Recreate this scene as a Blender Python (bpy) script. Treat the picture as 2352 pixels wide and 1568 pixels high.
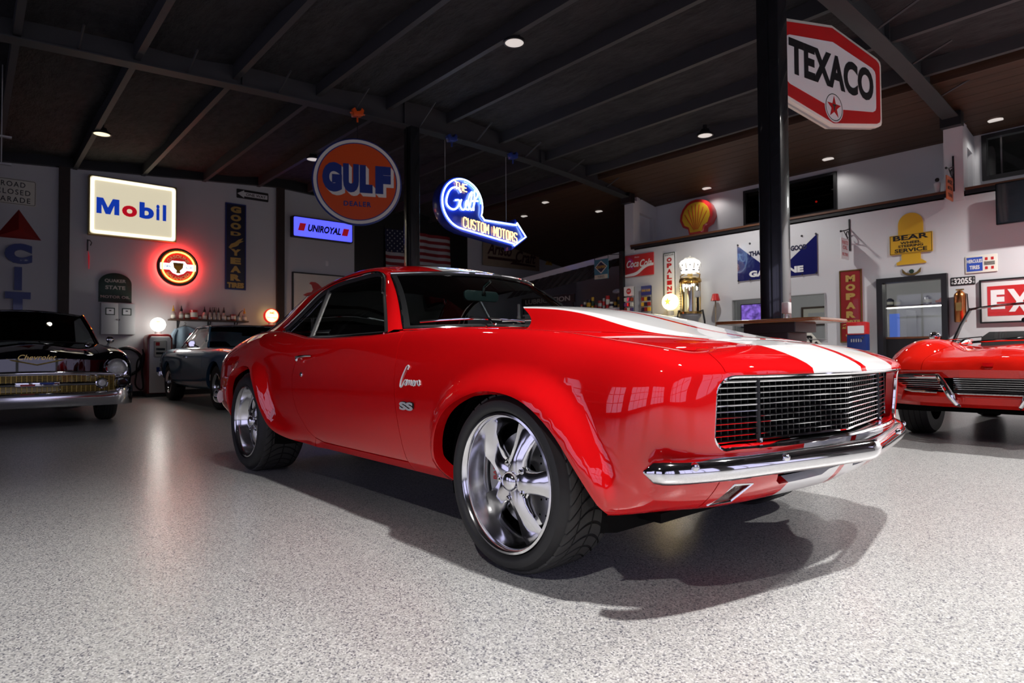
import bpy, bmesh, math, random
import numpy as np
from mathutils import Vector, Matrix
from mathutils.geometry import delaunay_2d_cdt, tessellate_polygon
for _o in list(bpy.data.objects): bpy.data.objects.remove(_o)
SC = bpy.context.scene
COL = SC.collection
PI = math.pi
random.seed(7)
# ------------------------------------------------------------------ camera
CAM_TH, CAM_PITCH, CAM_ROLL = .71203, .023087, -.0059305
cam_d = bpy.data.cameras.new('camera'); cam = bpy.data.objects.new('camera', cam_d); COL.objects.link(cam)
cam_d.sensor_width = 36.0; cam_d.lens = 36.0*1450/2352
_c, _s = math.cos(CAM_TH), math.sin(CAM_TH)
_rt = Vector((_s, _c, 0)); _f0 = Vector((-_c, _s, 0)); _u0 = Vector((0, 0, 1))
_F = _f0*math.cos(CAM_PITCH)+_u0*math.sin(CAM_PITCH); _U = -_f0*math.sin(CAM_PITCH)+_u0*math.cos(CAM_PITCH)
_cr, _sr = math.cos(CAM_ROLL), math.sin(CAM_ROLL)
_R = _rt*_cr+_U*_sr; _UU = -_rt*_sr+_U*_cr
_m = Matrix((( _R.x, _UU.x, -_F.x), (_R.y, _UU.y, -_F.y), (_R.z, _UU.z, -_F.z)))
cam.matrix_world = Matrix.Translation((1.72519, -2.35191, .76738)) @ _m.to_4x4()
cam_d.clip_start = .05; cam_d.clip_end = 200
cam_d.dof.use_dof = True; cam_d.dof.focus_distance = 3.0; cam_d.dof.aperture_fstop = 4.5
SC.camera = cam
# ------------------------------------------------------------------ world: dusk sky seen only through the door glass behind the camera
W = bpy.data.worlds.new('dusk_sky'); SC.world = W; W.use_nodes = True
W.node_tree.nodes['Background'].inputs[0].default_value = (.58, .54, .82, 1)
W.node_tree.nodes['Background'].inputs[1].default_value = 2.0
SC.view_settings.view_transform = 'Standard'; SC.view_settings.look = 'None'
SC.view_settings.exposure = 0.0; SC.view_settings.gamma = 1.0; SC.view_settings.use_curve_mapping = False
SC.cycles.max_bounces = 7; SC.cycles.diffuse_bounces = 3; SC.cycles.glossy_bounces = 4; SC.cycles.transparent_max_bounces = 12
SC.cycles.sample_clamp_indirect = 6.0
SC.cycles.caustics_reflective = False; SC.cycles.caustics_refractive = False
def lamp(name, typ, loc, power, color=(1, 1, 1), size=.1, target=None, angle=None, blend=.5):
    d = bpy.data.lights.new(name, typ); d.energy = power; d.color = color
    if typ == 'AREA':
        d.shape = 'DISK'; d.size = size
    else: d.shadow_soft_size = size
    if typ == 'SPOT': d.spot_size = angle; d.spot_blend = blend
    o = bpy.data.objects.new(name, d); COL.objects.link(o); o.location = loc
    if target is not None:
        o.rotation_euler = (Vector(target)-Vector(loc)).to_track_quat('-Z', 'Y').to_euler()
    return o
# ceiling can lights: (x, y, z, watts)
CANS = [(2.0, -.8, 4.42, 225), (2.0, 2.7, 4.62, 70), (2.0, 6.6, 4.45, 330), (2.0, -4.3, 4.2, 215),
        (-4.05, 2.7, 4.62, 6), (-4.05, 6.9, 4.42, 50), (-4.05, -.8, 4.42, 6), (-10.2, -.75, 4.38, 3), (-9.9, 2.65, 4.58, 2),
        (-10.0, 6.7, 4.42, 1)]
CANS_WOOD = [(-3.0, 9.15, 4.22, 4.9), (-5.45, 9.2, 4.22, 4.9), (-.6, 9.15, 4.22, 6), (-8.3, 9.1, 4.22, 2), (-10.2, 8.4, 4.32, 2), (-9.0, 8.0, 4.38, 2)]
# ------------------------------------------------------------------ materials
def new_mat(name):
    m = bpy.data.materials.new(name); m.use_nodes = True
    return m, m.node_tree.nodes, m.node_tree.links, m.node_tree.nodes['Principled BSDF']
def mat(name, col, rough=.5, metal=0., coat=0., emit=None, es=0., spec=.5, noise=0., nscale=20., bump=0., coat_rough=.03, rvar=0.):
    m, N, L, b = new_mat(name)
    b.inputs['Base Color'].default_value = (*col, 1); b.inputs['Roughness'].default_value = rough
    b.inputs['Metallic'].default_value = metal; b.inputs['Coat Weight'].default_value = coat
    b.inputs['Coat Roughness'].default_value = coat_rough; b.inputs['Specular IOR Level'].default_value = spec
    if emit is not None:
        b.inputs['Emission Color'].default_value = (*emit, 1); b.inputs['Emission Strength'].default_value = es
    if noise or bump or rvar:
        tc = N.new('ShaderNodeTexCoord'); nz = N.new('ShaderNodeTexNoise'); nz.inputs['Scale'].default_value = nscale
        nz.inputs['Detail'].default_value = 5
        L.new(tc.outputs['Object'], nz.inputs['Vector'])
        if noise:
            mx = N.new('ShaderNodeMix'); mx.data_type = 'RGBA'
            mx.inputs[6].default_value = (*[c*(1-noise) for c in col], 1); mx.inputs[7].default_value = (*[min(1, c*(1+noise)) for c in col], 1)
            L.new(nz.outputs['Fac'], mx.inputs[0]); L.new(mx.outputs[2], b.inputs['Base Color'])
        if bump:
            bp = N.new('ShaderNodeBump'); bp.inputs['Strength'].default_value = bump; bp.inputs['Distance'].default_value = .02
            L.new(nz.outputs['Fac'], bp.inputs['Height']); L.new(bp.outputs[0], b.inputs['Normal'])
        if rvar:
            mr = N.new('ShaderNodeMapRange'); mr.inputs[3].default_value = max(0, rough-rvar); mr.inputs[4].default_value = rough+rvar
            L.new(nz.outputs['Fac'], mr.inputs[0]); L.new(mr.outputs[0], b.inputs['Roughness'])
    return m
def paint(name, col, stripes=None, coat=1., rough=.45, metal=0., base_spec=0.):
    """car paint under clear lacquer; optional pair of lengthwise stripes painted on at lo<|y|<hi of the car"""
    m, N, L, b = new_mat(name)
    b.inputs['Base Color'].default_value = (*col, 1); b.inputs['Roughness'].default_value = rough; b.inputs['Metallic'].default_value = metal
    b.inputs['Specular IOR Level'].default_value = base_spec
    b.inputs['Coat Weight'].default_value = coat; b.inputs['Coat Roughness'].default_value = .015; b.inputs['Coat IOR'].default_value = 1.72
    if stripes:
        lo, hi, c2 = stripes
        tc = N.new('ShaderNodeTexCoord'); sx = N.new('ShaderNodeSeparateXYZ'); L.new(tc.outputs['Object'], sx.inputs[0])
        ab = N.new('ShaderNodeMath'); ab.operation = 'ABSOLUTE'; L.new(sx.outputs['Y'], ab.inputs[0])
        cp = N.new('ShaderNodeMath'); cp.operation = 'COMPARE'; cp.inputs[1].default_value = (lo+hi)/2; cp.inputs[2].default_value = (hi-lo)/2
        L.new(ab.outputs[0], cp.inputs[0])
        mx = N.new('ShaderNodeMix'); mx.data_type = 'RGBA'; mx.inputs[6].default_value = (*col, 1); mx.inputs[7].default_value = (*c2, 1)
        L.new(cp.outputs[0], mx.inputs[0]); L.new(mx.outputs[2], b.inputs['Base Color'])
    return m
def thin_glass(name, tint=(.8, .85, .83), refl=1.45, boost=0.0):
    m, N, L, b = new_mat(name); N.remove(b)
    t = N.new('ShaderNodeBsdfTransparent'); t.inputs[0].default_value = (*tint, 1)
    g = N.new('ShaderNodeBsdfGlossy'); g.inputs['Roughness'].default_value = .01
    fr = N.new('ShaderNodeFresnel'); fr.inputs[0].default_value = refl
    ms = N.new('ShaderNodeMixShader'); L.new(fr.outputs[0], ms.inputs[0]); L.new(t.outputs[0], ms.inputs[1]); L.new(g.outputs[0], ms.inputs[2])
    L.new(ms.outputs[0], N['Material Output'].inputs[0])
    return m
M = {}
M['red'] = paint('red_lacquer', (.66, .004, .006))
M['redstripe'] = paint('red_lacquer_with_white_stripes', (.66, .004, .006), (.022, .288, (.86, .86, .86)))
M['redstripe2'] = paint('red_lacquer_with_wide_white_stripes', (.66, .004, .006), (.022, .335, (.86, .86, .86)))
M['vette'] = paint('orange_red_lacquer', (.70, .012, .006))
M['blackpaint'] = paint('black_lacquer', (.003, .003, .004))
M['bluepaint'] = paint('blue_metallic_lacquer', (.06, .16, .28), metal=.35, rough=.35)
M['bluedark'] = paint('dark_teal_stripe', (.01, .05, .06))
M['chrome'] = mat('chrome', (.80, .80, .82), .05, 1.)
M['chromeworn'] = mat('soft_chrome', (.70, .70, .72), .12, 1.)
M['polish'] = mat('polished_aluminium', (.88, .88, .90), .13, 1., rvar=.03, nscale=30)
M['brushed'] = mat('cast_aluminium', (.50, .50, .50), .38, 1., noise=.1, nscale=60)
M['darkmetal'] = mat('dark_metal', (.03, .03, .032), .45, .6)
M['black'] = mat('satin_black', (.006, .006, .007), .45)
M['blackgloss'] = mat('gloss_black', (.005, .005, .006), .12, coat=.6)
M['blacktrim'] = mat('black_rubber_trim', (.010, .011, .012), .42)
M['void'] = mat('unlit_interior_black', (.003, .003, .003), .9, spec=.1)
M['tyre'] = mat('tyre_rubber', (.018, .018, .019), .55, noise=.2, nscale=40, bump=.03)
M['tyretread'] = mat('tyre_tread', (.042, .041, .039), .7, noise=.35, nscale=25)
M['groove'] = mat('tread_groove', (.006, .006, .006), .9)
M['glass'] = thin_glass('car_glass', (.74, .80, .78))
M['clearglass'] = thin_glass('clear_glass', (.93, .95, .94))
M['smoke'] = thin_glass('dark_window_glass', (.18, .19, .2))
M['foglens'] = thin_glass('lamp_lens_glass', (.8, .8, .78), 1.5)
M['fogglass0'] = mat('bulb_glass', (.6, .6, .55), .2)
M['mirrorcase'] = mat('dark_teal_mirror_case', (.020, .040, .042), .35)
M['bright'] = mat('bright_emblem_metal', (.70, .70, .71), .3, .35)
M['brightblue'] = mat('bright_blue', (.03, .08, .42), .4)
M['vinyl'] = mat('black_vinyl', (.012, .012, .013), .5, bump=.05, nscale=200)
M['white'] = mat('white_enamel', (.78, .78, .78), .3, coat=.4)
M['offwhite'] = mat('aged_white_enamel', (.70, .68, .60), .4, noise=.06, nscale=6)
M['wallrear'] = mat('grey_wall_paint', (.09, .09, .10), .7)
M['crownlit'] = mat('lit_crown_glass', (.9, .9, .9), .3, emit=(1, .98, .93), es=.9)
M['wall'] = mat('white_wall_paint', (.58, .58, .60), .6, noise=.02, nscale=3, bump=.04)
M['steel'] = mat('black_painted_steel', (.012, .012, .014), .4, noise=.2, nscale=8)
M['beam'] = mat('charcoal_painted_steel', (.030, .031, .034), .6, noise=.2, nscale=4)
M['purlin'] = mat('dark_painted_purlin', (.040, .039, .042), .6, noise=.15, nscale=5)
M['post'] = mat('dark_brown_post', (.022, .012, .008), .6, noise=.5, nscale=9)
M['colpaint'] = mat('glossy_black_column_paint', (.008, .009, .011), .22, coat=.5, bump=.06, nscale=5)
M['ledge'] = mat('stained_wood_ledge', (.10, .035, .012), .45, noise=.5, nscale=18)
M['redsign'] = mat('red_enamel', (.50, .012, .014), .3, coat=.4)
M['darkred'] = mat('dark_red_enamel', (.24, .012, .012), .4, coat=.3)
M['bluesign'] = mat('blue_enamel', (.015, .035, .20), .35, coat=.3)
M['navy'] = mat('navy_enamel', (.006, .008, .035), .4, coat=.3)
M['orange'] = mat('orange_enamel', (.62, .075, .008), .35, coat=.3)
M['yellow'] = mat('yellow_enamel', (.62, .36, .02), .4, coat=.2)
M['gold'] = mat('gold_lettering', (.50, .33, .09), .45, .3)
M['goldtrim'] = mat('gold_anodised', (.60, .44, .14), .3, 1.)
M['green'] = mat('dark_green_enamel', (.012, .035, .022), .5, noise=.35, nscale=10)
M['rust'] = mat('rust_patch', (.14, .06, .03), .8, noise=.5, nscale=30)
M['copper'] = mat('copper', (.55, .20, .07), .25, 1., noise=.3, nscale=8)
M['brass'] = mat('brass', (.52, .34, .10), .28, 1., noise=.2, nscale=12)
M['grey'] = mat('grey_painted_metal', (.36, .36, .36), .4, .1)
M['lightgrey'] = mat('light_grey_painted_metal', (.52, .53, .55), .5)
M['teal'] = mat('teal_blue_enamel', (.03, .17, .24), .4)
M['wood'] = mat('dark_wood', (.05, .022, .010), .5, noise=.5, nscale=12)
M['lamp_white'] = mat('lit_lamp_lens', (.9, .9, .9), .4, emit=(1, .97, .92), es=6)
M['lamp_dim'] = mat('dim_lamp_lens', (.8, .78, .76), .4, emit=(1, .92, .85), es=.5)
M['lamp_warm'] = mat('warm_lamp_lens', (.8, .75, .6), .4, emit=(1, .85, .55), es=1.4)
M['globe_white'] = mat('lit_white_globe', (.9, .9, .9), .3, emit=(1, .98, .88), es=5)
M['globe_warm'] = mat('lit_warm_globe', (.9, .8, .6), .3, emit=(1, .66, .25), es=2.2)
M['globe_yellow'] = mat('lit_yellow_globe', (.9, .8, .5), .3, emit=(1, .80, .38), es=5)
M['neon_white'] = mat('neon_white', (.9, .9, .9), .3, emit=(.45, .72, 1), es=7)
M['neon_blue'] = mat('neon_blue', (.5, .7, .9), .3, emit=(.10, .42, 1), es=9)
M['wall_glow_red'] = mat('wall_glow_red', (.9, .4, .3), .3, emit=(1, .04, .03), es=80)
M['neon_yellow'] = mat('neon_yellow', (.9, .7, .3), .3, emit=(1, .50, .08), es=9)
M['neon_orange'] = mat('neon_orange', (.9, .6, .3), .3, emit=(1, .36, .04), es=9)
M['cloth_blue'] = mat('blue_cloth', (.22, .30, .38), .8)
def floor_mat():
    m, N, L, b = new_mat('epoxy_flake_floor')
    tc = N.new('ShaderNodeTexCoord')
    vo = N.new('ShaderNodeTexVoronoi'); vo.inputs['Scale'].default_value = 235; L.new(tc.outputs['Object'], vo.inputs['Vector'])
    sx = N.new('ShaderNodeSeparateColor'); L.new(vo.outputs['Color'], sx.inputs[0])
    rp = N.new('ShaderNodeValToRGB'); L.new(sx.outputs[0], rp.inputs[0]); e = rp.color_ramp; e.interpolation = 'CONSTANT'
    e.elements[0].position = 0; e.elements[0].color = (.13, .135, .165, 1)
    for p, c in ((.09, (.30, .30, .32)), (.22, (.55, .555, .545)), (.50, (.46, .46, .45)), (.72, (.66, .665, .65)), (.90, (.80, .80, .79))):
        k = e.elements.new(p); k.color = (*c, 1)
    e.elements[-1].color = (.80, .80, .80, 1)
    nz = N.new('ShaderNodeTexNoise'); nz.inputs['Scale'].default_value = .9; L.new(tc.outputs['Object'], nz.inputs['Vector'])
    mx = N.new('ShaderNodeMix'); mx.data_type = 'RGBA'; mx.blend_type = 'MULTIPLY'; mx.inputs[0].default_value = .18
    L.new(rp.outputs[0], mx.inputs[6]); L.new(nz.outputs['Fac'], mx.inputs[7]); L.new(mx.outputs[2], b.inputs['Base Color'])
    b.inputs['Roughness'].default_value = .42; b.inputs['Coat Weight'].default_value = .55; b.inputs['Coat Roughness'].default_value = .16
    n2 = N.new('ShaderNodeTexNoise'); n2.inputs['Scale'].default_value = 90; L.new(tc.outputs['Object'], n2.inputs['Vector'])
    bp = N.new('ShaderNodeBump'); bp.inputs['Strength'].default_value = .25; bp.inputs['Distance'].default_value = .004
    L.new(n2.outputs['Fac'], bp.inputs['Height']); L.new(bp.outputs[0], b.inputs['Coat Normal'])
    return m
M['floor'] = floor_mat()
def foam_mat():
    m, N, L, b = new_mat('sprayed_foam_ceiling')
    tc = N.new('ShaderNodeTexCoord'); mp = N.new('ShaderNodeMapping'); mp.inputs['Scale'].default_value = (1.2, 3, 1)
    L.new(tc.outputs['Object'], mp.inputs[0])
    nz = N.new('ShaderNodeTexNoise'); nz.inputs['Scale'].default_value = 2.6; nz.inputs['Detail'].default_value = 8; nz.inputs['Roughness'].default_value = .65
    L.new(mp.outputs[0], nz.inputs['Vector'])
    rp = N.new('ShaderNodeValToRGB'); rp.color_ramp.elements[0].color = (.010, .010, .012, 1); rp.color_ramp.elements[1].color = (.042, .040, .044, 1)
    rp.color_ramp.elements[0].position = .3; rp.color_ramp.elements[1].position = .75
    L.new(nz.outputs['Fac'], rp.inputs[0]); L.new(rp.outputs[0], b.inputs['Base Color'])
    b.inputs['Roughness'].default_value = .85
    bp = N.new('ShaderNodeBump'); bp.inputs['Strength'].default_value = .9; bp.inputs['Distance'].default_value = .12
    L.new(nz.outputs['Fac'], bp.inputs['Height']); L.new(bp.outputs[0], b.inputs['Normal'])
    return m
M['foam'] = foam_mat()
def plank_mat():
    m, N, L, b = new_mat('brown_stained_plank')
    tc = N.new('ShaderNodeTexCoord'); mp = N.new('ShaderNodeMapping'); mp.inputs['Scale'].default_value = (.8, 14, 14)
    L.new(tc.outputs['Object'], mp.inputs[0])
    nz = N.new('ShaderNodeTexNoise'); nz.inputs['Scale'].default_value = 2; nz.inputs['Detail'].default_value = 6; L.new(mp.outputs[0], nz.inputs['Vector'])
    rp = N.new('ShaderNodeValToRGB'); rp.color_ramp.elements[0].color = (.020, .009, .005, 1); rp.color_ramp.elements[1].color = (.085, .040, .020, 1)
    L.new(nz.outputs['Fac'], rp.inputs[0]); L.new(rp.outputs[0], b.inputs['Base Color']); b.inputs['Roughness'].default_value = .55
    return m
M['plank'] = plank_mat()
# ------------------------------------------------------------------ helpers
FRAMES = {'W': Matrix.Identity(3), 'L': Matrix(((0, 0, 1), (1, 0, 0), (0, 1, 0))), 'R': Matrix(((1, 0, 0), (0, 0, -1), (0, 1, 0)))}
def place(o, loc, frame='W', rz=0., extra=None):
    m = FRAMES[frame].to_4x4()
    if extra is not None: m = m @ extra
    o.matrix_world = Matrix.Translation(loc) @ Matrix.Rotation(rz, 4, 'Z') @ m
def tag(o, label, cat=None, group=None, kind=None):
    o['label'] = label
    if cat: o['category'] = cat
    if group: o['group'] = group
    if kind: o['kind'] = kind
    return o
def thing(name, label, cat, loc=(0, 0, 0), frame='W', rz=0., group=None, extra=None):
    o = bpy.data.objects.new(name, None); COL.objects.link(o); o.empty_display_size = .1
    place(o, loc, frame, rz, extra)
    return tag(o, label, cat, group)
def link_mesh(name, me, parent=None, label=None):
    o = bpy.data.objects.new(name, me); COL.objects.link(o)
    if parent is not None: o.parent = parent
    if label: o['label'] = label
    return o
def part_empty(name, parent, loc=(0, 0, 0)):
    o = bpy.data.objects.new(name, None); COL.objects.link(o); o.parent = parent; o.location = loc; o.empty_display_size = .05
    return o
def copy_tree(o, parent=None):
    c = o.copy(); COL.objects.link(c); c.parent = parent
    if parent is not None: c.matrix_parent_inverse = Matrix.Identity(4)
    for ch in [x for x in o.children]: copy_tree(ch, c)
    return c
class MB:
    def __init__(s): s.v = []; s.f = []; s.mi = []; s.cur = 0
    def add(s, vs, fs):
        b = len(s.v); s.v += [tuple(p) for p in vs]; s.f += [tuple(i+b for i in q) for q in fs]; s.mi += [s.cur]*len(fs); return s
    def box(s, x0, x1, y0, y1, z0, z1):
        return s.add([(x0, y0, z0), (x1, y0, z0), (x1, y1, z0), (x0, y1, z0), (x0, y0, z1), (x1, y0, z1), (x1, y1, z1), (x0, y1, z1)],
              [(0, 3, 2, 1), (4, 5, 6, 7), (0, 1, 5, 4), (1, 2, 6, 5), (2, 3, 7, 6), (3, 0, 4, 7)])
    def cbox(s, c, d): return s.box(c[0]-d[0]/2, c[0]+d[0]/2, c[1]-d[1]/2, c[1]+d[1]/2, c[2]-d[2]/2, c[2]+d[2]/2)
    def rings(s, rs, close=True, cap0=True, cap1=True):
        n = len(rs[0]); b = []
        for r in rs: b.append(len(s.v)); s.v += [tuple(p) for p in r]
        for i in range(len(rs)-1):
            for j in range(n if close else n-1):
                k = (j+1) % n
                s.f.append((b[i]+j, b[i]+k, b[i+1]+k, b[i+1]+j)); s.mi.append(s.cur)
        if close and cap0: s.f.append(tuple(b[0]+j for j in range(n))[::-1]); s.mi.append(s.cur)
        if close and cap1: s.f.append(tuple(b[-1]+j for j in range(n))); s.mi.append(s.cur)
        return s
    def tube(s, path, r, n=8, caps=True, closed=False, flat=None):
        P = [Vector(p) for p in path]; m = len(P); rs = []
        R = r if isinstance(r, (list, tuple)) else [r]*m
        up = None
        for i in range(m):
            if closed: t = P[(i+1) % m]-P[i-1]
            else: t = P[min(i+1, m-1)]-P[max(i-1, 0)]
            t.normalize()
            if up is None:
                up = Vector((0, 0, 1)) if abs(t.z) < .9 else Vector((1, 0, 0))
            sd = t.cross(up)
            if sd.length < 1e-6: sd = t.orthogonal()
            sd.normalize(); up = sd.cross(t).normalized()
            a, b = (1, 1) if flat is None else flat
            rs.append([P[i]+sd*(R[i]*a*math.cos(2*PI*k/n))+up*(R[i]*b*math.sin(2*PI*k/n)) for k in range(n)])
        if closed: rs.append(rs[0]); return s.rings(rs, True, False, False)
        return s.rings(rs, True, caps, caps)
    def lathe(s, prof, axis='Z', n=32, c=(0, 0, 0), arc=None):
        rs = []
        for k in range(n+1 if arc else n):
            a = (arc[0]+(arc[1]-arc[0])*k/n) if arc else 2*PI*k/n
            ca, sa = math.cos(a), math.sin(a); r = []
            for (rad, h) in prof:
                if axis == 'Z': p = (rad*ca, rad*sa, h)
                elif axis == 'Y': p = (rad*ca, h, rad*sa)
                else: p = (h, rad*ca, rad*sa)
                r.append((p[0]+c[0], p[1]+c[1], p[2]+c[2]))
            rs.append(r)
        if not arc: rs.append(rs[0])
        return s.rings(rs, False)
    def prism(s, poly, z0, z1, holes=()):
        """polygon in local x,y extruded z0..z1 (holes optional)"""
        loops = [list(poly)]+[list(h) for h in holes]
        pts = [p for l in loops for p in l]
        tris = tessellate_polygon([[Vector((p[0], p[1], 0)) for p in l] for l in loops])
        n = len(pts); vs = [(p[0], p[1], z1) for p in pts]+[(p[0], p[1], z0) for p in pts]; fs = []
        for t in tris:
            a, b, c = [Vector(pts[i]) for i in t]
            cr = (b.x-a.x)*(c.y-a.y)-(b.y-a.y)*(c.x-a.x)
            if abs(cr) < 1e-12: continue
            q = tuple(t) if cr > 0 else tuple(t)[::-1]
            fs.append(q); fs.append(tuple(i+n for i in q[::-1]))
        o = 0
        for l in loops:
            m = len(l); area = sum(l[i][0]*l[(i+1) % m][1]-l[(i+1) % m][0]*l[i][1] for i in range(m))
            ccw = area > 0; outer = o == 0
            for i in range(m):
                j = (i+1) % m; q = (o+i, o+i+n, o+j+n, o+j)
                fs.append(q if (ccw == outer) else q[::-1])
            o += m
        return s.add(vs, fs)
    def sphere(s, c, r, n=16, m=10, sc=(1, 1, 1)):
        prof = [(r*math.sin(PI*i/m), -r*math.cos(PI*i/m)) for i in range(m+1)]
        rs = []
        for k in range(n+1):
            a = 2*PI*k/n
            rs.append([(c[0]+p[0]*math.cos(a)*sc[0], c[1]+p[0]*math.sin(a)*sc[1], c[2]+p[1]*sc[2]) for p in prof])
        return s.rings(rs, False)
    def xf(s, mtx, start=0):
        for i in range(start, len(s.v)): s.v[i] = tuple(mtx @ Vector(s.v[i]))
        return s
    def mesh(s, name, mats, smooth=35., bevel=0.):
        me = bpy.data.meshes.new(name); me.from_pydata(s.v, [], s.f); me.validate(); 
        for m in (mats if isinstance(mats, (list, tuple)) else [mats]): me.materials.append(M[m] if isinstance(m, str) else m)
        if len(s.mi) == len(me.polygons): me.polygons.foreach_set('material_index', s.mi)
        bm = bmesh.new(); bm.from_mesh(me); bmesh.ops.remove_doubles(bm, verts=bm.verts, dist=1e-5)
        bmesh.ops.recalc_face_normals(bm, faces=bm.faces)
        if bevel:
            es = [e for e in bm.edges if len(e.link_faces) == 2 and e.calc_face_angle(0) > .6]
            bmesh.ops.bevel(bm, geom=es, offset=bevel, segments=2, affect='EDGES', profile=.5)
        if smooth is not None:
            for f in bm.faces: f.smooth = True
            for e in bm.edges:
                if len(e.link_faces) == 2 and e.calc_face_angle(0) > math.radians(smooth): e.smooth = False
        bm.to_mesh(me); bm.free(); return me
    def build(s, name, mats, parent=None, smooth=35., bevel=0., label=None):
        return link_mesh(name, s.mesh(name, mats, smooth, bevel), parent, label)
def rrect(w, h, r, n=5, cx=0., cy=0.):
    p = []
    for (sx, sy, a0) in ((1, 1, 0), (-1, 1, 90), (-1, -1, 180), (1, -1, 270)):
        for k in range(n+1):
            a = math.radians(a0+90*k/n); p.append((cx+sx*(w/2-r)+r*math.cos(a), cy+sy*(h/2-r)+r*math.sin(a)))
    return p
def circle(r, n=32, cx=0., cy=0., ry=None):
    ry = r if ry is None else ry
    return [(cx+r*math.cos(2*PI*k/n), cy+ry*math.sin(2*PI*k/n)) for k in range(n)]
def star(R, r, n=5, cx=0., cy=0.):
    return [(cx+(R if k % 2 == 0 else r)*math.sin(PI*k/n), cy+(R if k % 2 == 0 else r)*math.cos(PI*k/n)) for k in range(2*n)]
_tc = {}
def text_geo(s, bold=0., shear=0., spacing=1., align='CENTER'):
    key = (s, bold, shear, spacing, align)
    if key in _tc: return _tc[key]
    cu = bpy.data.curves.new('t', 'FONT'); cu.body = s; cu.offset = bold; cu.shear = shear; cu.space_character = spacing; cu.align_x = align
    cu.resolution_u = 4; cu.size = 1; cu.space_line = .95
    o = bpy.data.objects.new('t', cu); COL.objects.link(o); bpy.context.view_layer.update()
    dg = bpy.context.evaluated_depsgraph_get(); me = o.evaluated_get(dg).to_mesh()
    v = np.array([tuple(x.co) for x in me.vertices]); f = [tuple(p.vertices) for p in me.polygons]
    o.evaluated_get(dg).to_mesh_clear(); bpy.data.objects.remove(o); bpy.data.curves.remove(cu)
    _tc[key] = (v, f); return v, f
def text_mb(mb, s, cx, cy, w, h, z=.004, bold=.0, shear=0., spacing=1., align='CENTER', warp=None):
    """lettering fitted into a w x h box centred at cx,cy of the local x,y plane, standing z proud"""
    v, f = text_geo(s, bold, shear, spacing, align)
    lo = v.min(0); hi = v.max(0); d = np.maximum(hi-lo, 1e-6)
    q = (v-lo)/d-.5
    out = []
    for p in q:
        x, y = cx+p[0]*w, cy+p[1]*h
        if warp: x, y = warp(x, y)
        out.append((x, y, z))
    fs = []
    for t in f:
        a, b, c = out[t[0]], out[t[1]], out[t[2]]
        cr = (b[0]-a[0])*(c[1]-a[1])-(b[1]-a[1])*(c[0]-a[0]); fs.append(t if cr >= 0 else t[::-1])
    return mb.add(out, fs)
def lettering(parent, s, cx, cy, w, h, m, z=.004, name='lettering', **k):
    mb = MB(); text_mb(mb, s, cx, cy, w, h, z, **k); return flat_build(mb, name, m, parent)
def flat_build(mb, name, m, parent):
    me = bpy.data.meshes.new(name); me.from_pydata(mb.v, [], mb.f)
    me.materials.append(M[m] if isinstance(m, str) else m); return link_mesh(name, me, parent)
def slab(parent, name, poly, z0, z1, m, holes=(), bevel=0., label=None):
    return MB().prism(poly, z0, z1, holes).build(name, m, parent, bevel=bevel, label=label)
def nspline(t, y):
    """natural cubic spline second derivatives; y may be (n,k)"""
    t = np.asarray(t, float); y = np.asarray(y, float); n = len(t); h = np.diff(t)
    A = np.zeros((n, n)); r = np.zeros_like(y); A[0, 0] = A[-1, -1] = 1
    for i in range(1, n-1):
        A[i, i-1] = h[i-1]; A[i, i] = 2*(h[i-1]+h[i]); A[i, i+1] = h[i]
        r[i] = 6*((y[i+1]-y[i])/h[i]-(y[i]-y[i-1])/h[i-1])
    return np.linalg.solve(A, r)
def seval(t, y, m, q):
    t = np.asarray(t); q = np.asarray(q, float); i = np.clip(np.searchsorted(t, q)-1, 0, len(t)-2)
    h = t[i+1]-t[i]; a = (t[i+1]-q)/h; b = (q-t[i])/h
    if np.ndim(y) > 1: a = a[..., None]; b = b[..., None]; h = h[..., None]
    return a*y[i]+b*y[i+1]+((a**3-a)*m[i]+(b**3-b)*m[i+1])*h*h/6
class Spl:
    def __init__(s, pts):
        pts = sorted(pts); s.t = np.array([p[0] for p in pts]); s.y = np.array([p[1] for p in pts]); s.m = nspline(s.t, s.y)
    def __call__(s, q): return seval(s.t, s.y, s.m, np.clip(q, s.t[0], s.t[-1]))
def curve_pts(pts, n=10, closed=False):
    """dense natural spline through 2D/3D points"""
    P = np.array(pts+[pts[0]] if closed else pts, float)
    d = np.concatenate([[0], np.cumsum(np.maximum(np.linalg.norm(np.diff(P, axis=0), axis=1), 1e-6))])
    m = nspline(d, P); q = np.linspace(0, d[-1], n*(len(P)-1)+1)
    r = seval(d, P, m, q)
    return r[:-1] if closed else r
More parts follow.
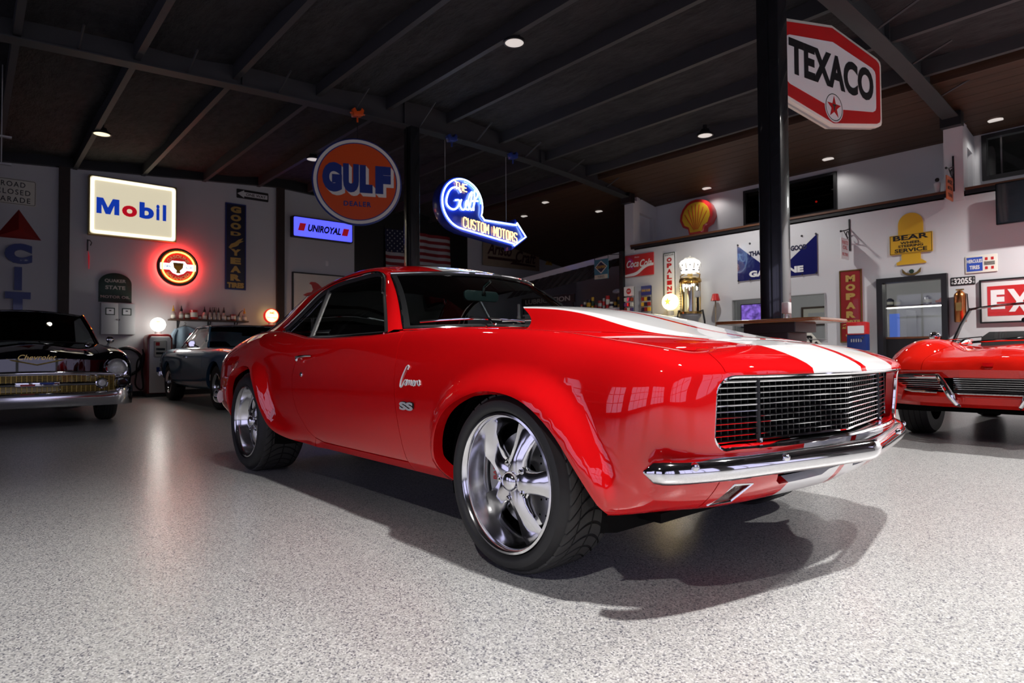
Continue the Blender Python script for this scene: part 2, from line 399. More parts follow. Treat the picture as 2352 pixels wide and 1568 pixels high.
class Net:
    """C2 interpolating tensor spline surface through a grid of points P[row][col] = (x,y,z)"""
    def __init__(s, P):
        s.P = np.array(P, float); R, Cc, _ = s.P.shape
        du = np.linalg.norm(np.diff(s.P, axis=0), axis=2).mean(1); dv = np.linalg.norm(np.diff(s.P, axis=1), axis=2).mean(0)
        s.u = np.concatenate([[0], np.cumsum(du)]); s.v = np.concatenate([[0], np.cumsum(dv)])
        s.mv = nspline(s.v, s.P.transpose(1, 0, 2).reshape(Cc, -1)).reshape(Cc, R, 3)
    def col(s, v):
        """all rows evaluated at v"""
        return seval(s.v, s.P.transpose(1, 0, 2).reshape(len(s.v), -1), s.mv.reshape(len(s.v), -1), np.asarray(v, float)).reshape(np.shape(v)+(len(s.u), 3))
    def __call__(s, u, v):
        u = np.clip(np.asarray(u, float), s.u[0], s.u[-1]); v = np.clip(np.asarray(v, float), s.v[0], s.v[-1]); u, v = np.broadcast_arrays(u, v)
        sh = u.shape; u = u.ravel(); v = v.ravel()
        rows = s.col(v)                       # (N,R,3)
        if not hasattr(s, 'Ainv'):
            R = len(s.u); s.Ainv = nspline(s.u, np.eye(R))   # linear map values -> second derivs
        m = np.einsum('ij,njk->nik', s.Ainv, rows)
        i = np.clip(np.searchsorted(s.u, u)-1, 0, len(s.u)-2); h = s.u[i+1]-s.u[i]
        a = ((s.u[i+1]-u)/h)[:, None]; b = ((u-s.u[i])/h)[:, None]; n = np.arange(len(u)); hh = (h*h)[:, None]/6
        r = a*rows[n, i]+b*rows[n, i+1]+((a**3-a)*m[n, i]+(b**3-b)*m[n, i+1])*hh
        return r.reshape(sh+(3,))
def inside(poly, q):
    x, y = q[:, 0], q[:, 1]; r = np.zeros(len(q), bool); P = np.asarray(poly); n = len(P); j = n-1
    for i in range(n):
        xi, yi = P[i]; xj, yj = P[j]
        c = ((yi > y) != (yj > y)) & (x < (xj-xi)*(y-yi)/((yj-yi) if abs(yj-yi) > 1e-12 else 1e-12)+xi); r ^= c; j = i
    return r
def segdist(poly, q, closed=True):
    P = np.asarray(poly, float); Q = np.roll(P, -1, 0) if closed else P[1:]; A = P if closed else P[:-1]
    best = np.full(len(q), 1e9)
    for a, b in zip(A, Q):
        d = b-a; l = d@d
        t = np.clip(((q-a)@d)/(l if l > 1e-14 else 1), 0, 1); best = np.minimum(best, np.linalg.norm(q-a-t[:, None]*d, axis=1))
    return best
def resample(poly, h, closed=True):
    P = [np.array(p, float) for p in poly]; out = []
    n = len(P)
    for i in range(n if closed else n-1):
        a, b = P[i], P[(i+1) % n]; k = max(1, int(round(np.linalg.norm(b-a)/h)))
        for t in range(k): out.append(a+(b-a)*t/k)
    if not closed: out.append(P[-1])
    return np.array(out)
def panel(name, fn, poly, m, parent=None, h=.03, holes=(), flange=.012, mirror=False, flip=False, label=None, hb=None, eps=1e-4):
    """sheet-metal panel: region poly (minus holes) of the parameter plane mapped by fn, edges folded back by flange"""
    loops = [resample(poly, hb or h*.6)]+[resample(q, hb or h*.6) for q in holes]
    allb = np.vstack(loops)
    lo = loops[0].min(0); hi = loops[0].max(0)
    gx = np.arange(lo[0]+h/2, hi[0], h); gy = np.arange(lo[1]+h/2, hi[1], h)
    G = np.array([(a+(h*.25 if k % 2 else -h*.25), b) for k, b in enumerate(gy) for a in gx])
    if len(G):
        ok = inside(loops[0], G)
        for q in loops[1:]: ok &= ~inside(q, G)
        for q in loops: ok &= segdist(q, G) > h*.45
        G = G[ok]
    pts = np.vstack([allb, G]) if len(G) else allb
    edges = []; o = 0
    for l in loops:
        k = len(l); edges += [(o+i, o+(i+1) % k) for i in range(k)]; o += k
    r = delaunay_2d_cdt([Vector(p) for p in pts], edges, [], 0, 1e-7)
    V2 = np.array([tuple(p) for p in r[0]]); T = np.array([t for t in r[2]])
    cen = V2[T].mean(1); ok = inside(loops[0], cen)
    for q in loops[1:]: ok &= ~inside(q, cen)
    T = T[ok]
    used = np.unique(T); rm = -np.ones(len(V2), int); rm[used] = np.arange(len(used)); V2 = V2[used]; T = rm[T]
    P = fn(V2[:, 0], V2[:, 1])
    Pu = (fn(V2[:, 0]+eps, V2[:, 1])-fn(V2[:, 0]-eps, V2[:, 1])); Pv = (fn(V2[:, 0], V2[:, 1]+eps)-fn(V2[:, 0], V2[:, 1]-eps))
    Nn = np.cross(Pu, Pv); Nn /= np.maximum(np.linalg.norm(Nn, axis=1, keepdims=True), 1e-12)
    a = V2[T]; cr = (a[:, 1, 0]-a[:, 0, 0])*(a[:, 2, 1]-a[:, 0, 1])-(a[:, 1, 1]-a[:, 0, 1])*(a[:, 2, 0]-a[:, 0, 0])
    T[cr < 0] = T[cr < 0][:, ::-1]
    if flip: T = T[:, ::-1]; Nn = -Nn
    fl = []; n = len(P)
    if flange:
        ec = {}
        for t in T:
            for i in range(3):
                e = (t[i], t[(i+1) % 3]); ec[e] = 1
        be = [e for e in ec if (e[1], e[0]) not in ec]
        bv = sorted({i for e in be for i in e}); mp = {}
        V = [tuple(p) for p in P]; NN = [tuple(q) for q in Nn]
        # duplicated rim so the fold has its own normals
        nb = {i: np.zeros(3) for i in bv}
        for e in be:
            d = P[e[1]]-P[e[0]]; o_ = np.cross(d, Nn[e[0]]); l = np.linalg.norm(o_); o_ = o_/l if l > 1e-12 else o_
            nb[e[0]] += o_; nb[e[1]] += o_
        for i in bv:
            q = nb[i]/max(np.linalg.norm(nb[i]), 1e-9)
            mp[i] = len(V); V.append(tuple(P[i])); NN.append(tuple(q)); V.append(tuple(P[i]-Nn[i]*flange)); NN.append(tuple(q))
        F = [tuple(t) for t in T]
        for e in be: F.append((mp[e[1]], mp[e[0]], mp[e[0]]+1, mp[e[1]]+1))
    else:
        V = [tuple(p) for p in P]; NN = [tuple(q) for q in Nn]; F = [tuple(t) for t in T]
    if mirror:
        V = [(x, -y, z) for x, y, z in V]; NN = [(x, -y, z) for x, y, z in NN]; F = [q[::-1] for q in F]
    me = bpy.data.meshes.new(name); me.from_pydata(V, [], F)
    me.materials.append(M[m] if isinstance(m, str) else m)
    me.polygons.foreach_set('use_smooth', [True]*len(me.polygons))
    me.normals_split_custom_set_from_vertices(NN)
    return link_mesh(name, me, parent, label)
# ================================================================== room shell
def struct(o, label=None):
    o['kind'] = 'structure'
    if label: o['label'] = label
    return o
RX0, RX1, RY0, RY1 = -12.85, 6.5, -8.0, 8.6
roof_z = lambda y: 4.93-.075*abs(y-3.5)
struct(MB().box(RX0-.1, RX1+.1, RY0-.1, 13.2, -.06, 0).build('floor', 'floor'), 'glossy grey epoxy floor full of light and dark flakes')
# left (end) wall: white cladding, black painted bay behind the flag
wl = MB(); wl.box(RX0-.12, RX0, RY0, 5.0, 0, 5.0); WL = struct(wl.build('wall_left', 'wall'))
struct(MB().box(RX0-.12, RX0, 5.0, 8.55, 0, 5.0).build('wall_left_dark', 'black'))
struct(MB().box(RX0-.12, RX0, 8.55, 13.2, 0, 5.0).build('wall_left_far', 'wall'))
# dark beam closing the top of the end wall (follows the roof pitch)
def gable_strip(y0, y1, zlo, zhi, x0, x1):
    mb = MB(); mb.add([(x, y, z) for x in (x0, x1) for (y, z) in ((y0, zlo[0]), (y1, zlo[1]), (y1, zhi[1]), (y0, zhi[0]))], [(0, 1, 2, 3), (7, 6, 5, 4), (0, 4, 5, 1), (1, 5, 6, 2), (2, 6, 7, 3), (3, 7, 4, 0)]); return mb
zt = lambda y: 4.70-.076*abs(y-3.1)
struct(gable_strip(RY0, 3.1, (zt(RY0), zt(3.1)), (5.0, 5.0), RX0-.01, RX0+.10).build('trim_1', 'black'))
struct(gable_strip(3.1, 13.2, (zt(3.1), zt(9.5)), (5.0, 5.0), RX0-.01, RX0+.10).build('trim_2', 'black'))
for k, (a, b) in enumerate(((-1.075, -.905), (3.03, 3.20), (-5.2, -5.03))):
    struct(MB().box(RX0, RX0+.09, a, b, 0, 4.9).build('post', 'post', WL))
struct(MB().box(RX0, RX0+.03, RY0, 5.0, 0, .11).build('baseboard_left', 'black'))
# ceiling: sprayed foam on two pitches
def foam(y0, y1, name):
    nx_, ny_ = 90, 40; rng = np.random.RandomState(3); mb = MB(); vs = []
    ph = rng.rand(12)*6
    for i in range(nx_+1):
        x = RX0+(RX1-RX0)*i/nx_
        for j in range(ny_+1):
            y = y0+(y1-y0)*j/ny_
            b = .03*math.sin(1.9*x+ph[0]+1.3*math.sin(.9*y))*math.sin(2.3*y+ph[1])+.02*math.sin(4.1*x+ph[2]+y)*math.sin(3.7*y+ph[3])
            vs.append((x, y, roof_z(y)-.03+b))
    n = ny_+1
    mb.add(vs, [(i*n+j, i*n+j+1, (i+1)*n+j+1, (i+1)*n+j) for i in range(nx_) for j in range(ny_)])
    mb.add([(RX0, y0, 5.4), (RX1, y0, 5.4), (RX1, y1, 5.4), (RX0, y1, 5.4)], [(0, 1, 2, 3)])
    return struct(mb.build(name, 'foam', smooth=80))
CEIL = foam(RY0, 3.5, 'ceiling'); foam(3.5, 7.6, 'ceiling_right')
me = None
for k in range(14):
    y = -7.75+1.15*k
    if y > 7.4: break
    z = roof_z(y)-.03
    if me is None:
        mb = MB(); mb.box(RX0, RX1, -.012, .012, -.17, .02); mb.box(RX0, RX1, -.012, .06, -.185, -.165); me = mb.mesh('purlin', 'purlin', None)
    o = link_mesh('purlin', me, CEIL); o.location = (0, y, z)
# steel portal frames: tapered I-section rafters
RB = Spl([(-8, 3.70), (-5, 4.05), (-2.1, 4.255), (.1, 4.375), (2.9, 4.468), (4.7, 4.46), (6.6, 4.376), (8.5, 4.20)])
for k, xr in enumerate((-7.0, -1.0, 5.0)):
    ys = np.linspace(RY0, 8.6, 41); w = MB()
    rt = lambda y: roof_z(y)-.02 if y < 7.6 else roof_z(7.6)-.02-.16*(y-7.6)
    w.rings([[(xr-.008, y, float(RB(y))), (xr+.008, y, float(RB(y))), (xr+.008, y, rt(y)), (xr-.008, y, rt(y))] for y in ys])
    R_ = struct(w.build('beam', 'beam', None, smooth=None))
    R_['label'] = ['charcoal steel roof beam carrying the hanging round signs', 'charcoal steel roof beam above the tall black post', 'steel roof beam behind the camera'][k]
    f = MB(); f.rings([[(xr-.10, y, float(RB(y))-.012), (xr+.10, y, float(RB(y))-.012), (xr+.10, y, float(RB(y))+.004), (xr-.10, y, float(RB(y))+.004)] for y in ys]); f.build('bottom_flange', 'beam', R_, smooth=None)
    for y in np.arange(-6.6, 8.4, 1.15*1.0):
        s_ = MB(); s_.tube([(xr+.02, y+.58, float(RB(y+.58))+.02), (xr+.50, y+.58, roof_z(y+.58)-.14)], .014, 5); s_.build('flange_brace', 'purlin', R_)
    for y in (2.9, 5.9, .4):
        MB().box(xr-.06, xr+.06, y-.006, y+.006, float(RB(y)), rt(y)).build('stiffener', 'beam', R_)
for k, (x, y) in enumerate(((-7.0, 3.06), (-1.0, 3.12))):
    t = .205; mb = MB(); mb.prism(rrect(t, t*.86, .012, 3), 0, float(RB(y))-.005); mb.xf(Matrix.Translation((x, y, 0)))
    c_ = struct(mb.build('column', 'colpaint')); c_['label'] = ['black square steel column beside the round orange sign', 'black square steel column beside the hexagonal red and white sign'][k]
    b_ = MB(); b_.prism(rrect(.36, .36, .01, 2), 0, .02); b_.xf(Matrix.Translation((x, y, 0))); b_.build('base_plate', 'colpaint', c_)
    MB().box(x-.004, x+.010, y-t*.46-.012, y-t*.43, .02, float(RB(y))-.01).build('weld_seam', 'colpaint', c_)
# brown plank soffit over the loft edge
WC = struct(MB().box(RX0, RX1, 7.56, 7.60, 4.43, 4.68).build('ceiling_fascia', 'plank'))
pm = None
soff = lambda y: 4.455-.16*(y-7.6)
for k in range(28):
    y0 = 7.6+.20*k; z0, z1 = soff(y0), soff(y0+.192)
    if k < 10: xa, xb = RX0, RX1
    else: xa, xb = RX0, -7.15
    mb = MB(); mb.add([(x, y, z) for x in (xa, xb) for (y, z) in ((y0, z0), (y0+.192, z1), (y0+.192, z1+.03), (y0, z0+.03))], [(0, 1, 2, 3), (7, 6, 5, 4), (0, 4, 5, 1), (1, 5, 6, 2), (2, 6, 7, 3), (3, 7, 4, 0)])
    mb.build('plank', 'plank', WC, smooth=None)
struct(gable_strip(7.6, 13.2, (soff(7.6)+.05, soff(13.2)+.05), (4.75, 4.75), RX0, RX1).build('ceiling_upper', 'void'))
# right wall with door and serving window openings (front face y=8.6)
def wall_y(name, x0, x1, y0, y1, z0, z1, holes, m='wall'):
    h = [[(a, c), (b, c), (b, d), (a, d)] for a, b, c, d in holes]
    mb = MB().prism([(x0, z0), (x1, z0), (x1, z1), (x0, z1)], 0, y1-y0, h); mb.xf(Matrix(((1, 0, 0, 0), (0, 0, 1, y0), (0, 1, 0, 0), (0, 0, 0, 1))))
    return struct(mb.build(name, m, smooth=None))
WR = wall_y('wall_right', -7.2, RX1, 8.6, 8.75, 0, 3.13, [(-1.98, -1.14, .0001, 1.88), (-4.57, -2.86, 1.02, 1.80)])
UP = wall_y('wall_right_upper', -7.2, RX1, 9.5, 9.62, 3.0, 4.4, [(-4.80, -3.0, 3.34, 4.06), (-.85, 1.2, 3.42, 4.12)])
struct(MB().box(-7.2, RX1, 8.6, 9.6, 3.05, 3.13).build('ceiling_lower', 'wall'))
LG = struct(MB().box(-6.95, -1.10, 8.55, 8.72, 3.13, 3.165).build('trim_3', 'ledge')); struct(MB().box(-6.95, -1.10, 8.57, 8.6, 3.07, 3.13).build('trim_4', 'black'))
struct(MB().box(-.86, RX1, 8.55, 8.72, 3.13, 3.165).build('trim_5', 'ledge')); struct(MB().box(-.86, RX1, 8.57, 8.6, 3.07, 3.13).build('trim_6', 'black'))
# white piers at the rafter ends with cheek walls back to the loft wall
for k, xr in enumerate((-7.0, -1.0)):
    P_ = struct(MB().box(xr-.12, xr+.12, 8.58, 8.80, 3.0, 4.14).build('pier', 'wall')); P_['label'] = 'white pier at the loft edge under a roof beam'
    ck = MB(); ck.prism([(8.8, 3.13), (9.5, 3.13), (9.5, 4.13), (8.8, 4.26)], -.05, .05, [[(8.87, 3.16), (9.38, 3.16), (9.38, 3.86), (8.87, 3.92)]])
    ck.xf(Matrix(((0, 0, 1, xr), (1, 0, 0, 0), (0, 1, 0, 0), (0, 0, 0, 1)))); ck.build('cheek_wall', 'wall', P_, smooth=None)
    MB().box(xr-.13, xr+.13, 8.46, 8.62, 4.08, 4.28).build('bearing_plate', 'black', P_)
# loft windows
def window(n, x0, x1, z0, z1, y, fr=.05, m='smoke', mull=1, frame='black'):
    f = MB().prism([(x0, z0), (x1, z0), (x1, z1), (x0, z1)], -.05, .06, [[(x0+fr, z0+fr), (x1-fr, z0+fr), (x1-fr, z1-fr), (x0+fr, z1-fr)]])
    f.xf(Matrix(((1, 0, 0, 0), (0, 0, 1, y), (0, 1, 0, 0), (0, 0, 0, 1)))); F_ = struct(f.build('window_%d' % n, frame, smooth=None))
    MB().box(x0+fr, x1-fr, y+.015, y+.02, z0+fr, z1-fr).build('pane', m, F_)
    return F_
window(1, -4.80, -3.0, 3.34, 4.06, 9.5); window(2, -.85, 1.2, 3.42, 4.12, 9.5, .06, 'clearglass')
MB().box(-.62, -.60, 9.48, 9.53, 3.44, 4.1).build('mullion', 'chromeworn', bpy.data.objects['window_2'])
# rooms behind: office behind the door, dark loft room, bright loft room
OFF = struct(MB().box(-7.15, -7.05, 8.75, 12.2, 0, 3.0).build('wall_office_left', 'wall'))
struct(MB().box(-7.15, RX1, 12.1, 12.2, 0, 3.0).build('wall_office_back', 'wall'))
struct(MB().box(-7.15, RX1, 8.75, 12.2, 2.45, 2.5).build('ceiling_office', 'wall'))
struct(MB().box(3.0, 3.1, 8.75, 12.2, 0, 2.5).build('wall_office_right', 'wall'))
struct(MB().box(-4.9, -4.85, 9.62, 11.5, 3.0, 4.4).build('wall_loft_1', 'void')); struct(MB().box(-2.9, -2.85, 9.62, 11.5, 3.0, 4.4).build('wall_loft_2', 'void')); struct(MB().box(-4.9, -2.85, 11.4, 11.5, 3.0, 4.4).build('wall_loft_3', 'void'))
struct(MB().box(-2.0, 4, 11.4, 11.5, 3.0, 4.5).build('wall_loft_4', 'wall')); struct(MB().box(-2.0, 4, 9.62, 11.5, 4.4, 4.5).build('ceiling_loft', 'wall')); struct(MB().box(-2.0, 4, 9.62, 11.5, 3.0, 3.05).build('floor_loft', 'wall')); struct(MB().box(-2.0, -1.95, 9.62, 11.5, 3.0, 4.5).build('wall_loft_5', 'wall'))
lamp('loft_room_light', 'POINT', (1.2, 10.4, 3.75), 45, (1, .97, .95), .15)
# door frame
DF = MB().prism([(-2.05, 0), (-1.10, 0), (-1.10, 1.95), (-2.05, 1.95)], -.10, .03, [[(-1.965, .001), (-1.175, .001), (-1.175, 1.875), (-1.965, 1.875)]])
DF.xf(Matrix(((1, 0, 0, 0), (0, 0, 1, 8.62), (0, 1, 0, 0), (0, 0, 0, 1)))); DFO = struct(DF.build('door_1', 'steel', smooth=None)); DFO['label'] = 'black door frame open to a lit office'
MB().box(-1.965, -1.175, 8.66, 8.664, 1.0, 1.87).build('door_glass', 'clearglass', DFO)
MB().box(-1.965, -1.175, 8.65, 8.69, 0, 1.0).build('door_panel', 'black', DFO); MB().box(-1.965, -1.175, 8.645, 8.69, 1.0, 1.03).build('door_rail', 'ledge', DFO)
WN = window(3, -4.57, -2.86, 1.02, 1.80, 8.62, .012, 'clearglass', frame='grey')
# office lights and back shelf strip seen through the glass
for k, (x, y) in enumerate(((-2.3, 9.9), (-1.2, 10.9), (-3.75, 10.6), (-5.6, 10.6))):
    o = MB().lathe([(0, 0), (.09, 0), (.11, .012)], 'Z', 20, (x, y, 2.43)).build('recessed_light', 'lamp_white'); tag(o, 'round office ceiling light '+['just inside the doorway', 'deep behind the doorway', 'at the right of the serving window', 'above the purple screen'][k], 'light', 'office ceiling lights')
    lamp('office_lamp', 'POINT', (x, y, 2.2), 9, (1, .96, .9), .1)
# corner alcove behind the far beam: right side closed by a white wall
struct(MB().box(RX0, -7.15, 13.1, 13.2, 0, 4.6).build('wall_alcove', 'wall')); struct(MB().box(-7.2, -7.05, 8.75, 13.2, 0, 4.2).build('wall_alcove_side', 'wall'))
# walls behind the camera with big glazed doors onto the dusk
def glazed(n, along, a0, a1, cuts, pos, zlo=.35, zhi=3.1, mull=4, rows=3):
    holes = [(a, b, zlo, zhi) for a, b in cuts]
    h = [[(a, c), (b, c), (b, d), (a, d)] for a, b, c, d in holes]
    mb = MB().prism([(a0, 0), (a1, 0), (a1, 5.2), (a0, 5.2)], 0, .12, h)
    m = Matrix(((1, 0, 0, 0), (0, 0, -1, pos), (0, 1, 0, 0), (0, 0, 0, 1))) if along == 'x' else Matrix(((0, 0, 1, pos), (1, 0, 0, 0), (0, 1, 0, 0), (0, 0, 0, 1)))
    mb.xf(m); wo = struct(mb.build('wall_'+n, 'wallrear', smooth=None))
    for a, b in cuts:
        f = MB()
        for k in range(mull+1):
            c = a+(b-a)*k/mull; f.box(c-.03, c+.03, zlo, zhi, .02, .09)
        for k in range(rows+1):
            c = zlo+(zhi-zlo)*k/rows; f.box(a, b, c-.03, c+.03, .02, .09)
        f.xf(m); f.build('mullions', 'lightgrey', wo, smooth=None)
        g = MB().box(a, b, zlo, zhi, .05, .055); g.xf(m); g.build('pane', 'clearglass', wo)
glazed('front', 'x', RX0, RX1, ((-7.2, -3.6), (-2.4, 1.2), (2.2, 5.8)), RY0)
glazed('side', 'y', RY0, 8.75, ((-6.8, -3.2), (-2.2, 1.4), (2.4, 6.0)), RX1)
# can lights: black housing, lens, lamp
for k, (x, y, z, w) in enumerate(CANS):
    lb = 'black ceiling can light'
    t = thing('can_light', lb+[' at the front by the glazed doors', ' near the tall black post', ' high on the right front', ' at the front left corner', ' overhead in front of the far beam', ' above the big shell emblem', ' over the middle bay', ' above the backlit cream sign', ' beside the round orange sign', ' over the far alcove'][k], 'light', (x, y, z))
    MB().lathe([(.035, roof_z(y)-z-.09), (.035, .10), (.07, .09), (.085, .04), (.135, .015), (.135, -.01), (.115, -.012)], 'Z', 24).build('housing', 'black', t)
    MB().lathe([(0, -.006), (.115, -.006)], 'Z', 24).build('lens', 'lamp_white' if w > 50 else ('lamp_warm' if k == 7 else 'lamp_dim'), t)
    L_ = lamp('can_light_bulb', 'SPOT', (x, y, z-.03), w*6, (1, .965, .93), .09, (x, y, 0), 2.5 if y > 5 else 2.0, .55)
for k, (x, y, z, w) in enumerate(CANS_WOOD):
    z = soff(y)-.004
    t = MB().lathe([(0, 0), (.085, 0), (.105, .012)], 'Z', 20, (0, 0, 0)).build('recessed_light', 'lamp_dim'); t.location = (x, y, z)
    tag(t, 'small round recessed soffit light '+['right of the tall black post', 'above the shell emblem', 'right of the white pier', 'nearest the far beam in the alcove', 'deepest in the far alcove', 'left of the others in the alcove'][k], 'light', 'soffit lights')
    if w > 4: lamp('soffit_bulb', 'SPOT', (x, y, z-.02), w*3, (1, .96, .92), .08, (x, y, 0), 2.4, .5)
# ================================================================== red muscle car (hero)
def smooth01(a, b, x):
    t = np.clip((x-a)/(b-a), 0, 1); return t*t*(3-2*t)
def side_row(x, zc, wc, k=1., wm=.892, zb=.25, low=0.):
    """section of the body side at station x: crest height zc, crest half-width wc, widest half-width wm"""
    return [(x, wm-.085+low, zb), (x, wm-.045+low, zb+.05), (x, wm-.018, .40), (x, wm, .55), (x, wm-.006, .55+(zc-.55)*.42),
            (x, wm-.030, .55+(zc-.55)*.75), (x, wc, zc), (x, wc-.06, zc+.008), (x, wc-.125, zc+.002)]
ROWS = [side_row(-3.72, .775, .70, wm=.79, zb=.36), side_row(-3.52, .84, .74, wm=.845, zb=.32), side_row(-3.25, .885, .775, wm=.880, zb=.29),
        side_row(-2.95, .925, .785, wm=.895, zb=.27), side_row(-2.65, .940, .785, wm=.900), side_row(-2.35, .920, .79, wm=.898),
        side_row(-2.05, .885, .805, wm=.894), side_row(-1.7, .868, .82), side_row(-1.3, .866, .825), side_row(-.95, .875, .825), side_row(-.65, .882, .822),
        side_row(-.35, .876, .818), side_row(-.08, .863, .814), side_row(.18, .842, .808),
        [(.40, .79, .26), (.40, .835, .30), (.40, .870, .40), (.40, .886, .54), (.40, .880, .655), (.40, .852, .755), (.40, .800, .808), (.40, .738, .816), (.40, .672, .810)],
        [(.40, .775, .265), (.49, .815, .30), (.55, .850, .40), (.585, .868, .53), (.607, .865, .64), (.612, .842, .725), (.60, .795, .775), (.572, .722, .788), (.545, .655, .788)],
        [(.45, .715, .27), (.565, .750, .30), (.645, .775, .385), (.679, .788, .49), (.693, .792, .60), (.697, .782, .695), (.684, .756, .744), (.636, .695, .772), (.588, .615, .779)],
        [(.53, .59, .275), (.635, .625, .30), (.712, .645, .385), (.746, .655, .485), (.761, .660, .595), (.768, .658, .695), (.754, .645, .738), (.690, .60, .770), (.626, .545, .786)],
        [(.585, .37, .28), (.685, .385, .30), (.762, .395, .38), (.798, .40, .480), (.818, .40, .59), (.830, .40, .695), (.817, .395, .736), (.742, .38, .772), (.664, .36, .797)],
        [(.62, 0, .285), (.715, 0, .30), (.790, 0, .38), (.828, 0, .48), (.850, 0, .59), (.864, 0, .695), (.851, 0, .734), (.775, 0, .774), (.690, 0, .804)]]
ROWS += [[(p[0], -p[1], p[2]) for p in ROWS[-2]], [(p[0], -p[1], p[2]) for p in ROWS[-3]]]
NET = Net([[(p[0], -p[1], p[2]) for p in r] for r in ROWS])       # right-hand side (y negative)
U_CEN = NET.u[len(ROWS)-3]
ARCH_F = curve_pts([(-.30, .235), (-.37, .285), (-.402, .37), (-.382, .45), (-.315, .543), (-.185, .613), (-.08, .640), (.03, .640), (.145, .617), (.235, .568), (.305, .507), (.365, .43), (.42, .35), (.455, .285)], 6)
ARCH_R = curve_pts([(-3.00, .30), (-3.035, .42), (-3.035, .53), (-2.96, .635), (-2.85, .692), (-2.72, .712), (-2.60, .693), (-2.51, .640), (-2.435, .552), (-2.36, .43), (-2.27, .340), (-2.15, .290), (-1.98, .262), (-1.80, .250)], 6)
def flare_amt(x, z):
    q = np.stack([x, z], 1)
    def prof(d, A, r): return A*(1-smooth01(.012, r, d))
    df = segdist(ARCH_F, q, False); dr = segdist(ARCH_R, q, False)
    kf = 1-.55*smooth01(.36, .24, z)*smooth01(-.2, -.4, x)
    kr = 1-.8*smooth01(-2.3, -1.85, x)
    return prof(df, .064, .115)*kf+prof(dr, .056, .13)*kr
def body(u, v):
    """right-hand skin with the wheel flares swelling out of it"""
    P = NET(u, v)
    if P.ndim == 1: P = P[None]
    a = flare_amt(P[:, 0], P[:, 2])*smooth01(.80, .62, P[:, 2])*smooth01(.62, .45, np.abs(P[:, 0])*(P[:, 0] > 0)+0.)
    P = P.copy(); P[:, 1] -= a
    return P
def uv_at(x, z, hint_v=(0, 5.9)):
    """parameters of the side point with given x and z (side only)"""
    lo, hi = 0., NET.v[6]; ulo, uhi = 0., NET.u[16]
    u = np.interp(x, [r[3][0] for r in ROWS[:17]], NET.u[:17]); v = np.interp(z, [.25, .9], [0, NET.v[6]])
    for _ in range(40):
        p = NET(u, v); e = 1e-4; pu = (NET(u+e, v)-p)/e; pv = (NET(u, v+e)-p)/e
        J = np.array([[pu[0], pv[0]], [pu[2], pv[2]]]); r = np.array([x-p[0], z-p[2]])
        try: d = np.linalg.solve(J, r)
        except Exception: break
        d = np.clip(d, -.2, .2); u = np.clip(u+d[0], 0, NET.u[-1]); v = np.clip(v+d[1], 0, NET.v[6]+.05)
        if abs(r).max() < 1e-5: break
    return (float(u), float(v))
def uv_front(y, z):
    """parameters of the nose point with given y (negative) and z"""
    u = np.interp(y, [-.80, -.67, -.40, 0], [NET.u[16], NET.u[17], NET.u[18], NET.u[19]]); v = np.interp(z, [.285, .70], [0, NET.v[5]])
    for _ in range(40):
        p = NET(u, v); e = 1e-4; pu = (NET(u+e, v)-p)/e; pv = (NET(u, v+e)-p)/e
        J = np.array([[pu[1], pv[1]], [pu[2], pv[2]]]); r = np.array([y-p[1], z-p[2]])
        d = np.clip(np.linalg.solve(J, r), -.1, .1); u = np.clip(u+d[0], 0, NET.u[-1]); v = np.clip(v+d[1], 0, NET.v[8])
        if abs(r).max() < 1e-5: break
    return (float(u), float(v))
CAR = thing('muscle_car', 'red muscle car with twin white stripes and open chrome grille in the foreground', 'car')
V8 = NET.v[8]; GAP = .004
u_doorF_top = uv_at(-.80, .862)[0]
door_front = [uv_at(x, z) for x, z in ((-.742, .298), (-.752, .36), (-.775, .55), (-.795, .72), (-.803, .80), (-.806, .860))]
dF_top = (door_front[-1][0], NET.v[7]-.01)
door_rear = [uv_at(x, z) for x, z in ((-1.905, .862), (-1.93, .80), (-1.965, .66), (-1.955, .55), (-1.90, .44), (-1.80, .352), (-1.72, .315), (-1.62, .298))]
dR_top = (door_rear[0][0], NET.v[7]-.01)
def mv(pts, du): return [(p[0]+du, p[1]) for p in pts]
archF = [uv_at(x, z) for x, z in ARCH_F[::2] if z > .262]
archR = [uv_at(x, z) for x, z in ARCH_R[::2] if z > .262 or x < -2.5]
rk = uv_at(-1.2, .293)[1]
rocker_v = lambda x: uv_at(x, .290)[1]
# --- grille opening outline on the nose (right half, closed towards the centre line and mirrored later)
GO_W, GO_T, GO_B = .725, .708, .484
def open_half(dw=0., dt=0., db=0., r=.055):
    W_, T_, B_ = GO_W+dw, GO_T+dt, GO_B-db
    pts = [(0, B_)]+[(-(W_-r*1.2)*k/6, B_+.004*(k/6)**2) for k in range(1, 7)]
    for k in range(1, 8):
        a = PI/2*k/8; pts.append((-(W_-r)-r*math.sin(a), B_+r-r*math.cos(a)))
    for k in range(0, 8):
        a = PI/2*k/8; pts.append((-(W_-r)-r*math.cos(a), T_-r+r*math.sin(a)))
    pts += [(-(W_-r)*(1-k/7), T_) for k in range(0, 8)]
    return pts
OH = open_half()
OH_uv = [uv_front(y, z) for y, z in OH]
u_corner = uv_at(.55, .55)[0]
u_val = NET.u[16]-.03
def both(name, poly, m, h=.03, holes=(), label=None, **k):
    o = panel(name, body, poly, m, CAR, h=h, holes=holes, label=label, **k)
    panel(name, body, poly, m, CAR, h=h, holes=holes, mirror=True, label=label, **k); return o
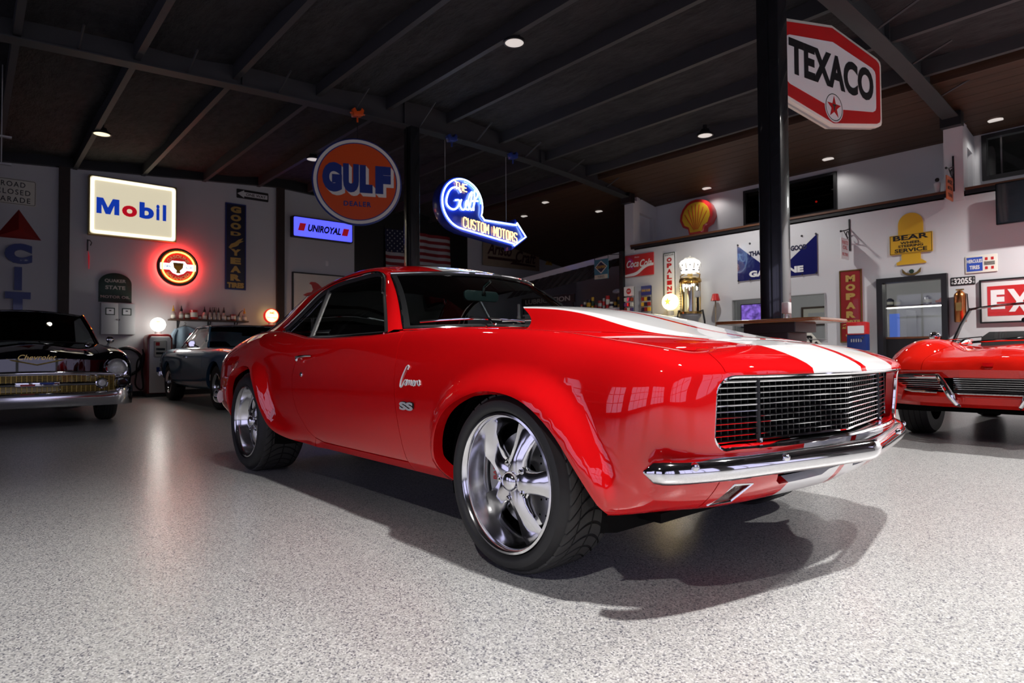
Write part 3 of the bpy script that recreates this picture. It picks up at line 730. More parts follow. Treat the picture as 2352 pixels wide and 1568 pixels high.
# front fender: door gap -> arch -> nose, up and over to the hood gap
v_low = uv_front(-.5, .475)[1]
fender = mv(door_front, GAP)+[(dF_top[0]+GAP, V8)]
fender += [(u, V8) for u in np.linspace(dF_top[0]+.05, NET.u[17]-.06, 24)]
fender += [(NET.u[17]-.06, NET.v[7]), (NET.u[17]-.045, NET.v[5]+.045)]
nose_s = [p for p in OH_uv]                                   # bottom centre -> top centre
i_top = min(range(len(OH)), key=lambda i: abs(OH[i][0]+.64)+(0 if OH[i][1] > .65 else 9))
i_bot = min(range(len(OH)), key=lambda i: abs(OH[i][0]+.60)+(0 if OH[i][1] < .55 else 9))
fender += [nose_s[i] for i in range(i_top, i_bot-1, -1)]
fender += [uv_front(-.60, .455), uv_front(-.66, .448), uv_front(-.672, .40), uv_front(-.672, .33), (uv_front(-.668, .315)[0], .0)]
fender += [(u, 0.) for u in np.linspace(uv_front(-.668, .315)[0]-.06, archF[-1][0]+.03, 9)]
fender += archF[::-1]+[(u_, 0.) for u_ in (archF[0][0]-.03, door_front[0][0]+.15, door_front[0][0]+GAP)]
both('front_fender', fender, 'red', h=.028, flange=.045, hb=.014)
# header panel + lower lip + valance are one span each across the centre
def wide(name, poly_half, m, h=.03, flange=.012, hole=None, **k):
    """half outline (centre bottom -> outwards -> centre top) completed by symmetry about the centre line"""
    uc = U_CEN; full = list(poly_half)+[(2*uc-p[0], p[1]) for p in poly_half[::-1] if abs(p[0]-uc) > 1e-6]
    def fn(u, v):
        mir = u > uc; P = body(np.where(mir, 2*uc-u, u), v); P[mir, 1] *= -1; return P
    hs = [hole, [(2*uc-p[0], p[1]) for p in hole[::-1]]] if hole else ()
    return panel(name, fn, full, m, CAR, h=h, flange=flange, holes=hs, **k)
hdr = [nose_s[-1]]+[nose_s[i] for i in range(len(OH)-2, i_top, -1)]+[(nose_s[i_top][0]+GAP*.5, nose_s[i_top][1]), (NET.u[17]-.045+GAP*.6, NET.v[5]+.045), (NET.u[17]-.06+GAP*.6, NET.v[7]), (NET.u[17]-.06+GAP*.6, V8)]
hdr += [(u, V8) for u in np.linspace(NET.u[17], U_CEN, 8)]
wide('header_panel', hdr, 'redstripe2', h=.03, flange=.03)
lip = [uv_front(0, .462)]+[uv_front(-y, .462) for y in (.15, .3, .45, .595)]+[(nose_s[i_bot][0]+.003, nose_s[i_bot][1])]+[nose_s[i] for i in range(i_bot-1, -1, -1)]
wide('lower_grille_lip', lip, 'redstripe2', h=.02, flange=.05)
FOG = ((-.640, .310), (-.562, .316), (-.530, .374), (-.606, .378))
fog = [uv_front(y, z) for y, z in FOG]
VAL = wide('front_valance', [(U_CEN, .0)]+[(u, .0) for u in np.linspace(U_CEN-.1, uv_front(-.664, .315)[0]+.004, 7)]+[uv_front(-.668, .33), uv_front(-.668, .398), uv_front(-.425, .392), uv_front(-.412, .368), uv_front(-.385, .354), uv_front(-.13, .356), uv_front(-.10, .374), uv_front(0, .378)], 'redstripe2', h=.025, flange=.03, hole=fog)
# door, rocker, quarter
door = door_front+[dF_top]+[(u, NET.v[7]-.01) for u in np.linspace(dF_top[0]-.1, dR_top[0]+.1, 10)]+[dR_top]+door_rear+[uv_at(x, .297) for x in (-1.4, -1.1, -.9)]
DOOR = panel('door', body, door, 'red', CAR, h=.03); DOOR_L = panel('door', body, door, 'red', CAR, h=.03, mirror=True)
rock = [(door_front[0][0], 0.), (door_front[0][0], uv_at(-.745, .291)[1])]+[uv_at(x, .290) for x in (-.9, -1.1, -1.4, -1.62)]+[uv_at(-1.718, .3105), uv_at(-1.722, .300), (uv_at(-1.785, .27)[0], 0.)]
both('rocker_panel', rock, 'red', h=.03, flange=.03)
quarter = [(dR_top[0]-GAP, V8)]+[(dR_top[0]-GAP, NET.v[7]-.01)]+mv(door_rear, -GAP)[:-1]+[uv_at(-1.72, .305), (uv_at(-1.79, .27)[0], 0.)]
quarter += [p for p in archR[::-1] if p[1] > .003]+[(archR[0][0]-.02, 0.), (.0, 0.), (0., V8)]
quarter = [q for i, q in enumerate(quarter) if i == 0 or abs(q[0]-quarter[i-1][0])+abs(q[1]-quarter[i-1][1]) > .002]
both('quarter_panel', quarter, 'red', h=.03, flange=.045, hb=.014)
# inner wheel wells and dark underbody
for sy in (-1, 1):
    for xc in (0.02, -2.72):
        mb = MB(); prof = [(.40, sy*.86), (.42, sy*.80), (.42, sy*.45), (.05, sy*.45)]
        mb.lathe(prof, 'Y', 28, (xc, 0, .315), arc=(-.25, PI+.25)); mb.build('wheel_well', 'void', CAR)
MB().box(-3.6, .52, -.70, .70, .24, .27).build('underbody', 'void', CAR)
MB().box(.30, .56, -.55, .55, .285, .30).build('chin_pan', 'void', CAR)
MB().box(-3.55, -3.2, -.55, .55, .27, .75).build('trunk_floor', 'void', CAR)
# hood -------------------------------------------------------------------------------------------------
HS = Spl([(.60, .777), (.545, .787), (.40, .809), (.18, .837), (-.08, .856), (-.35, .867), (-.65, .873), (-.85, .873)])
HC = Spl([(.70, .801), (.55, .822), (.40, .838), (.18, .858), (-.08, .874), (-.35, .888), (-.65, .899), (-.85, .900)])
HW = Spl([(.60, .615), (.545, .655), (.40, .672), (.18, .683), (-.08, .689), (-.35, .693), (-.65, .697), (-.85, .700)])
def hood_z(x, y):
    r = np.abs(y)/HW(np.minimum(x, .59)); return HS(np.minimum(x, .59))+(HC(x)-HS(np.minimum(x, .59)))*(1-np.clip(r, 0, 1.1)**2)
def hood_fn(u, v): return np.stack([u, v, hood_z(u, v)], 1)
seam = NET(np.linspace(dF_top[0]+.02, U_CEN, 40), V8)
seam = [(p[0], p[1]) for p in seam]
sin = [(x-(.004 if x > .55 else 0), y+.005 if y < -.05 else y) for x, y in seam]
hood_poly = sin+[(x, -y) for x, y in sin[::-1][1:]]
hood_poly = [p for p in hood_poly if p[0] > -.79]
panel('hood', hood_fn, hood_poly, 'redstripe2', CAR, h=.035, flange=.02)
# cowl-induction scoop: its own raised shell, open at the back
SH = Spl([(.50, .0), (.45, .0012), (.38, .006), (.25, .020), (.10, .046), (-.05, .076), (-.20, .098), (-.35, .112), (-.60, .122)])
def scoop_fn(u, v):
    """u 0(rear)..1(front), v -1..1 across"""
    av = np.abs(v)
    p = 1-smooth01(.68, 1.0, av)                     # 1 on the flat top, 0 at the skirt
    xr = -.435+.035*np.sin(PI*np.clip(p, 0, 1))-.105*p**1.6
    x = xr+(.50-xr)*u
    w = .33+.09*smooth01(.6, -.3, x)
    y = np.sign(v)*w*(np.where(av < .68, av*1.12, .7616+(av-.68)*.745))
    z = hood_z(x, y)+.0018+SH(x)*p*(1-.10*(y/.4)**2)
    return np.stack([x, y, z], 1)
panel('hood_scoop', scoop_fn, [(0, -1), (1, -1), (1, 1), (0, 1)], 'redstripe2', CAR, h=.03, flange=.012)
MB().box(-.40, -.39, -.27, .27, .88, .965).build('scoop_baffle', 'void', CAR)
# cowl and windshield frame -------------------------------------------------------------------------------
WB = lambda y: (-.825-.20*(np.abs(y)/.70)**2.2, .918-.018*(y/.7)**2)      # windshield base (x,z) at y
WT = lambda y: (-1.175-.240*(np.abs(y)/.55)**2.2, 1.243-.012*(y/.55)**2)
def cowl_fn(u, v):
    xb, zb = WB(v); x = -.795+(xb+.795)*u; z = hood_z(np.full_like(v, -.79), v)*(1-u)+zb*u-.022*np.sin(PI*np.clip(u, 0, 1))
    return np.stack([x, v, z], 1)
panel('cowl_panel', cowl_fn, [(0, -.692), (1, -.72), (1, .72), (0, .692)], 'red', CAR, h=.06, flip=True, flange=.01, hb=.05)
def ws_fn(u, v, off=0.):
    """u 0 base..1 header, v -1..1 across"""
    yb = v*.70; yt = v*.55; xb, zb = WB(yb); xt, zt = WT(yt)
    y = yb+(yt-yb)*u; x = xb+(xt-xb)*u; z = zb+(zt-zb)*u
    bow = .030*np.sin(PI*np.clip(u, 0, 1))
    return np.stack([x+bow*.65+off*.7, y, z+bow*.7+off*.75], 1)
def ws_rect(a, b, c, d, n=10):
    return [(a, x) for x in np.linspace(c, d, n)]+[(b, x) for x in np.linspace(d, c, n)]
panel('windshield', ws_fn, ws_rect(.03, .97, -.975, .975), 'glass', CAR, h=.06, flange=0, hb=.05, flip=True)
panel('windshield_surround', lambda u, v: ws_fn(u, v, .004), ws_rect(-.01, 1.0, -1.0, 1.0, 24), 'blacktrim', CAR, h=.05, holes=[ws_rect(.05, .965, -.955, .955, 24)], flange=.006, hb=.04, flip=True)
trim = MB()
path = [tuple(ws_fn(np.array([u]), np.array([v]), .008)[0]) for u, v in [(.0, v) for v in np.linspace(1, -1, 17)]+[(u, -1.) for u in np.linspace(.1, .9, 8)]+[(1.0, v) for v in np.linspace(-1, 1, 17)]+[(u, 1.) for u in np.linspace(.9, .1, 8)]]
trim.tube(path, .0065, 6, closed=True); trim.build('windshield_trim', 'chrome', CAR)
# roof and C pillars --------------------------------------------------------------------------------------
G = [[(-1.425, .570, 1.236), (-1.410, .537, 1.252), (-1.325, .42, 1.252), (-1.212, .21, 1.251), (-1.170, 0, 1.251)],
     [(-1.68, .580, 1.246), (-1.67, .542, 1.284), (-1.62, .42, 1.311), (-1.55, .21, 1.324), (-1.53, 0, 1.328)],
     [(-1.97, .594, 1.230), (-1.96, .554, 1.276), (-1.93, .43, 1.312), (-1.90, .21, 1.332), (-1.89, 0, 1.338)],
     [(-2.22, .620, 1.168), (-2.24, .574, 1.232), (-2.25, .44, 1.272), (-2.24, .21, 1.290), (-2.24, 0, 1.294)],
     [(-2.40, .664, 1.062), (-2.47, .612, 1.158), (-2.52, .47, 1.202), (-2.53, .22, 1.220), (-2.53, 0, 1.224)],
     [(-2.56, .714, .960), (-2.69, .660, 1.034), (-2.80, .51, 1.078), (-2.84, .24, 1.098), (-2.85, 0, 1.103)],
     [(-2.82, .745, .936), (-2.95, .700, .946), (-3.06, .55, .958), (-3.10, .25, .968), (-3.12, 0, .970)]]
G += []
ROOF = Net([[(p[0], -p[1], p[2]) for p in r]+[(p[0], p[1], p[2]) for p in r[::-1][1:]] for r in G])
vr = ROOF.v; ur = ROOF.u
roof_poly = [(0, v) for v in np.linspace(0, vr[-1], 24)]+[(u, vr[-1]) for u in np.linspace(0, ur[-1], 24)[1:]]+[(ur[-1], vr[7]-.02)]
roof_poly += [(u, vr[7]-.02-.12*(1-k/6)**2) for k, u in ((6, ur[5]), (5, ur[4]+.1), (3, ur[4]-.02), (2, ur[3]+.16), (1, ur[3]+.12))]
roof_poly += [(ur[3]+.10, v) for v in np.linspace(vr[6], vr[2], 10)]
roof_poly += [(u, vr[1]+.02+.12*(1-k/6)**2) for k, u in ((6, ur[5]), (5, ur[4]+.1), (3, ur[4]-.02), (2, ur[3]+.16), (1, ur[3]+.12))][::-1]
roof_poly += [(ur[-1], vr[1]+.02)]+[(u, 0) for u in np.linspace(ur[-1], 0, 24)[:-1]]
panel('roof', lambda u, v: ROOF(u, v), roof_poly, 'redstripe', CAR, h=.04, flange=.02, flip=True, hb=.03)
rg = [(ur[3]+.10, vr[2]), (ur[3]+.10, vr[6]), (ur[4], vr[7]-.05), (ur[5], vr[7]-.02), (ur[-1], vr[7]-.02), (ur[-1], vr[1]+.02), (ur[5], vr[1]+.02), (ur[4], vr[1]+.05)]
panel('rear_window', lambda u, v: ROOF(u, v)-np.array([0, 0, .006]), rg, 'glass', CAR, h=.08, flange=0, flip=True)
MB().tube([tuple(p) for p in ROOF(np.array([q[0] for q in rg]), np.array([q[1] for q in rg]))], .009, 6, closed=True).build('rear_window_trim', 'chrome', CAR)
def deck_fn(u, v):
    z = np.interp(u, [-3.75, -3.6, -3.3, -3.08], [.775, .83, .885, .955])-.02*(v/.7)**2+.015
    return np.stack([u, v, z], 1)
panel('trunk_lid', deck_fn, [(-3.72, -.66), (-3.1, -.70), (-3.1, .70), (-3.72, .66)], 'redstripe', CAR, h=.08, flange=.02, flip=False)
mbt = MB(); mbt.box(-3.74, -3.70, -.70, .70, .36, .80); mbt.build('tail_panel', 'red', CAR)
bump = [(-3.70+.0*y, y, .45) for y in (-.0,)]
rb = [(-3.42, -.875, .47), (-3.62, -.845, .47), (-3.76, -.70, .47), (-3.80, -.35, .47), (-3.81, 0, .47), (-3.80, .35, .47), (-3.76, .70, .47), (-3.62, .845, .47), (-3.42, .875, .47)]
MB().tube([tuple(p) for p in curve_pts(rb, 4)], .045, 10, flat=(.55, 1.1)).build('rear_bumper', 'chrome', CAR)
# side glass, pillars, weather strips ------------------------------------------------------------------------
def rail(t, sy):
    """window top line, t 0 at A-pillar foot .. 1 at the rear corner"""
    P = curve_pts([(-1.055, .772, .882), (-1.20, .695, 1.015), (-1.34, .622, 1.140), (-1.44, .572, 1.220), (-1.70, .580, 1.236), (-1.97, .594, 1.218), (-2.18, .616, 1.164), (-2.37, .660, 1.052), (-2.495, .722, .952)], 8)
    i = t*(len(P)-1); k = min(int(i), len(P)-2); f = i-k; p = P[k]*(1-f)+P[k+1]*f
    return (p[0], sy*p[1], p[2])
for sy in (-1, 1):
    top = [rail(t, sy) for t in np.linspace(0, 1, 40)]
    sill = [(-2.495, sy*.726, .940), (-2.36, sy*.748, .902), (-2.22, sy*.762, .880), (-1.9, sy*.766, .878), (-1.5, sy*.770, .876), (-1.06, sy*.772, .879)]
    out = top+sill[1:-1]
    def glass_pts(poly, inset):
        c = np.mean(poly, axis=0); return poly
    # one curved pane each for door window and quarter window
    def pane(poly, name, m, dy=0.):
        mb = MB(); n = len(poly)
        tr = tessellate_polygon([[Vector((p[0], p[2], 0)) for p in poly]])
        mb.add([(p[0], p[1]+sy*dy, p[2]) for p in poly], tr); return flat_build(mb, name, m, CAR)
    def at_rail(x):
        for a, b in zip(top, top[1:]):
            if a[0] >= x >= b[0] and a[2] > 1.0: f = (x-a[0])/(b[0]-a[0]); return tuple(a[k]+(b[k]-a[k])*f for k in range(3))
    x1t, x1b = -2.08, -2.005
    pt = at_rail(x1t); pb = (x1b, sy*.763, .879)
    front = [p for p in top if p[0] > x1t]+[pt, pb]+[q for q in sill[::-1] if q[0] > x1b][::-1]
    rear = [pt]+[p for p in top if p[0] < x1t]+[q for q in sill if q[0] < x1b][1:]+[pb]
    pane(front, 'door_glass', 'glass', -.004); pane(rear, 'quarter_glass', 'glass', -.004)
    MB().tube([pt, pb], .010, 6, flat=(.7, 1.2)).build('window_divider', 'brushed', CAR)
    MB().tube([(p[0], p[1], p[2]) for p in top], .013, 8, flat=(1, 1.2)).build('window_weatherstrip', 'blacktrim', CAR)
    MB().tube([(p[0], p[1]+sy*.016, p[2]+.013) for p in top[8:]], .007, 6).build('drip_rail', 'chrome', CAR)
    MB().tube([(p[0], p[1]+sy*.012, p[2]) for p in sill], .012, 8, flat=(.8, 1.)).build('belt_moulding', 'chromeworn', CAR)
    MB().tube([(p[0], p[1]-sy*.012, p[2]-.004) for p in sill], .022, 8, flat=(.8, 1.)).build('belt_weatherstrip', 'blacktrim', CAR)
    # A pillar: strip between window line and windshield edge
    mb = MB(); rs = []
    for k in range(9):
        t = k/8; a = np.array(rail(t*.375, sy)); b = ws_fn(np.array([t*.99]), np.array([sy*1.0]), .006)[0]
        a = a+np.array([.012, sy*.004, .006]); n = np.array([.35, sy*.8, .35])*.014
        rs.append([tuple(a-n*1.6), tuple(a), tuple((a+b)/2+n*1.2), tuple(b), tuple(b-n*1.6)])
    mb.rings(rs, False); mb.build('windshield_pillar', 'red', CAR, smooth=60)
# bumper ---------------------------------------------------------------------------------------------------
def bumper(parent):
    cen = [(.615, .908), (.665, .872), (.708, .80), (.738, .72), (.768, .60), (.808, .40), (.848, .20), (.878, .03)]
    h1 = curve_pts([(x, -y) for x, y in cen], 5); P = np.vstack([h1, [(.8805, -.006), (.8805, .006)], h1[::-1]*np.array([1, -1])])
    hz = lambda k: .0
    rs = []; n = len(P)
    for i, (x, y) in enumerate(P):
        a, b = P[max(i-1, 0)], P[min(i+1, n-1)]; t = (b-a)/np.linalg.norm(b-a); nx, ny = t[1], -t[0]
        s = min(i, n-1-i)/(n-1)*2; tp = min(1., .30+2.2*s**.5) if s < .12 else 1.
        tp = math.sqrt(max(.02, 1-(1-min(1, s/.045))**2))
        zc = .440
        prof = [(-.034, .030), (-.014, .036), (.006, .032), (.019, .020), (.026, .006), (.026, -.010), (.018, -.026), (.002, -.036), (-.020, -.038), (-.034, -.032), (-.036, .0)]
        rs.append([(x+nx*(p[0] if p[0] < 0 else p[0]*max(tp, .35)), y+ny*(p[0] if p[0] < 0 else p[0]*max(tp, .35)), zc+p[1]*tp) for p in prof])
    return MB().rings(rs).build('front_bumper', 'chrome', parent, smooth=45)
BUMP = bumper(CAR)
for y in (-.80, -.47, .47, .80):
    x = np.interp(abs(y), [0, .20, .40, .60, .72, .80, .872], [.88, .848, .808, .768, .738, .708, .665])
    a = {-.80: -.75, -.47: -.16, .47: .16, .80: .75}[y]
    mb = MB().lathe([(0, .010), (.008, .008), (.012, .003), (.013, -.006)], 'X', 14); mb.xf(Matrix.Translation((x+.022*math.cos(a), y+.028*math.sin(a), .456)) @ Matrix.Rotation(a, 4, 'Z'))
    mb.build('bumper_bolt', 'chrome', BUMP)
# dark gap behind the bumper
def gap_fn(u, v):
    P = NET(u, v); P = P.copy(); P[:, 0] -= .05; return P
MB().rings([[(x-.055, y*.98, z) for (x, y) in [(.60, -.80), (.70, -.76), (.755, -.62), (.80, -.38), (.82, 0), (.80, .38), (.755, .62), (.70, .76), (.60, .80)]] for z in (.385, .47)], False).build('radiator_support', 'void', CAR)
# fog lamps --------------------------------------------------------------------------------------------------
for sy in (-1, 1):
    c4 = [NET(*p) for p in fog]; c4 = [np.array((p[0], sy*abs(p[1]), p[2])) for p in c4]
    mid = sum(c4)/4; back = np.array([-.035, -sy*.012, .0])
    mb = MB(); mb.rings([[tuple(p) for p in c4], [tuple(p*.94+mid*.06+back) for p in c4]], True, False, True); mb.build('fog_lamp_reflector', 'chrome', VAL, smooth=None)
    mb = MB(); mb.add([tuple(p+np.array([-.006, 0, 0])) for p in c4], [(0, 1, 2, 3)]); flat_build(mb, 'fog_lamp_lens', 'foglens', VAL)
    MB().tube([tuple(p+np.array([.001, 0, 0])) for p in c4], .0035, 6, closed=True).build('fog_lamp_rim', 'chrome', VAL)
    MB().sphere(tuple(mid+np.array([-.018, 0, .018])), .011, 10, 8).build('fog_bulb', 'fogglass0', VAL)
# grille -------------------------------------------------------------------------------------------------------
def nose_x(y, z):
    yy = -abs(y); u, v = uv_front(yy, z); return float(NET(u, v)[0])
NX = {}
for z in (.485, .60, .706):
    ys = np.linspace(0, .75, 12); NX[z] = Spl([(y, nose_x(y, z)) for y in ys])
def nx(y, z):
    zz = sorted(NX); return float(np.interp(z, zz, [NX[k](abs(y)) for k in zz]))
ohf = [(y, z) for y, z in OH]+[(-y, z) for y, z in OH[::-1][1:-1]]
# black bucket behind the opening
rs = [[(nx(y, z)-d, y*s, .606+(z-.606)*s) for y, z in ohf] for d, s in ((.004, .999), (.05, .985), (.17, .97))]
MB().rings(rs, True, False, True).build('grille_bucket', 'blackgloss', CAR)
MB().tube([(nx(y, z)-.006, y*.992, .606+(z-.606)*.985) for y, z in ohf], .0075, 6, closed=True).build('grille_opening_trim', 'chrome', CAR)
GR = part_empty('grille', CAR)
# egg-crate grille in three spans: centre (V-shaped) and two headlamp doors
def gx(y): return .795-.075*abs(y)/.5 if abs(y) < .5 else .720-.045*(abs(y)-.5)/.2
g_top, g_bot = .686, .506
NB = 10
for sp, (ya, yb) in enumerate(((-.695, -.498), (-.482, .482), (.498, .695))):
    n = 14 if sp == 1 else 4
    ys = [ya+(yb-ya)*k/n for k in range(n+1)]
    def taper(y): return .0 if abs(y) < .5 else 0.
    frame = MB(); frame.tube([(gx(y)+.014, y, g_top) for y in ys], .0042, 6); frame.tube([(gx(y)+.014, y, g_bot) for y in ys], .0042, 6)
    if sp != 1: yo_ = ya if sp == 0 else yb; frame.tube([(gx(yo_)+.014, yo_, g_top), (gx(yo_)+.014, yo_, g_bot)], .0042, 6)
    frame.build('grille_frame', 'chrome', GR)
    for k in range(1, NB):
        z = g_bot+(g_top-g_bot)*k/NB
        mb = MB(); mb.tube([(gx(y)+.016, y, z) for y in ys], .0025, 6); mb.build('grille_bar', 'chromeworn', GR)
    nv = int(round((yb-ya)/.030)); 
    me_ = None
    for k in range(1, nv):
        y = ya+(yb-ya)*k/nv
        if me_ is None:
            mb = MB(); mb.box(-.045, .008, -.0022, .0022, g_bot, g_top); vo = mb.build('grille_fin', 'blacktrim', GR); me_ = vo.data
        else: vo = link_mesh('grille_fin', me_, GR)
        vo.location = (gx(y), y, 0)
    for k in range(NB+1):
        z = g_bot+(g_top-g_bot)*k/NB
        mb = MB(); mb.rings([[(gx(y)-.04, y, z-.002), (gx(y)+.010, y, z-.002), (gx(y)+.010, y, z+.002), (gx(y)-.04, y, z+.002)] for y in ys]); mb.build('grille_shelf', 'blacktrim', GR, smooth=None)
    mb = MB(); mb.rings([[(gx(y)-.05, y, g_bot-.01), (gx(y)-.05, y, g_top+.01)] for y in ys], False); mb.build('grille_backing', 'void', GR)
for y in (-.49, .49):
    MB().tube([(gx(y)+.012, y, g_top+.008), (gx(y)+.012, y, g_bot-.008)], .009, 8).build('grille_divider', 'black', GR)
    MB().tube([(gx(y)+.022, y, g_bot+.004), (gx(y)+.022, y, g_bot-.010)], .006, 8).build('grille_clip', 'chrome', GR)
mbx = MB(); mbx.rings([[(gx(y)-.03, y, g_top+.004), (nx(y, .71)-.02, y, .703), (nx(y, .71)-.02, y, .708), (gx(y)-.03, y, g_top+.012)] for y in np.linspace(-.67, .67, 17)]); mbx.build('grille_upper_shelf', 'blackgloss', GR)
mbx = MB(); mbx.rings([[(gx(y)-.03, y, g_bot-.004), (nx(y, .485)-.02, y, .491), (nx(y, .485)-.02, y, .487), (gx(y)-.03, y, g_bot-.012)] for y in np.linspace(-.67, .67, 17)]); mbx.build('grille_lower_shelf', 'chromeworn', GR)
# wheels ---------------------------------------------------------------------------------------------------------
def tyre_wheel(x, sy, R, rim, width, yo, a0):
    """wheel standing with outer lip plane at y = sy*yo"""
    W_ = part_empty('wheel', CAR, (x, sy*yo, R))
    o = -sy                      # inward direction
    T = MB(); sh = R-.004
    prof = [(rim-.012, .018), (rim+.002, .004), (rim+.006, -.008), (rim+.3*(R-rim), -.014), (rim+.62*(R-rim), -.008), (R-.018, .010), (R-.004, .030), (R, .055),
            (R+.001, width*.5), (R, width-.055), (R-.004, width-.03), (R-.018, width-.01), (rim+.5*(R-rim), width+.008), (rim+.1*(R-rim), width), (rim-.012, width-.02)]
    T.lathe([(r, o*h) for r, h in prof], 'Y', 96); T.build('tire', 'tyre', W_, smooth=50)
    MB().lathe([(R+.0012, o*.052), (R+.0018, o*width*.5), (R+.0012, o*(width-.052))], 'Y', 96).build('tread_base', 'groove', W_)
    # tread blocks: directional curved grooves drawn as proud blocks
    TB = MB(); nb = 40
    def P3(a, h, r): return (r*math.cos(a), o*h, r*math.sin(a))
    for k in range(nb):
        a0_ = 2*PI*k/nb; da = 2*PI/nb
        def off(h): t = (h-.03)/(width-.06); return -.9*da*4*(t-.5)**2*1.6
        for (ha, hb_) in ((.022, .060), (.066, width*.5-.004), (width*.5+.004, width-.066), (width-.060, width-.022)):
            n = 4; vs = []
            for i in range(n+1):
                h = ha+(hb_-ha)*i/n
                for j, e in ((0, .06), (1, .83)):
                    r = R+.0055-.010*max(0, (abs(h-width/2)-(width/2-.05))/.03)**2*.9
                    a = a0_+da*e+off(h); vs.append(P3(a, h, r)); vs.append(P3(a, h, R-.012))
            fs = []
            for i in range(n):
                b = i*4; c = b+4
                fs += [(b, b+2, c+2, c), (b, c, c+1, b+1), (b+2, b+3, c+3, c+2)]
            fs += [(0, 1, 3, 2), (n*4, n*4+2, n*4+3, n*4+1)]
            TB.add(vs, fs)
    TB.build('tread', 'tyretread', W_, smooth=30)['kind'] = 'stuff'
    # rim: polished lip and deep barrel
    Rm = MB(); rl = rim
    Rm.lathe([(r, o*h) for r, h in ((rl-.004, .012), (rl, .004), (rl-.002, -.003), (rl-.010, -.005), (rl-.017, .002), (rl-.022, .020), (rl-.026, .055), (rl-.040, .075), (rl-.045, .10), (rl-.045, width-.05), (rl-.02, width-.01))], 'Y', 72)
    Rm.build('rim', 'polish', W_, smooth=50)
    # five flared spokes
    for k in range(5):
        a = a0+2*PI*k/5; rs = []
        for (r, hw, h, cr, th) in ((.032, .044, .040, .006, .04), (.060, .042, .040, .010, .04), (.090, .037, .044, .012, .036), (.12, .039, .052, .011, .03), (.155, .046, .062, .009, .026), (rl-.058, .056, .072, .006, .02), (rl-.036, .062, .080, .003, .012)):
            row = []
            for (s_, d) in ((-1, th), (-1.02, .006), (-.85, 0), (-.4, -cr*.35), (0, -cr), (.4, -cr*.35), (.85, 0), (1.02, .006), (1, th)):
                y_ = h+d; t_ = hw*s_
                row.append((r*math.cos(a)-t_*math.sin(a), o*y_, r*math.sin(a)+t_*math.cos(a)))
            rs.append(row)
        MB().rings(rs, False).build('spoke', 'polish', W_, smooth=55)
    Hb = MB(); Hb.lathe([(r, o*h) for r, h in ((0, .012), (.014, .013), (.028, .018), (.036, .028), (.038, .040), (.075, .047), (.084, .056), (.066, .09), (0, .09))], 'Y', 40); Hb.build('hub', 'polish', W_, smooth=50)
    for k in range(5):
        a = a0+2*PI*(k+.5)/5; c = (.066*math.cos(a), 0, .066*math.sin(a))
        mb = MB(); mb.lathe([(0, o*.032), (.006, o*.032), (.0095, o*.036), (.0095, o*.052)], 'Y', 6, c); n_ = mb.build('lug_nut', 'chrome', W_)
        mb = MB(); mb.lathe([(.0125, o*.0445), (.0165, o*.0435), (.0165, o*.047)], 'Y', 16, c); mb.build('lug_seat', 'black', W_)
    D = MB(); D.lathe([(r, o*h) for r, h in ((.06, .115), (.172, .115), (.172, .14), (.06, .14))], 'Y', 48); Ds = D.build('brake_disc', 'brushed', W_)
    for k in range(36):
        a = 2*PI*k/36; mb_r = .10+.055*((k % 4)/3)
        if k == 0: hm = MB().lathe([(0, 0), (.0042, 0)], 'Y', 8).mesh('disc_hole', 'void'); 
        q = link_mesh('disc_hole', hm, Ds); q.location = (mb_r*math.cos(a), o*.1145, mb_r*math.sin(a))
    C_ = MB(); ca = PI-.05 if x > -1 else .3
    pr = []
    for i in range(9):
        a = ca-.48+.96*i/8
        pr.append([(.195*math.cos(a), o*.095, .195*math.sin(a)), (.118*math.cos(a), o*.095, .118*math.sin(a)), (.118*math.cos(a), o*.155, .118*math.sin(a)), (.195*math.cos(a), o*.155, .195*math.sin(a))])
    C_.rings(pr); Cal = C_.build('brake_caliper', 'grey', W_, bevel=.006)
    mb = MB(); text_mb(mb, 'BAER', 0, 0, .07, .020, 0, bold=.02)
    mb.xf(Matrix(((0, -1 if sy < 0 else 1, 0, .16*math.cos(ca-.05)), (0, 0, o*-1, o*.0935), (1, 0, 0, .16*math.sin(ca)+.005), (0, 0, 0, 1))))
    flat_build(mb, 'caliper_lettering', 'redsign', W_)
    mb = MB(); mb.lathe([(r, o*h) for r, h in ((.26, .16), (.20, .17), (.0, .17))], 'Y', 32); mb.build('wheel_backing', 'void', W_)
    return W_
for sy in (-1, 1):
    tyre_wheel(-.005, sy, .318, .250, .255, .905, 1.30)
    tyre_wheel(-2.735, sy, .333, .243, .29, .905, 1.0)
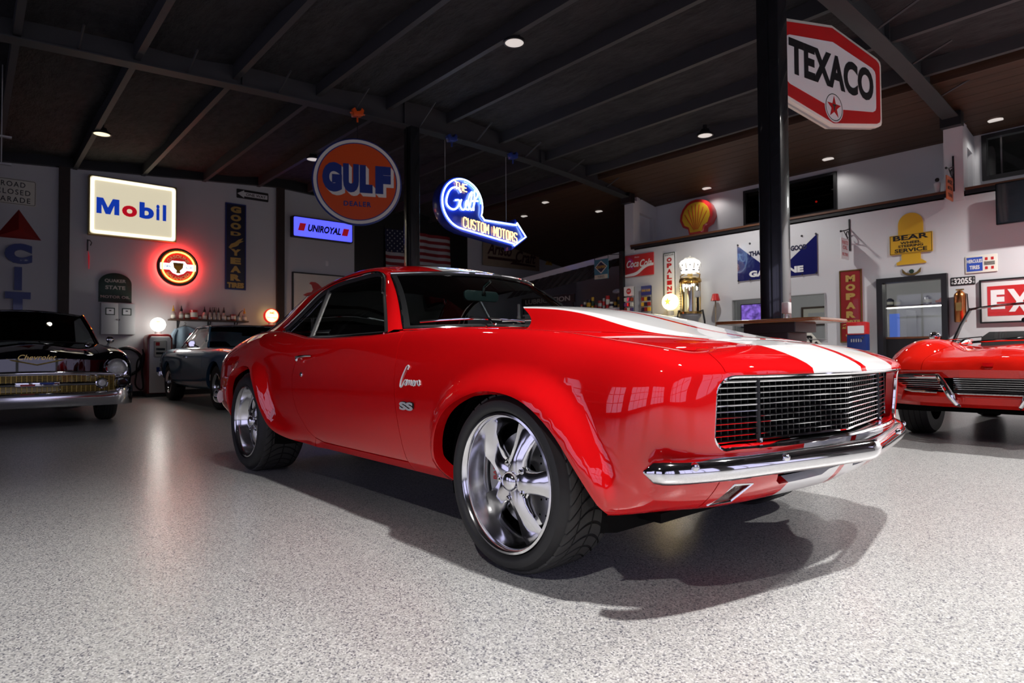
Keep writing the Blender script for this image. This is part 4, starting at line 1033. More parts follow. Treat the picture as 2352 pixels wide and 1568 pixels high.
# door handle, lock, emblems -----------------------------------------------------------------------------------
def on_side(x, z, d=.0):
    p = body(np.array([uv_at(x, z)[0]]), np.array([uv_at(x, z)[1]]))[0]; return Vector((p[0], p[1]-d, p[2]))
for Dp, sy in ((DOOR, -1), (DOOR_L, 1)):
    h0 = on_side(-1.86, .765)
    mb = MB()
    mb.tube([(h0.x-.035, sy*(abs(h0.y)+.004), h0.z), (h0.x-.03, sy*(abs(h0.y)+.022), h0.z+.002), (h0.x+.03, sy*(abs(h0.y)+.028), h0.z+.006), (h0.x+.10, sy*(abs(h0.y)+.020), h0.z+.010), (h0.x+.125, sy*(abs(h0.y)+.002), h0.z+.010)], [.010, .012, .011, .009, .007], 8, flat=(1, .8))
    mb.sphere((h0.x-.025, sy*(abs(h0.y)+.024), h0.z-.012), .011, 10, 8)
    mb.build('door_handle', 'chrome', Dp)
    k0 = on_side(-1.835, .668); mb = MB().lathe([(0, .006), (.010, .006), (.014, .002), (.014, -.004)], 'Y', 16); mb.xf(Matrix.Translation((k0.x, sy*abs(k0.y), k0.z)) @ Matrix.Scale(-1 if sy > 0 else 1, 4, (0, 1, 0)) @ Matrix.Scale(-1, 4, (0, 1, 0))); mb.build('door_lock', 'chrome', Dp)
def side_mark(mb_fn, name, m):
    mb = MB(); mb_fn(mb); out = []
    for (a, b, c) in mb.v:
        p = on_side(a, b, .003+c); out.append(tuple(p))
    mb.v = out; return mb.build(name, m, CAR)
def cursive(mb):
    # flowing script word: tall looped capital then small letters
    x0, z0, s = -.735, .632, 1.
    C_ = [(.060, .080), (.066, .092), (.058, .096), (.040, .080), (.020, .045), (.010, .015), (.012, .002), (.022, .004), (.036, .020)]
    w = [(.036, .020), (.050, .034), (.060, .030), (.048, .012), (.052, .010), (.066, .034), (.064, .010), (.072, .028), (.080, .032), (.082, .012), (.090, .030), (.098, .032), (.100, .012),
         (.108, .014), (.116, .032), (.124, .030), (.114, .012), (.122, .010), (.132, .032), (.132, .010), (.140, .030), (.148, .030), (.152, .018), (.160, .014), (.168, .026), (.160, .034), (.152, .026), (.160, .012), (.172, .018)]
    for seq, r in ((C_, .0042), (w, .0032)):
        q = curve_pts([(x0+a, z0+b) for a, b in seq], 5); mb.tube([(p[0], p[1], .0) for p in q], r, 5, flat=(1, 1))
side_mark(cursive, 'script_emblem', 'bright')
def ss(mb):
    text_mb(mb, 'SS', -.668, .553, .115, .036, .006, bold=.06); n = len(mb.v); f = list(mb.f)
    mb.add([(a, b, -.004) for a, b, c in mb.v[:n]], [q[::-1] for q in f])
side_mark(lambda mb: text_mb(mb, 'SS', -.668, .550, .122, .043, .001, bold=.09), 'emblem_backing', 'black')
side_mark(lambda mb: text_mb(mb, 'SS', -.668, .551, .112, .036, .006, bold=.05), 'badge', 'bright')
# wipers, mirror, interior ---------------------------------------------------------------------------------------
for (yp, y1, y2) in ((-.30, -.62, -.05), (.18, -.20, .45)):
    b = ws_fn(np.array([.03]), np.array([yp/.70]), .02)[0]
    e = [ws_fn(np.array([.075+.03*math.sin(PI*k/6)]), np.array([(y1+(y2-y1)*k/6)/.69]), .014)[0] for k in range(7)]
    w = MB(); w.tube([tuple(p) for p in e], .0055, 6, flat=(.7, 1.3)); w.tube([(b[0]+.07, b[1], b[2]-.01), tuple(b+np.array([.01, 0, .02])), tuple((e[3]+e[2])/2+np.array([.008, 0, .008]))], .0065, 6)
    w.build('wiper', 'chrome', CAR)
INT = part_empty('interior', CAR)
mb = MB(); q = ws_fn(np.array([.86]), np.array([-.10]))[0]
mb.tube([(q[0]-.005, q[1], q[2]-.004), (q[0]-.06, q[1], q[2]-.03), (q[0]-.075, q[1], q[2]-.075)], .010, 8); mb.build('mirror_stalk', 'chromeworn', INT)
mb = MB(); mb.prism(rrect(.255, .062, .026), -.018, .0); mb.xf(Matrix.Translation((q[0]-.075, q[1]-.005, q[2]-.085)) @ Matrix(((0, 0, 1, 0), (1, 0, 0, 0), (0, 1, 0, 0), (0, 0, 0, 1)))); mb.build('rear_view_mirror', 'mirrorcase', INT, bevel=.006)
mb = MB(); mb.rings([[(-.86-.20*(abs(y)/.7)**2.2, y, .905), (-1.02-.1*(abs(y)/.7)**2, y, .912), (-1.22, y, .90), (-1.27, y, .86), (-1.25, y, .70)] for y in np.linspace(-.68, .68, 13)], False); mb.build('dashboard', 'vinyl', INT)
mb = MB(); mb.lathe([(.185+.013*math.cos(a), .013*math.sin(a)) for a in np.linspace(0, 2*PI, 9)], 'X', 32); mb.box(-.01, .01, -.18, .18, -.014, .014); mb.box(-.01, .01, -.014, .014, -.18, 0)
mb.xf(Matrix.Translation((-1.42, .36, .80)) @ Matrix.Rotation(.42, 4, 'Y')); mb.build('steering_wheel', 'blackgloss', INT)
for sx, dx in ((-1.75, 0), (-2.45, .1)):
    for y in (-.36, .36):
        mb = MB(); mb.rings([[(x, y+w_*c, z) for c in (-1, -.9, -.5, 0, .5, .9, 1)] for x, z, w_ in ((sx+.18, .40, .24), (sx+.20, .48, .25), (sx-.18, .47, .25), (sx-.25, .55, .25), (sx-.34, .82, .25), (sx-.37, .93-dx, .22), (sx-.40, .985-dx, .17), (sx-.43, .97-dx, .17), (sx-.47, .85, .24), (sx-.42, .40, .25))], False)
        mb.build('seat', 'vinyl', INT, smooth=70)
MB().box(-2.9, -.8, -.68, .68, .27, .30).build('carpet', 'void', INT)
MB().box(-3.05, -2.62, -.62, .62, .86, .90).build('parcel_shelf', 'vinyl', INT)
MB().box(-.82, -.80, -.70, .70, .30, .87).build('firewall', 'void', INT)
for sy in (-1, 1): MB().box(-1.10, -.70, sy*.745-.045, sy*.745+.045, .30, .862).build('light_leak_block', 'void', INT)  # unseen blocks added to stop light leaking through at the pillar foot
for sy in (-1, 1): MB().box(-2.6, -.85, sy*.74-.01, sy*.74+.01, .3, .86).build('door_card', 'vinyl', INT)
mb = MB(); rsx = [[tuple(p-np.array([0, 0, .03])) for p in ROOF(np.full(9, u), np.linspace(vr[0]+.03, vr[-1]-.03, 9))] for u in np.linspace(.02, ur[3]+.1, 8)]
mb.rings(rsx, False); mb.build('headliner', 'vinyl', INT)
# ================================================================== background cars
M['brightblue0'] = mat('badge_blue', (.03, .08, .42), .4)
M['fogglass'] = mat('headlamp_glass', (.72, .73, .70), .2, 0., coat=1., noise=.25, nscale=60)
M['amber'] = mat('amber_lens', (.50, .12, .01), .25, coat=.6)
M['goldmesh'] = mat('gold_grille', (.42, .30, .07), .35, .9)
M['tealdecal'] = mat('dark_teal_decal', (.008, .035, .040), .35, coat=.6)
class Shell:
    """car body skin lofted through sections rows = [(x, [(w,z)*9 bottom..centre])]"""
    def __init__(s, car, rows):
        s.car = car; s.rows = rows
        s.net = Net([[(x, -w, z) for w, z in c]+[(x, w, z) for w, z in c[::-1][1:]] for x, c in rows]); s.V = s.net.v; s.xs = [r[0] for r in rows]
    def u(s, x):
        us = np.linspace(0, s.net.u[-1], 400); X = s.net(us, np.full(400, s.V[3]))[:, 0]; return float(np.interp(x, X, us))
    def uv(s, x, z):
        u = s.u(x); vs = np.linspace(0, s.V[6], 200); Z = s.net(np.full(200, u), vs)[:, 2]; return (u, float(np.interp(z, Z, vs)))
    def pt(s, x, z, d=0.):
        p = s.net(*s.uv(x, z)); return Vector((p[0], p[1]-d, p[2]))
    def part(s, name, poly, m, h=.06, both=False, flange=.02, label=None):
        o = panel(name, lambda a, b: s.net(a, b), poly, m, s.car, h=h, flange=flange, label=label)
        if both: panel(name, lambda a, b: s.net(a, b), poly, m, s.car, h=h, flange=flange, mirror=True, label=label)
        return o
    def side(s, name, x0, x1, m, arch=None, v1=None, h=.06):
        """side panel between stations x0<x1, optional wheel arch (xc, zc, r)"""
        v1 = s.V[7] if v1 is None else v1; u0, u1 = s.u(x0)+.003, s.u(x1)-.003
        p = [(u0, 0.)]
        if arch:
            xc, zc, r = arch
            for k in range(19):
                a = PI-PI*k/18*1.0; x = xc+r*math.cos(a); z = zc+r*1.0*math.sin(a)
                q = s.uv(x, z); 
                if k == 0: p.append((q[0], 0.))
                p.append(q)
            p.append((q[0], 0.))
        p += [(u1, 0.), (u1, v1), (u0, v1)]
        return s.part(name, p, m, h, True, .05)
    def top(s, name, x0, x1, m, h=.07):
        a, b = s.V[7]+.004, s.V[-1]-s.V[7]-.004
        return s.part(name, [(s.u(x0)+.003, a), (s.u(x1)-.003, a), (s.u(x1)-.003, b), (s.u(x0)+.003, b)], m, h)
    def cap(s, name, m, row=-1, inset=0.):
        x, c = s.rows[row]; pts = [(x, -w, z) for w, z in c]+[(x, w, z) for w, z in c[::-1][1:]]
        mb = MB(); mb.v = pts; tr = tessellate_polygon([[Vector((p[1], p[2], 0)) for p in pts]]); mb.f = [tuple(t) for t in tr]; mb.mi = [0]*len(tr)
        return mb.build(name, m, s.car)
def sec(sill, wm, zb, zc, wc, zi, zcen, wi=None, zm=.56):
    """half section: sill height, widest, belt/crest z, crest half-width, inner z, centre z"""
    wi = wi if wi is not None else wc*.72
    return [(wm-.10, sill), (wm-.035, sill+.05), (wm-.008, (sill+.05+zm)/2), (wm, zm), (wm-.006, zm+(zc-zm)*.45), (wm-.035, zm+(zc-zm)*.78), (wc, zc), (wi, zi), (0, zcen)]
def road_wheel(car, x, y, R, rim, wd, style='steel'):
    s = -1 if y < 0 else 1; W_ = part_empty('wheel', car, (x, y, R)); o = -s
    MB().lathe([(r, o*h) for r, h in ((rim-.01, .02), (rim+.004, .002), (rim+.4*(R-rim), -.008), (R-.03, 0), (R-.008, .022), (R, .05), (R, wd-.05), (R-.008, wd-.02), (R-.03, wd), (rim, wd))], 'Y', 48).build('tire', 'tyre', W_)
    for k in range(4):
        h = .05+(wd-.10)*k/3; MB().lathe([(R+.0015, o*(h-.003)), (R+.002, o*h), (R+.0015, o*(h+.003))], 'Y', 48).build('tread_groove', 'groove', W_)
    if style == 'cap':
        MB().lathe([(r, o*h) for r, h in ((0, -.01), (.06, -.006), (.10, .006), (rim*.75, .012), (rim*.9, .02), (rim, .004), (rim, .03))], 'Y', 40).build('hubcap', 'chrome', W_)
    else:
        MB().lathe([(r, o*h) for r, h in ((rim, .004), (rim-.012, .0), (rim-.03, .03), (rim-.035, .10))], 'Y', 40).build('rim', 'chromeworn', W_)
        for k in range(5):
            a = 2*PI*k/5+.3; mb = MB(); mb.rings([[(r*math.cos(a)-t_*math.sin(a), o*h, r*math.sin(a)+t_*math.cos(a)) for t_, h in ((-w_, .05), (-w_*.6, .03), (w_*.6, .03), (w_, .05))] for r, w_ in ((.03, .03), (rim-.03, .045))], False); mb.build('spoke', 'darkmetal' if style == 'mag' else 'polish', W_)
        MB().lathe([(r, o*h) for r, h in ((0, .008), (.03, .012), (.038, .04), (.06, .05))], 'Y', 24).build('hub', 'chromeworn', W_)
        MB().lathe([(0, o*.11), (rim-.02, o*.11)], 'Y', 24).build('wheel_backing', 'void', W_)
    return W_
def wells(car, xs, w, r=.40, z=.34):
    for x in xs:
        for s in (-1, 1): MB().lathe([(r+.05, s*(w-.05)), (r+.05, s*(w-.40)), (.05, s*(w-.40))], 'Y', 24, (x, 0, z), arc=(-.2, PI+.2)).build('wheel_well', 'void', car)
def greenhouse(car, WBs, WTs, RTs, RBs, m, belt, glass='glass', pr=.024, open_top=False, crown=.03, wrap=0., pillar_m=None):
    """windshield base/top corner, roof rear corner, rear glass base corner: (x, half-width, z)"""
    wb, wt, rt, rb = [np.array(p, float) for p in (WBs, WTs, RTs, RBs)]; pm_ = pillar_m or m
    def bow(p, v, d, c): return np.stack([p[0]+d*(1-v*v), p[1]*v, p[2]+c*(1-v*v)], -1)
    def roof(u, v):
        x0 = bow(wt, v, .10, crown); x1 = bow(rt, v, -.05, crown); f = u[:, None]
        q = x0*(1-f)+x1*f; q[:, 2] += .035*np.sin(PI*np.clip(u, 0, 1)); return q
    if not open_top: panel('roof', roof, [(0, v) for v in np.linspace(-1, 1, 9)]+[(1, v) for v in np.linspace(1, -1, 9)], m, car, h=.15, flip=True, flange=.03, hb=.12)
    def ws(u, v):
        a = bow(wb, v, .16+wrap, .03); b = bow(wt, v, .10, crown); f = u[:, None]; q = a*(1-f)+b*f; q[:, 0] += .02*np.sin(PI*np.clip(u, 0, 1)); return q
    panel('windshield', ws, [(0, v) for v in np.linspace(-.96, .96, 9)]+[(1, v) for v in np.linspace(.96, -.96, 9)], glass, car, h=.2, flange=0, hb=.2, flip=True)
    def rw(u, v):
        a = bow(rt, v, -.05, crown); b = bow(rb, v, -.10, .02); f = u[:, None]; return a*(1-f)+b*f
    if not open_top: panel('rear_window', rw, [(0, v) for v in np.linspace(-.92, .92, 9)]+[(1, v) for v in np.linspace(.92, -.92, 9)], glass, car, h=.2, flange=0, hb=.2, flip=True)
    e = np.array([0, 1.]); vv = np.linspace(-1, 1, 13)
    for nm, u_ in (('windshield_base_trim', 0.), ('header_trim', 1.)):
        MB().tube([tuple(p) for p in ws(np.full(13, u_), vv)], .014, 6).build(nm, 'chromeworn', car)
    for s in (-1, 1):
        f = lambda p: (p[0], s*p[1], p[2])
        MB().tube([f(wb), f((wb+wt)/2+np.array([.01, .006, .006])), f(wt)], pr, 8, flat=(.8, 1.3)).build('front_pillar', pm_, car)
        if open_top: continue
        MB().tube([f(wt), f((wt+rt)/2+np.array([0, .012, .02])), f(rt)], pr*.7, 8).build('roof_rail', pm_, car)
        mb = MB(); c0 = rt; c1 = rb+np.array([.05, 0, 0]); c2 = rb+np.array([-.25, -.02, -.01]); c3 = rt+np.array([-.08, -.02, 0])
        mb.add([f(rt+np.array([.10, .0, .0])), f(rb+np.array([.20, .02, -.02])), f(c2), f(c3)]+[f(rt+np.array([.10, -.05, .0])), f(rb+np.array([.20, -.05, -.02])), f(c2+np.array([0, -.05, 0])), f(c3+np.array([0, -.05, 0]))], [(0, 1, 2, 3), (7, 6, 5, 4), (0, 4, 5, 1), (1, 5, 6, 2), (2, 6, 7, 3), (3, 7, 4, 0)]); mb.build('rear_pillar', m, car)
        g = MB(); g.add([f(wb+np.array([-.02, 0, 0])), f(wt), f(rt+np.array([.1, 0, 0])), f(rb+np.array([.2, .02, -.02]))], [(0, 1, 2, 3)]); flat_build(g, 'side_glass', glass, car)
def bucket_seats(car, x, ys, z, m='vinyl'):
    for y in ys:
        mb = MB(); mb.rings([[(a, y+w_*c, zz) for c in (-1, -.85, 0, .85, 1)] for a, zz, w_ in ((x+.2, z-.45, .24), (x-.2, z-.45, .25), (x-.34, z, .24), (x-.40, z+.06, .18), (x-.46, z-.02, .22), (x-.42, z-.5, .25))], False); mb.build('seat', m, car, smooth=70)
# ------------------------------------------------------------------ black fifties car
C57 = thing('vintage_car', 'black fifties car with gold mesh grille parked at the left edge', 'car', (-7.74, -1.765, 0))
S = Shell(C57, [(-3.75, sec(.40, .86, 0, .98, .74, .95, .93)), (-3.2, sec(.32, .90, 0, .99, .80, .97, .96)), (-2.3, sec(.27, .925, 0, .97, .82, .965, .96)), (-1.4, sec(.26, .935, 0, .955, .83, .96, .97)), (-.7, sec(.27, .94, 0, .94, .83, .965, 1.0)), (-.1, sec(.28, .94, 0, .925, .82, .93, .975)), (.35, sec(.29, .935, 0, .895, .815, .885, .935)), (.60, sec(.32, .925, 0, .855, .82, .840, .885)), (.72, sec(.36, .90, 0, .80, .80, .79, .83)), (.75, sec(.40, .87, 0, .76, .77, .75, .78))])
S.side('front_fender', -.72, .75, 'blackpaint', (0, .34, .40)); S.side('door', -1.75, -.72, 'blackpaint'); S.side('rear_quarter', -3.75, -1.75, 'blackpaint', (-2.92, .34, .39)); S.top('hood', -.68, .75, 'blackpaint'); S.top('body_top', -2.55, -.68, 'void'); S.top('trunk_lid', -3.75, -2.55, 'blackpaint')
S.cap('front_panel', 'blackpaint'); S.cap('tail_panel', 'blackpaint', 0); wells(C57, (0, -2.92), .92); MB().box(-3.6, .6, -.78, .78, .26, .30).build('underbody', 'void', C57)
for x in (0, -2.92):
    for y in (-.84, .84): road_wheel(C57, x, y, .345, .20, .19, 'cap')
greenhouse(C57, (-1.10, .80, .965), (-1.52, .665, 1.375), (-2.45, .66, 1.36), (-2.85, .70, .99), 'blackpaint', .96, glass='glass', pr=.028, wrap=.10, crown=.05)
# headlamps under hooded visors
for s in (-1, 1):
    hl = MB().lathe([(0, .052), (.04, .050), (.075, .036), (.092, .014)], 'X', 28).build('headlamp', 'fogglass', C57); hl.location = (.735, s*.755, .655)
    rg = MB().lathe([(.090, .012), (.098, .030), (.112, .032), (.122, .010), (.120, -.04)], 'X', 28).build('bezel', 'chrome', hl)
    vz = MB(); vz.lathe([(.125, -.12), (.132, .0), (.130, .06), (.118, .075)], 'X', 24, arc=(.0, PI)); v_ = vz.build('headlamp_visor', 'blackpaint', C57); v_.location = (.735, s*.755, .655)
    # hood rockets
    rk_ = MB(); rk_.tube([(.20, s*.50, .945), (.34, s*.50, .935), (.46, s*.50, .925), (.52, s*.50, .915), (.545, s*.50, .910)], [.006, .018, .030, .030, .008], 10); rk_.build('hood_ornament', 'chrome', C57)
    gd = MB(); gd.lathe([(0, .145), (.045, .142), (.062, .120), (.066, .05), (.066, -.06)], 'X', 24); g_ = gd.build('bumper_tip', 'chrome', C57); g_.location = (.72, s*.80, .475)
    t_ = MB().lathe([(0, .150), (.044, .148), (.050, .140), (.052, .12)], 'X', 24).build('tip_cap', 'blackgloss', g_)
    pl = MB().lathe([(0, .03), (.035, .026), (.045, .0)], 'X', 24).build('parking_lamp', 'fogglass', C57); pl.location = (.80, s*.60, .485); MB().lathe([(.044, 0), (.052, .016), (.062, .008), (.060, -.02)], 'X', 24).build('lamp_bezel', 'chrome', pl)
# grille: gold bars over dark backing, chrome surround, centre bar and emblem
MB().box(.70, .745, -.80, .80, .36, .60).build('grille_backing', 'void', C57)
for k in range(33):
    y = -.72+.045*k; o = MB().box(.765, .772, y-.003, y+.003, .385, .585).build('grille_bar', 'goldmesh', C57) if k == 0 else None
    if k == 0: bar0 = o
    else: c_ = link_mesh('grille_bar', bar0.data, C57); c_.location = (0, .045*k, 0)
for k in range(15):
    z = .390+.0135*k; o = MB().box(.762, .768, -.74, .74, z-.002, z+.002).build('grille_bar', 'goldmesh', C57)
cur = lambda z, dip, x: [(x-.06*(y/.85)**2, y, z-dip*(y/.85)**2) for y in np.linspace(-.86, .86, 21)]
MB().tube(cur(.608, .03, .80), .020, 10, flat=(.8, 1.2)).build('upper_grille_bar', 'chrome', C57); MB().tube([(.79, y, .485) for y in np.linspace(-.60, .60, 9)], .020, 10).build('centre_bar', 'chrome', C57)
E_ = MB().prism(rrect(.40, .055, .02), 0, .02); E_.xf(Matrix.Translation((.808, 0, .487)) @ FRAMES['L'].to_4x4()); EM = E_.build('badge', 'chrome', C57, bevel=.004)
for s in (-1, 1): q = MB().prism(rrect(.13, .020, .008, cx=s*.085, cy=s*.008), .02, .024); q.xf(Matrix.Translation((.808, 0, .487)) @ FRAMES['L'].to_4x4()); q.build('badge_inlay', 'redsign' if s < 0 else 'brightblue0', EM)
rs = []
for y in np.linspace(-.93, .93, 33):
    a = abs(y)/.93; x = .86-.05*a**2-.16*max(0, (a-.82)/.18)**2; lift = .07*max(0, (a-.55)/.45)**2
    rs.append([(x-.03, y, .385+lift), (x, y, .392+lift), (x+.028, y, .375+lift), (x+.038, y, .33+lift*.7), (x+.030, y, .27+lift*.3), (x+.005, y, .232), (x-.03, y, .228), (x-.05, y, .30)])
MB().rings(rs).build('front_bumper', 'chromeworn', C57)
# gold V and script on the hood
vv_ = MB(); vv_.tube([(.742, -.27, .765), (.772, 0, .700), (.742, .27, .765)], .009, 6, flat=(.6, 1)); vv_.build('v_emblem', 'goldtrim', C57)
mb = MB(); text_mb(mb, 'Chevrolet', 0, 0, .34, .055, 0, shear=.4); mb.xf(Matrix.Translation((.775, .0, .785)) @ FRAMES['L'].to_4x4()); flat_build(mb, 'script_lettering', 'goldtrim', C57)
mb = MB().lathe([(.20+.012*math.cos(a), .012*math.sin(a)) for a in np.linspace(0, 2*PI, 7)], 'X', 28); mb.box(-.01, .01, -.19, .19, -.012, .012); mb.xf(Matrix.Translation((-1.42, .36, 1.03)) @ Matrix.Rotation(.5, 4, 'Y')); mb.build('steering_wheel', 'blackgloss', C57)
MB().prism(rrect(.26, .05, .02), 0, .015).xf(Matrix.Translation((-1.36, 0, 1.29)) @ FRAMES['L'].to_4x4()).build('rear_view_mirror', 'chrome', C57)
mb = MB().sphere((-.93, .93, 1.03), .05, 14, 10, (.7, 1, 1)); mb.tube([(-.93, .90, .95), (-.93, .92, 1.0)], .012, 6); mb.build('side_mirror', 'chrome', C57)
# ------------------------------------------------------------------ blue late-sixties coupe
CRR = thing('coupe', 'blue late sixties coupe with dark rear decal parked before the shelf', 'car', (-8.22, 1.36, 0))
S = Shell(CRR, [(-3.90, sec(.44, .86, 0, .88, .76, .87, .86)), (-3.55, sec(.38, .925, 0, .915, .80, .90, .89)), (-2.9, sec(.31, .955, 0, .935, .82, .925, .92)), (-2.2, sec(.28, .965, 0, .930, .83, .925, .92)), (-1.4, sec(.27, .965, 0, .925, .83, .925, .93)), (-.6, sec(.28, .965, 0, .92, .83, .925, .945)), (0, sec(.29, .96, 0, .91, .83, .905, .925)), (.45, sec(.31, .95, 0, .885, .82, .87, .885)), (.75, sec(.35, .92, 0, .84, .80, .825, .835)), (.86, sec(.40, .88, 0, .79, .78, .78, .785))])
S.side('front_fender', -.62, .86, 'bluepaint', (0, .33, .39)); S.side('door', -1.85, -.62, 'bluepaint'); S.side('rear_quarter', -3.90, -1.85, 'bluepaint', (-2.92, .33, .385)); S.top('hood', -.58, .86, 'bluepaint'); S.top('body_top', -2.6, -.58, 'void'); S.top('trunk_lid', -3.90, -2.6, 'bluepaint')
S.cap('front_panel', 'void'); S.cap('tail_panel', 'bluepaint', 0); wells(CRR, (0, -2.92), .93); MB().box(-3.6, .7, -.80, .80, .27, .31).build('underbody', 'void', CRR)
for x in (0, -2.92):
    for y in (-.92, .92): road_wheel(CRR, x, y, .335, .205, .22, 'mag')
greenhouse(CRR, (-.95, .77, .93), (-1.38, .625, 1.285), (-2.15, .62, 1.29), (-2.85, .70, .945), 'blackpaint', .93, crown=.03, pillar_m='bluepaint')
for s in (-1, 1):
    MB().tube([(-.95, s*.785, .93), (-1.39, s*.640, 1.292), (-2.13, s*.635, 1.298), (-2.50, s*.68, 1.13), (-2.88, s*.72, .95)], .011, 6).build('window_trim', 'chrome', CRR)
    fr = MB(); bx = [(.55, .955), (.72, .93), (.85, .86), (.91, .72), (.93, .45), (.94, 0)]; fr.tube([(x, s*y, .42) for x, y in bx], .05, 10, flat=(.6, 1)); fr.build('front_bumper_half', 'chrome', CRR)
    MB().tube([(-3.6, s*.93, .47), (-3.85, s*.90, .46), (-3.97, s*.75, .46), (-4.0, 0, .46)], .045, 10, flat=(.6, 1)).build('rear_bumper_half', 'chrome', CRR)
    mm = MB(); mm.tube([(-1.02, s*.90, .94), (-1.02, s*.97, .975)], .012, 6); mm.lathe([(0, .02), (.05, .018), (.06, 0), (.045, -.045), (0, -.06)], 'X', 16, (-1.02, s*1.0, .99)); mm.build('side_mirror', 'chrome', CRR)
    hh = MB().box(-1.70, -1.58, s*.955-.01, s*.955+.015, .775, .795).build('door_handle', 'chrome', CRR)
    mk = MB().box(.62, .70, s*.935-.006, s*.935+.008, .555, .58).build('side_marker', 'amber', CRR)
    for y in (.50, .70):
        q = MB().lathe([(0, .03), (.05, .024), (.072, .0)], 'X', 20).build('headlamp', 'fogglass', CRR); q.location = (.87, s*y, .64)
for k, (xa, xb, za, zb) in enumerate(((-3.82, -3.50, .80, .86), (-3.82, -3.47, .70, .78), (-3.82, -3.44, .60, .68), (-3.82, -3.47, .53, .58))):
    mb = MB(); n = 6
    rs = [[tuple(S.pt(xa+(xb-xa)*i/n, za+(zb-za)*j/2, .004)) for i in range(n+1)] for j in range(3)]; mb.rings(rs, False); mb.build('decal', 'tealdecal', CRR)
mb = MB().prism(rrect(.27, .06, .02), 0, .015); mb.xf(Matrix.Translation((-1.32, 0, 1.17)) @ FRAMES['L'].to_4x4()); mb.build('rear_view_mirror', 'blackgloss', CRR)
bucket_seats(CRR, -1.6, (-.38, .38), 1.0); MB().box(.80, .87, -.60, .60, .50, .72).build('grille', 'darkmetal', CRR)
# ------------------------------------------------------------------ red sports car
CV = thing('sports_car', 'red sixties sports car with split chrome bumpers at the right edge', 'car', (.375, 4.72, 0), rz=-PI/2)
def secv(sill, wm, zc, wc, zi, zcen, wi, zm=.585):
    return [(wm-.14, sill), (wm-.06, sill+.05), (wm-.03, (sill+zm)/2+.03), (wm, zm), (wm-.02, zm+(zc-zm)*.22), (wm-.06, zm+(zc-zm)*.62), (wc, zc), (wi, zi), (0, zcen)]
S = Shell(CV, [(-3.30, secv(.40, .70, .74, .52, .72, .73, .3)), (-3.0, secv(.32, .80, .86, .62, .82, .83, .4)), (-2.49, secv(.24, .875, .925, .66, .86, .86, .45)), (-1.9, secv(.21, .875, .86, .70, .84, .85, .5)), (-1.2, secv(.20, .86, .83, .72, .83, .85, .5)), (-.55, secv(.21, .87, .87, .68, .85, .86, .46)), (-.15, secv(.24, .885, .905, .66, .85, .845, .42)), (.15, secv(.26, .885, .90, .66, .835, .83, .42)), (.42, secv(.30, .87, .855, .66, .80, .80, .44)), (.64, secv(.35, .83, .775, .66, .75, .755, .46)), (.78, secv(.41, .78, .690, .66, .685, .70, .48, .58)), (.83, secv(.46, .75, .625, .66, .622, .63, .48, .56))])
S.side('front_fender', -.60, .83, 'vette', (0, .33, .385), h=.05); S.side('door', -1.45, -.60, 'vette'); S.side('rear_quarter', -3.30, -1.45, 'vette', (-2.49, .33, .38)); S.top('hood', -.56, .83, 'vette'); S.top('body_top', -2.0, -.56, 'void'); S.top('rear_deck', -3.3, -2.0, 'vette')
S.cap('tail_panel', 'vette', 0); wells(CV, (0, -2.49), .86, .385, .33); MB().box(-3.1, .30, -.60, .60, .24, .27).build('underbody', 'void', CV)
for x in (0, -2.49):
    for y in (-.835, .835): road_wheel(CV, x, y, .335, .20, .24, 'spoke')
# nose: rotating lamp doors above, grille mouth, lower pan
for s in (-1, 1):
    o = MB(); o.add([(.835, s*.20, .63), (.825, s*.66, .622), (.800, s*.74, .615), (.775, s*.75, .565), (.815, s*.64, .563), (.825, s*.20, .563)], [(0, 1, 2, 3, 4, 5)]); o.build('lamp_door', 'vette', CV)
    pan = MB(); pan.rings([[(.80-.25*(a**3), s*.82*a, .44), (.815-.26*a**3, s*.83*a, .40), (.79-.26*a**3, s*.82*a, .345), (.70-.2*a**3, s*.80*a, .31)] for a in np.linspace(0, 1, 10)], False); pan.build('lower_pan', 'vette', CV)
    bm = MB(); bm.tube([(.55, s*.90, .575), (.70, s*.86, .575), (.80, s*.76, .575), (.845, s*.60, .575), (.865, s*.34, .575)], .020, 8, flat=(.8, 1.1)); bm.tube([(.862, s*.345, .585), (.885, s*.30, .52), (.885, s*.25, .42), (.86, s*.21, .355), (.82, s*.20, .33)], [.022, .032, .034, .030, .012], 10, flat=(1, .7)); bm.build('corner_bumper', 'chrome', CV)
    MB().tube([(.78, s*.72, .555), (.80, s*.66, .47), (.815, s*.55, .445), (.825, s*.36, .440)], .010, 6).build('grille_trim', 'chrome', CV)
    for k in range(6):
        z = .462+.018*k; MB().tube([(.79, s*(.64+.01*k), z), (.815, s*.32, z)], .0045, 6).build('grille_bar', 'chromeworn', CV)
    lp = MB().lathe([(0, .03), (.038, .022), (.048, .0)], 'X', 20).build('parking_lamp', 'amber', CV); lp.location = (.735, s*.775, .475); lp.rotation_euler = (0, 0, s*.5); MB().lathe([(.046, 0), (.054, .012), (.060, -.01)], 'X', 20).build('lamp_bezel', 'chrome', lp)
    MB().tube([(-.42, s*.40, .865), (-.36, s*.40, .885), (-.22, s*.42, .875), (-.12, s*.42, .86)], [.01, .03, .03, .01], 8).build('hood_vent', 'chrome', CV)
o = MB(); o.add([(.836, -.20, .632), (.836, .20, .632), (.828, .20, .563), (.828, -.20, .563)], [(0, 1, 2, 3)]); o.build('nose_panel', 'vette', CV)
for k in range(7):
    z = .455+.0175*k; MB().tube([(.83, y, z) for y in (-.24, 0, .24)], .0055, 6).build('grille_bar', 'chromeworn', CV)
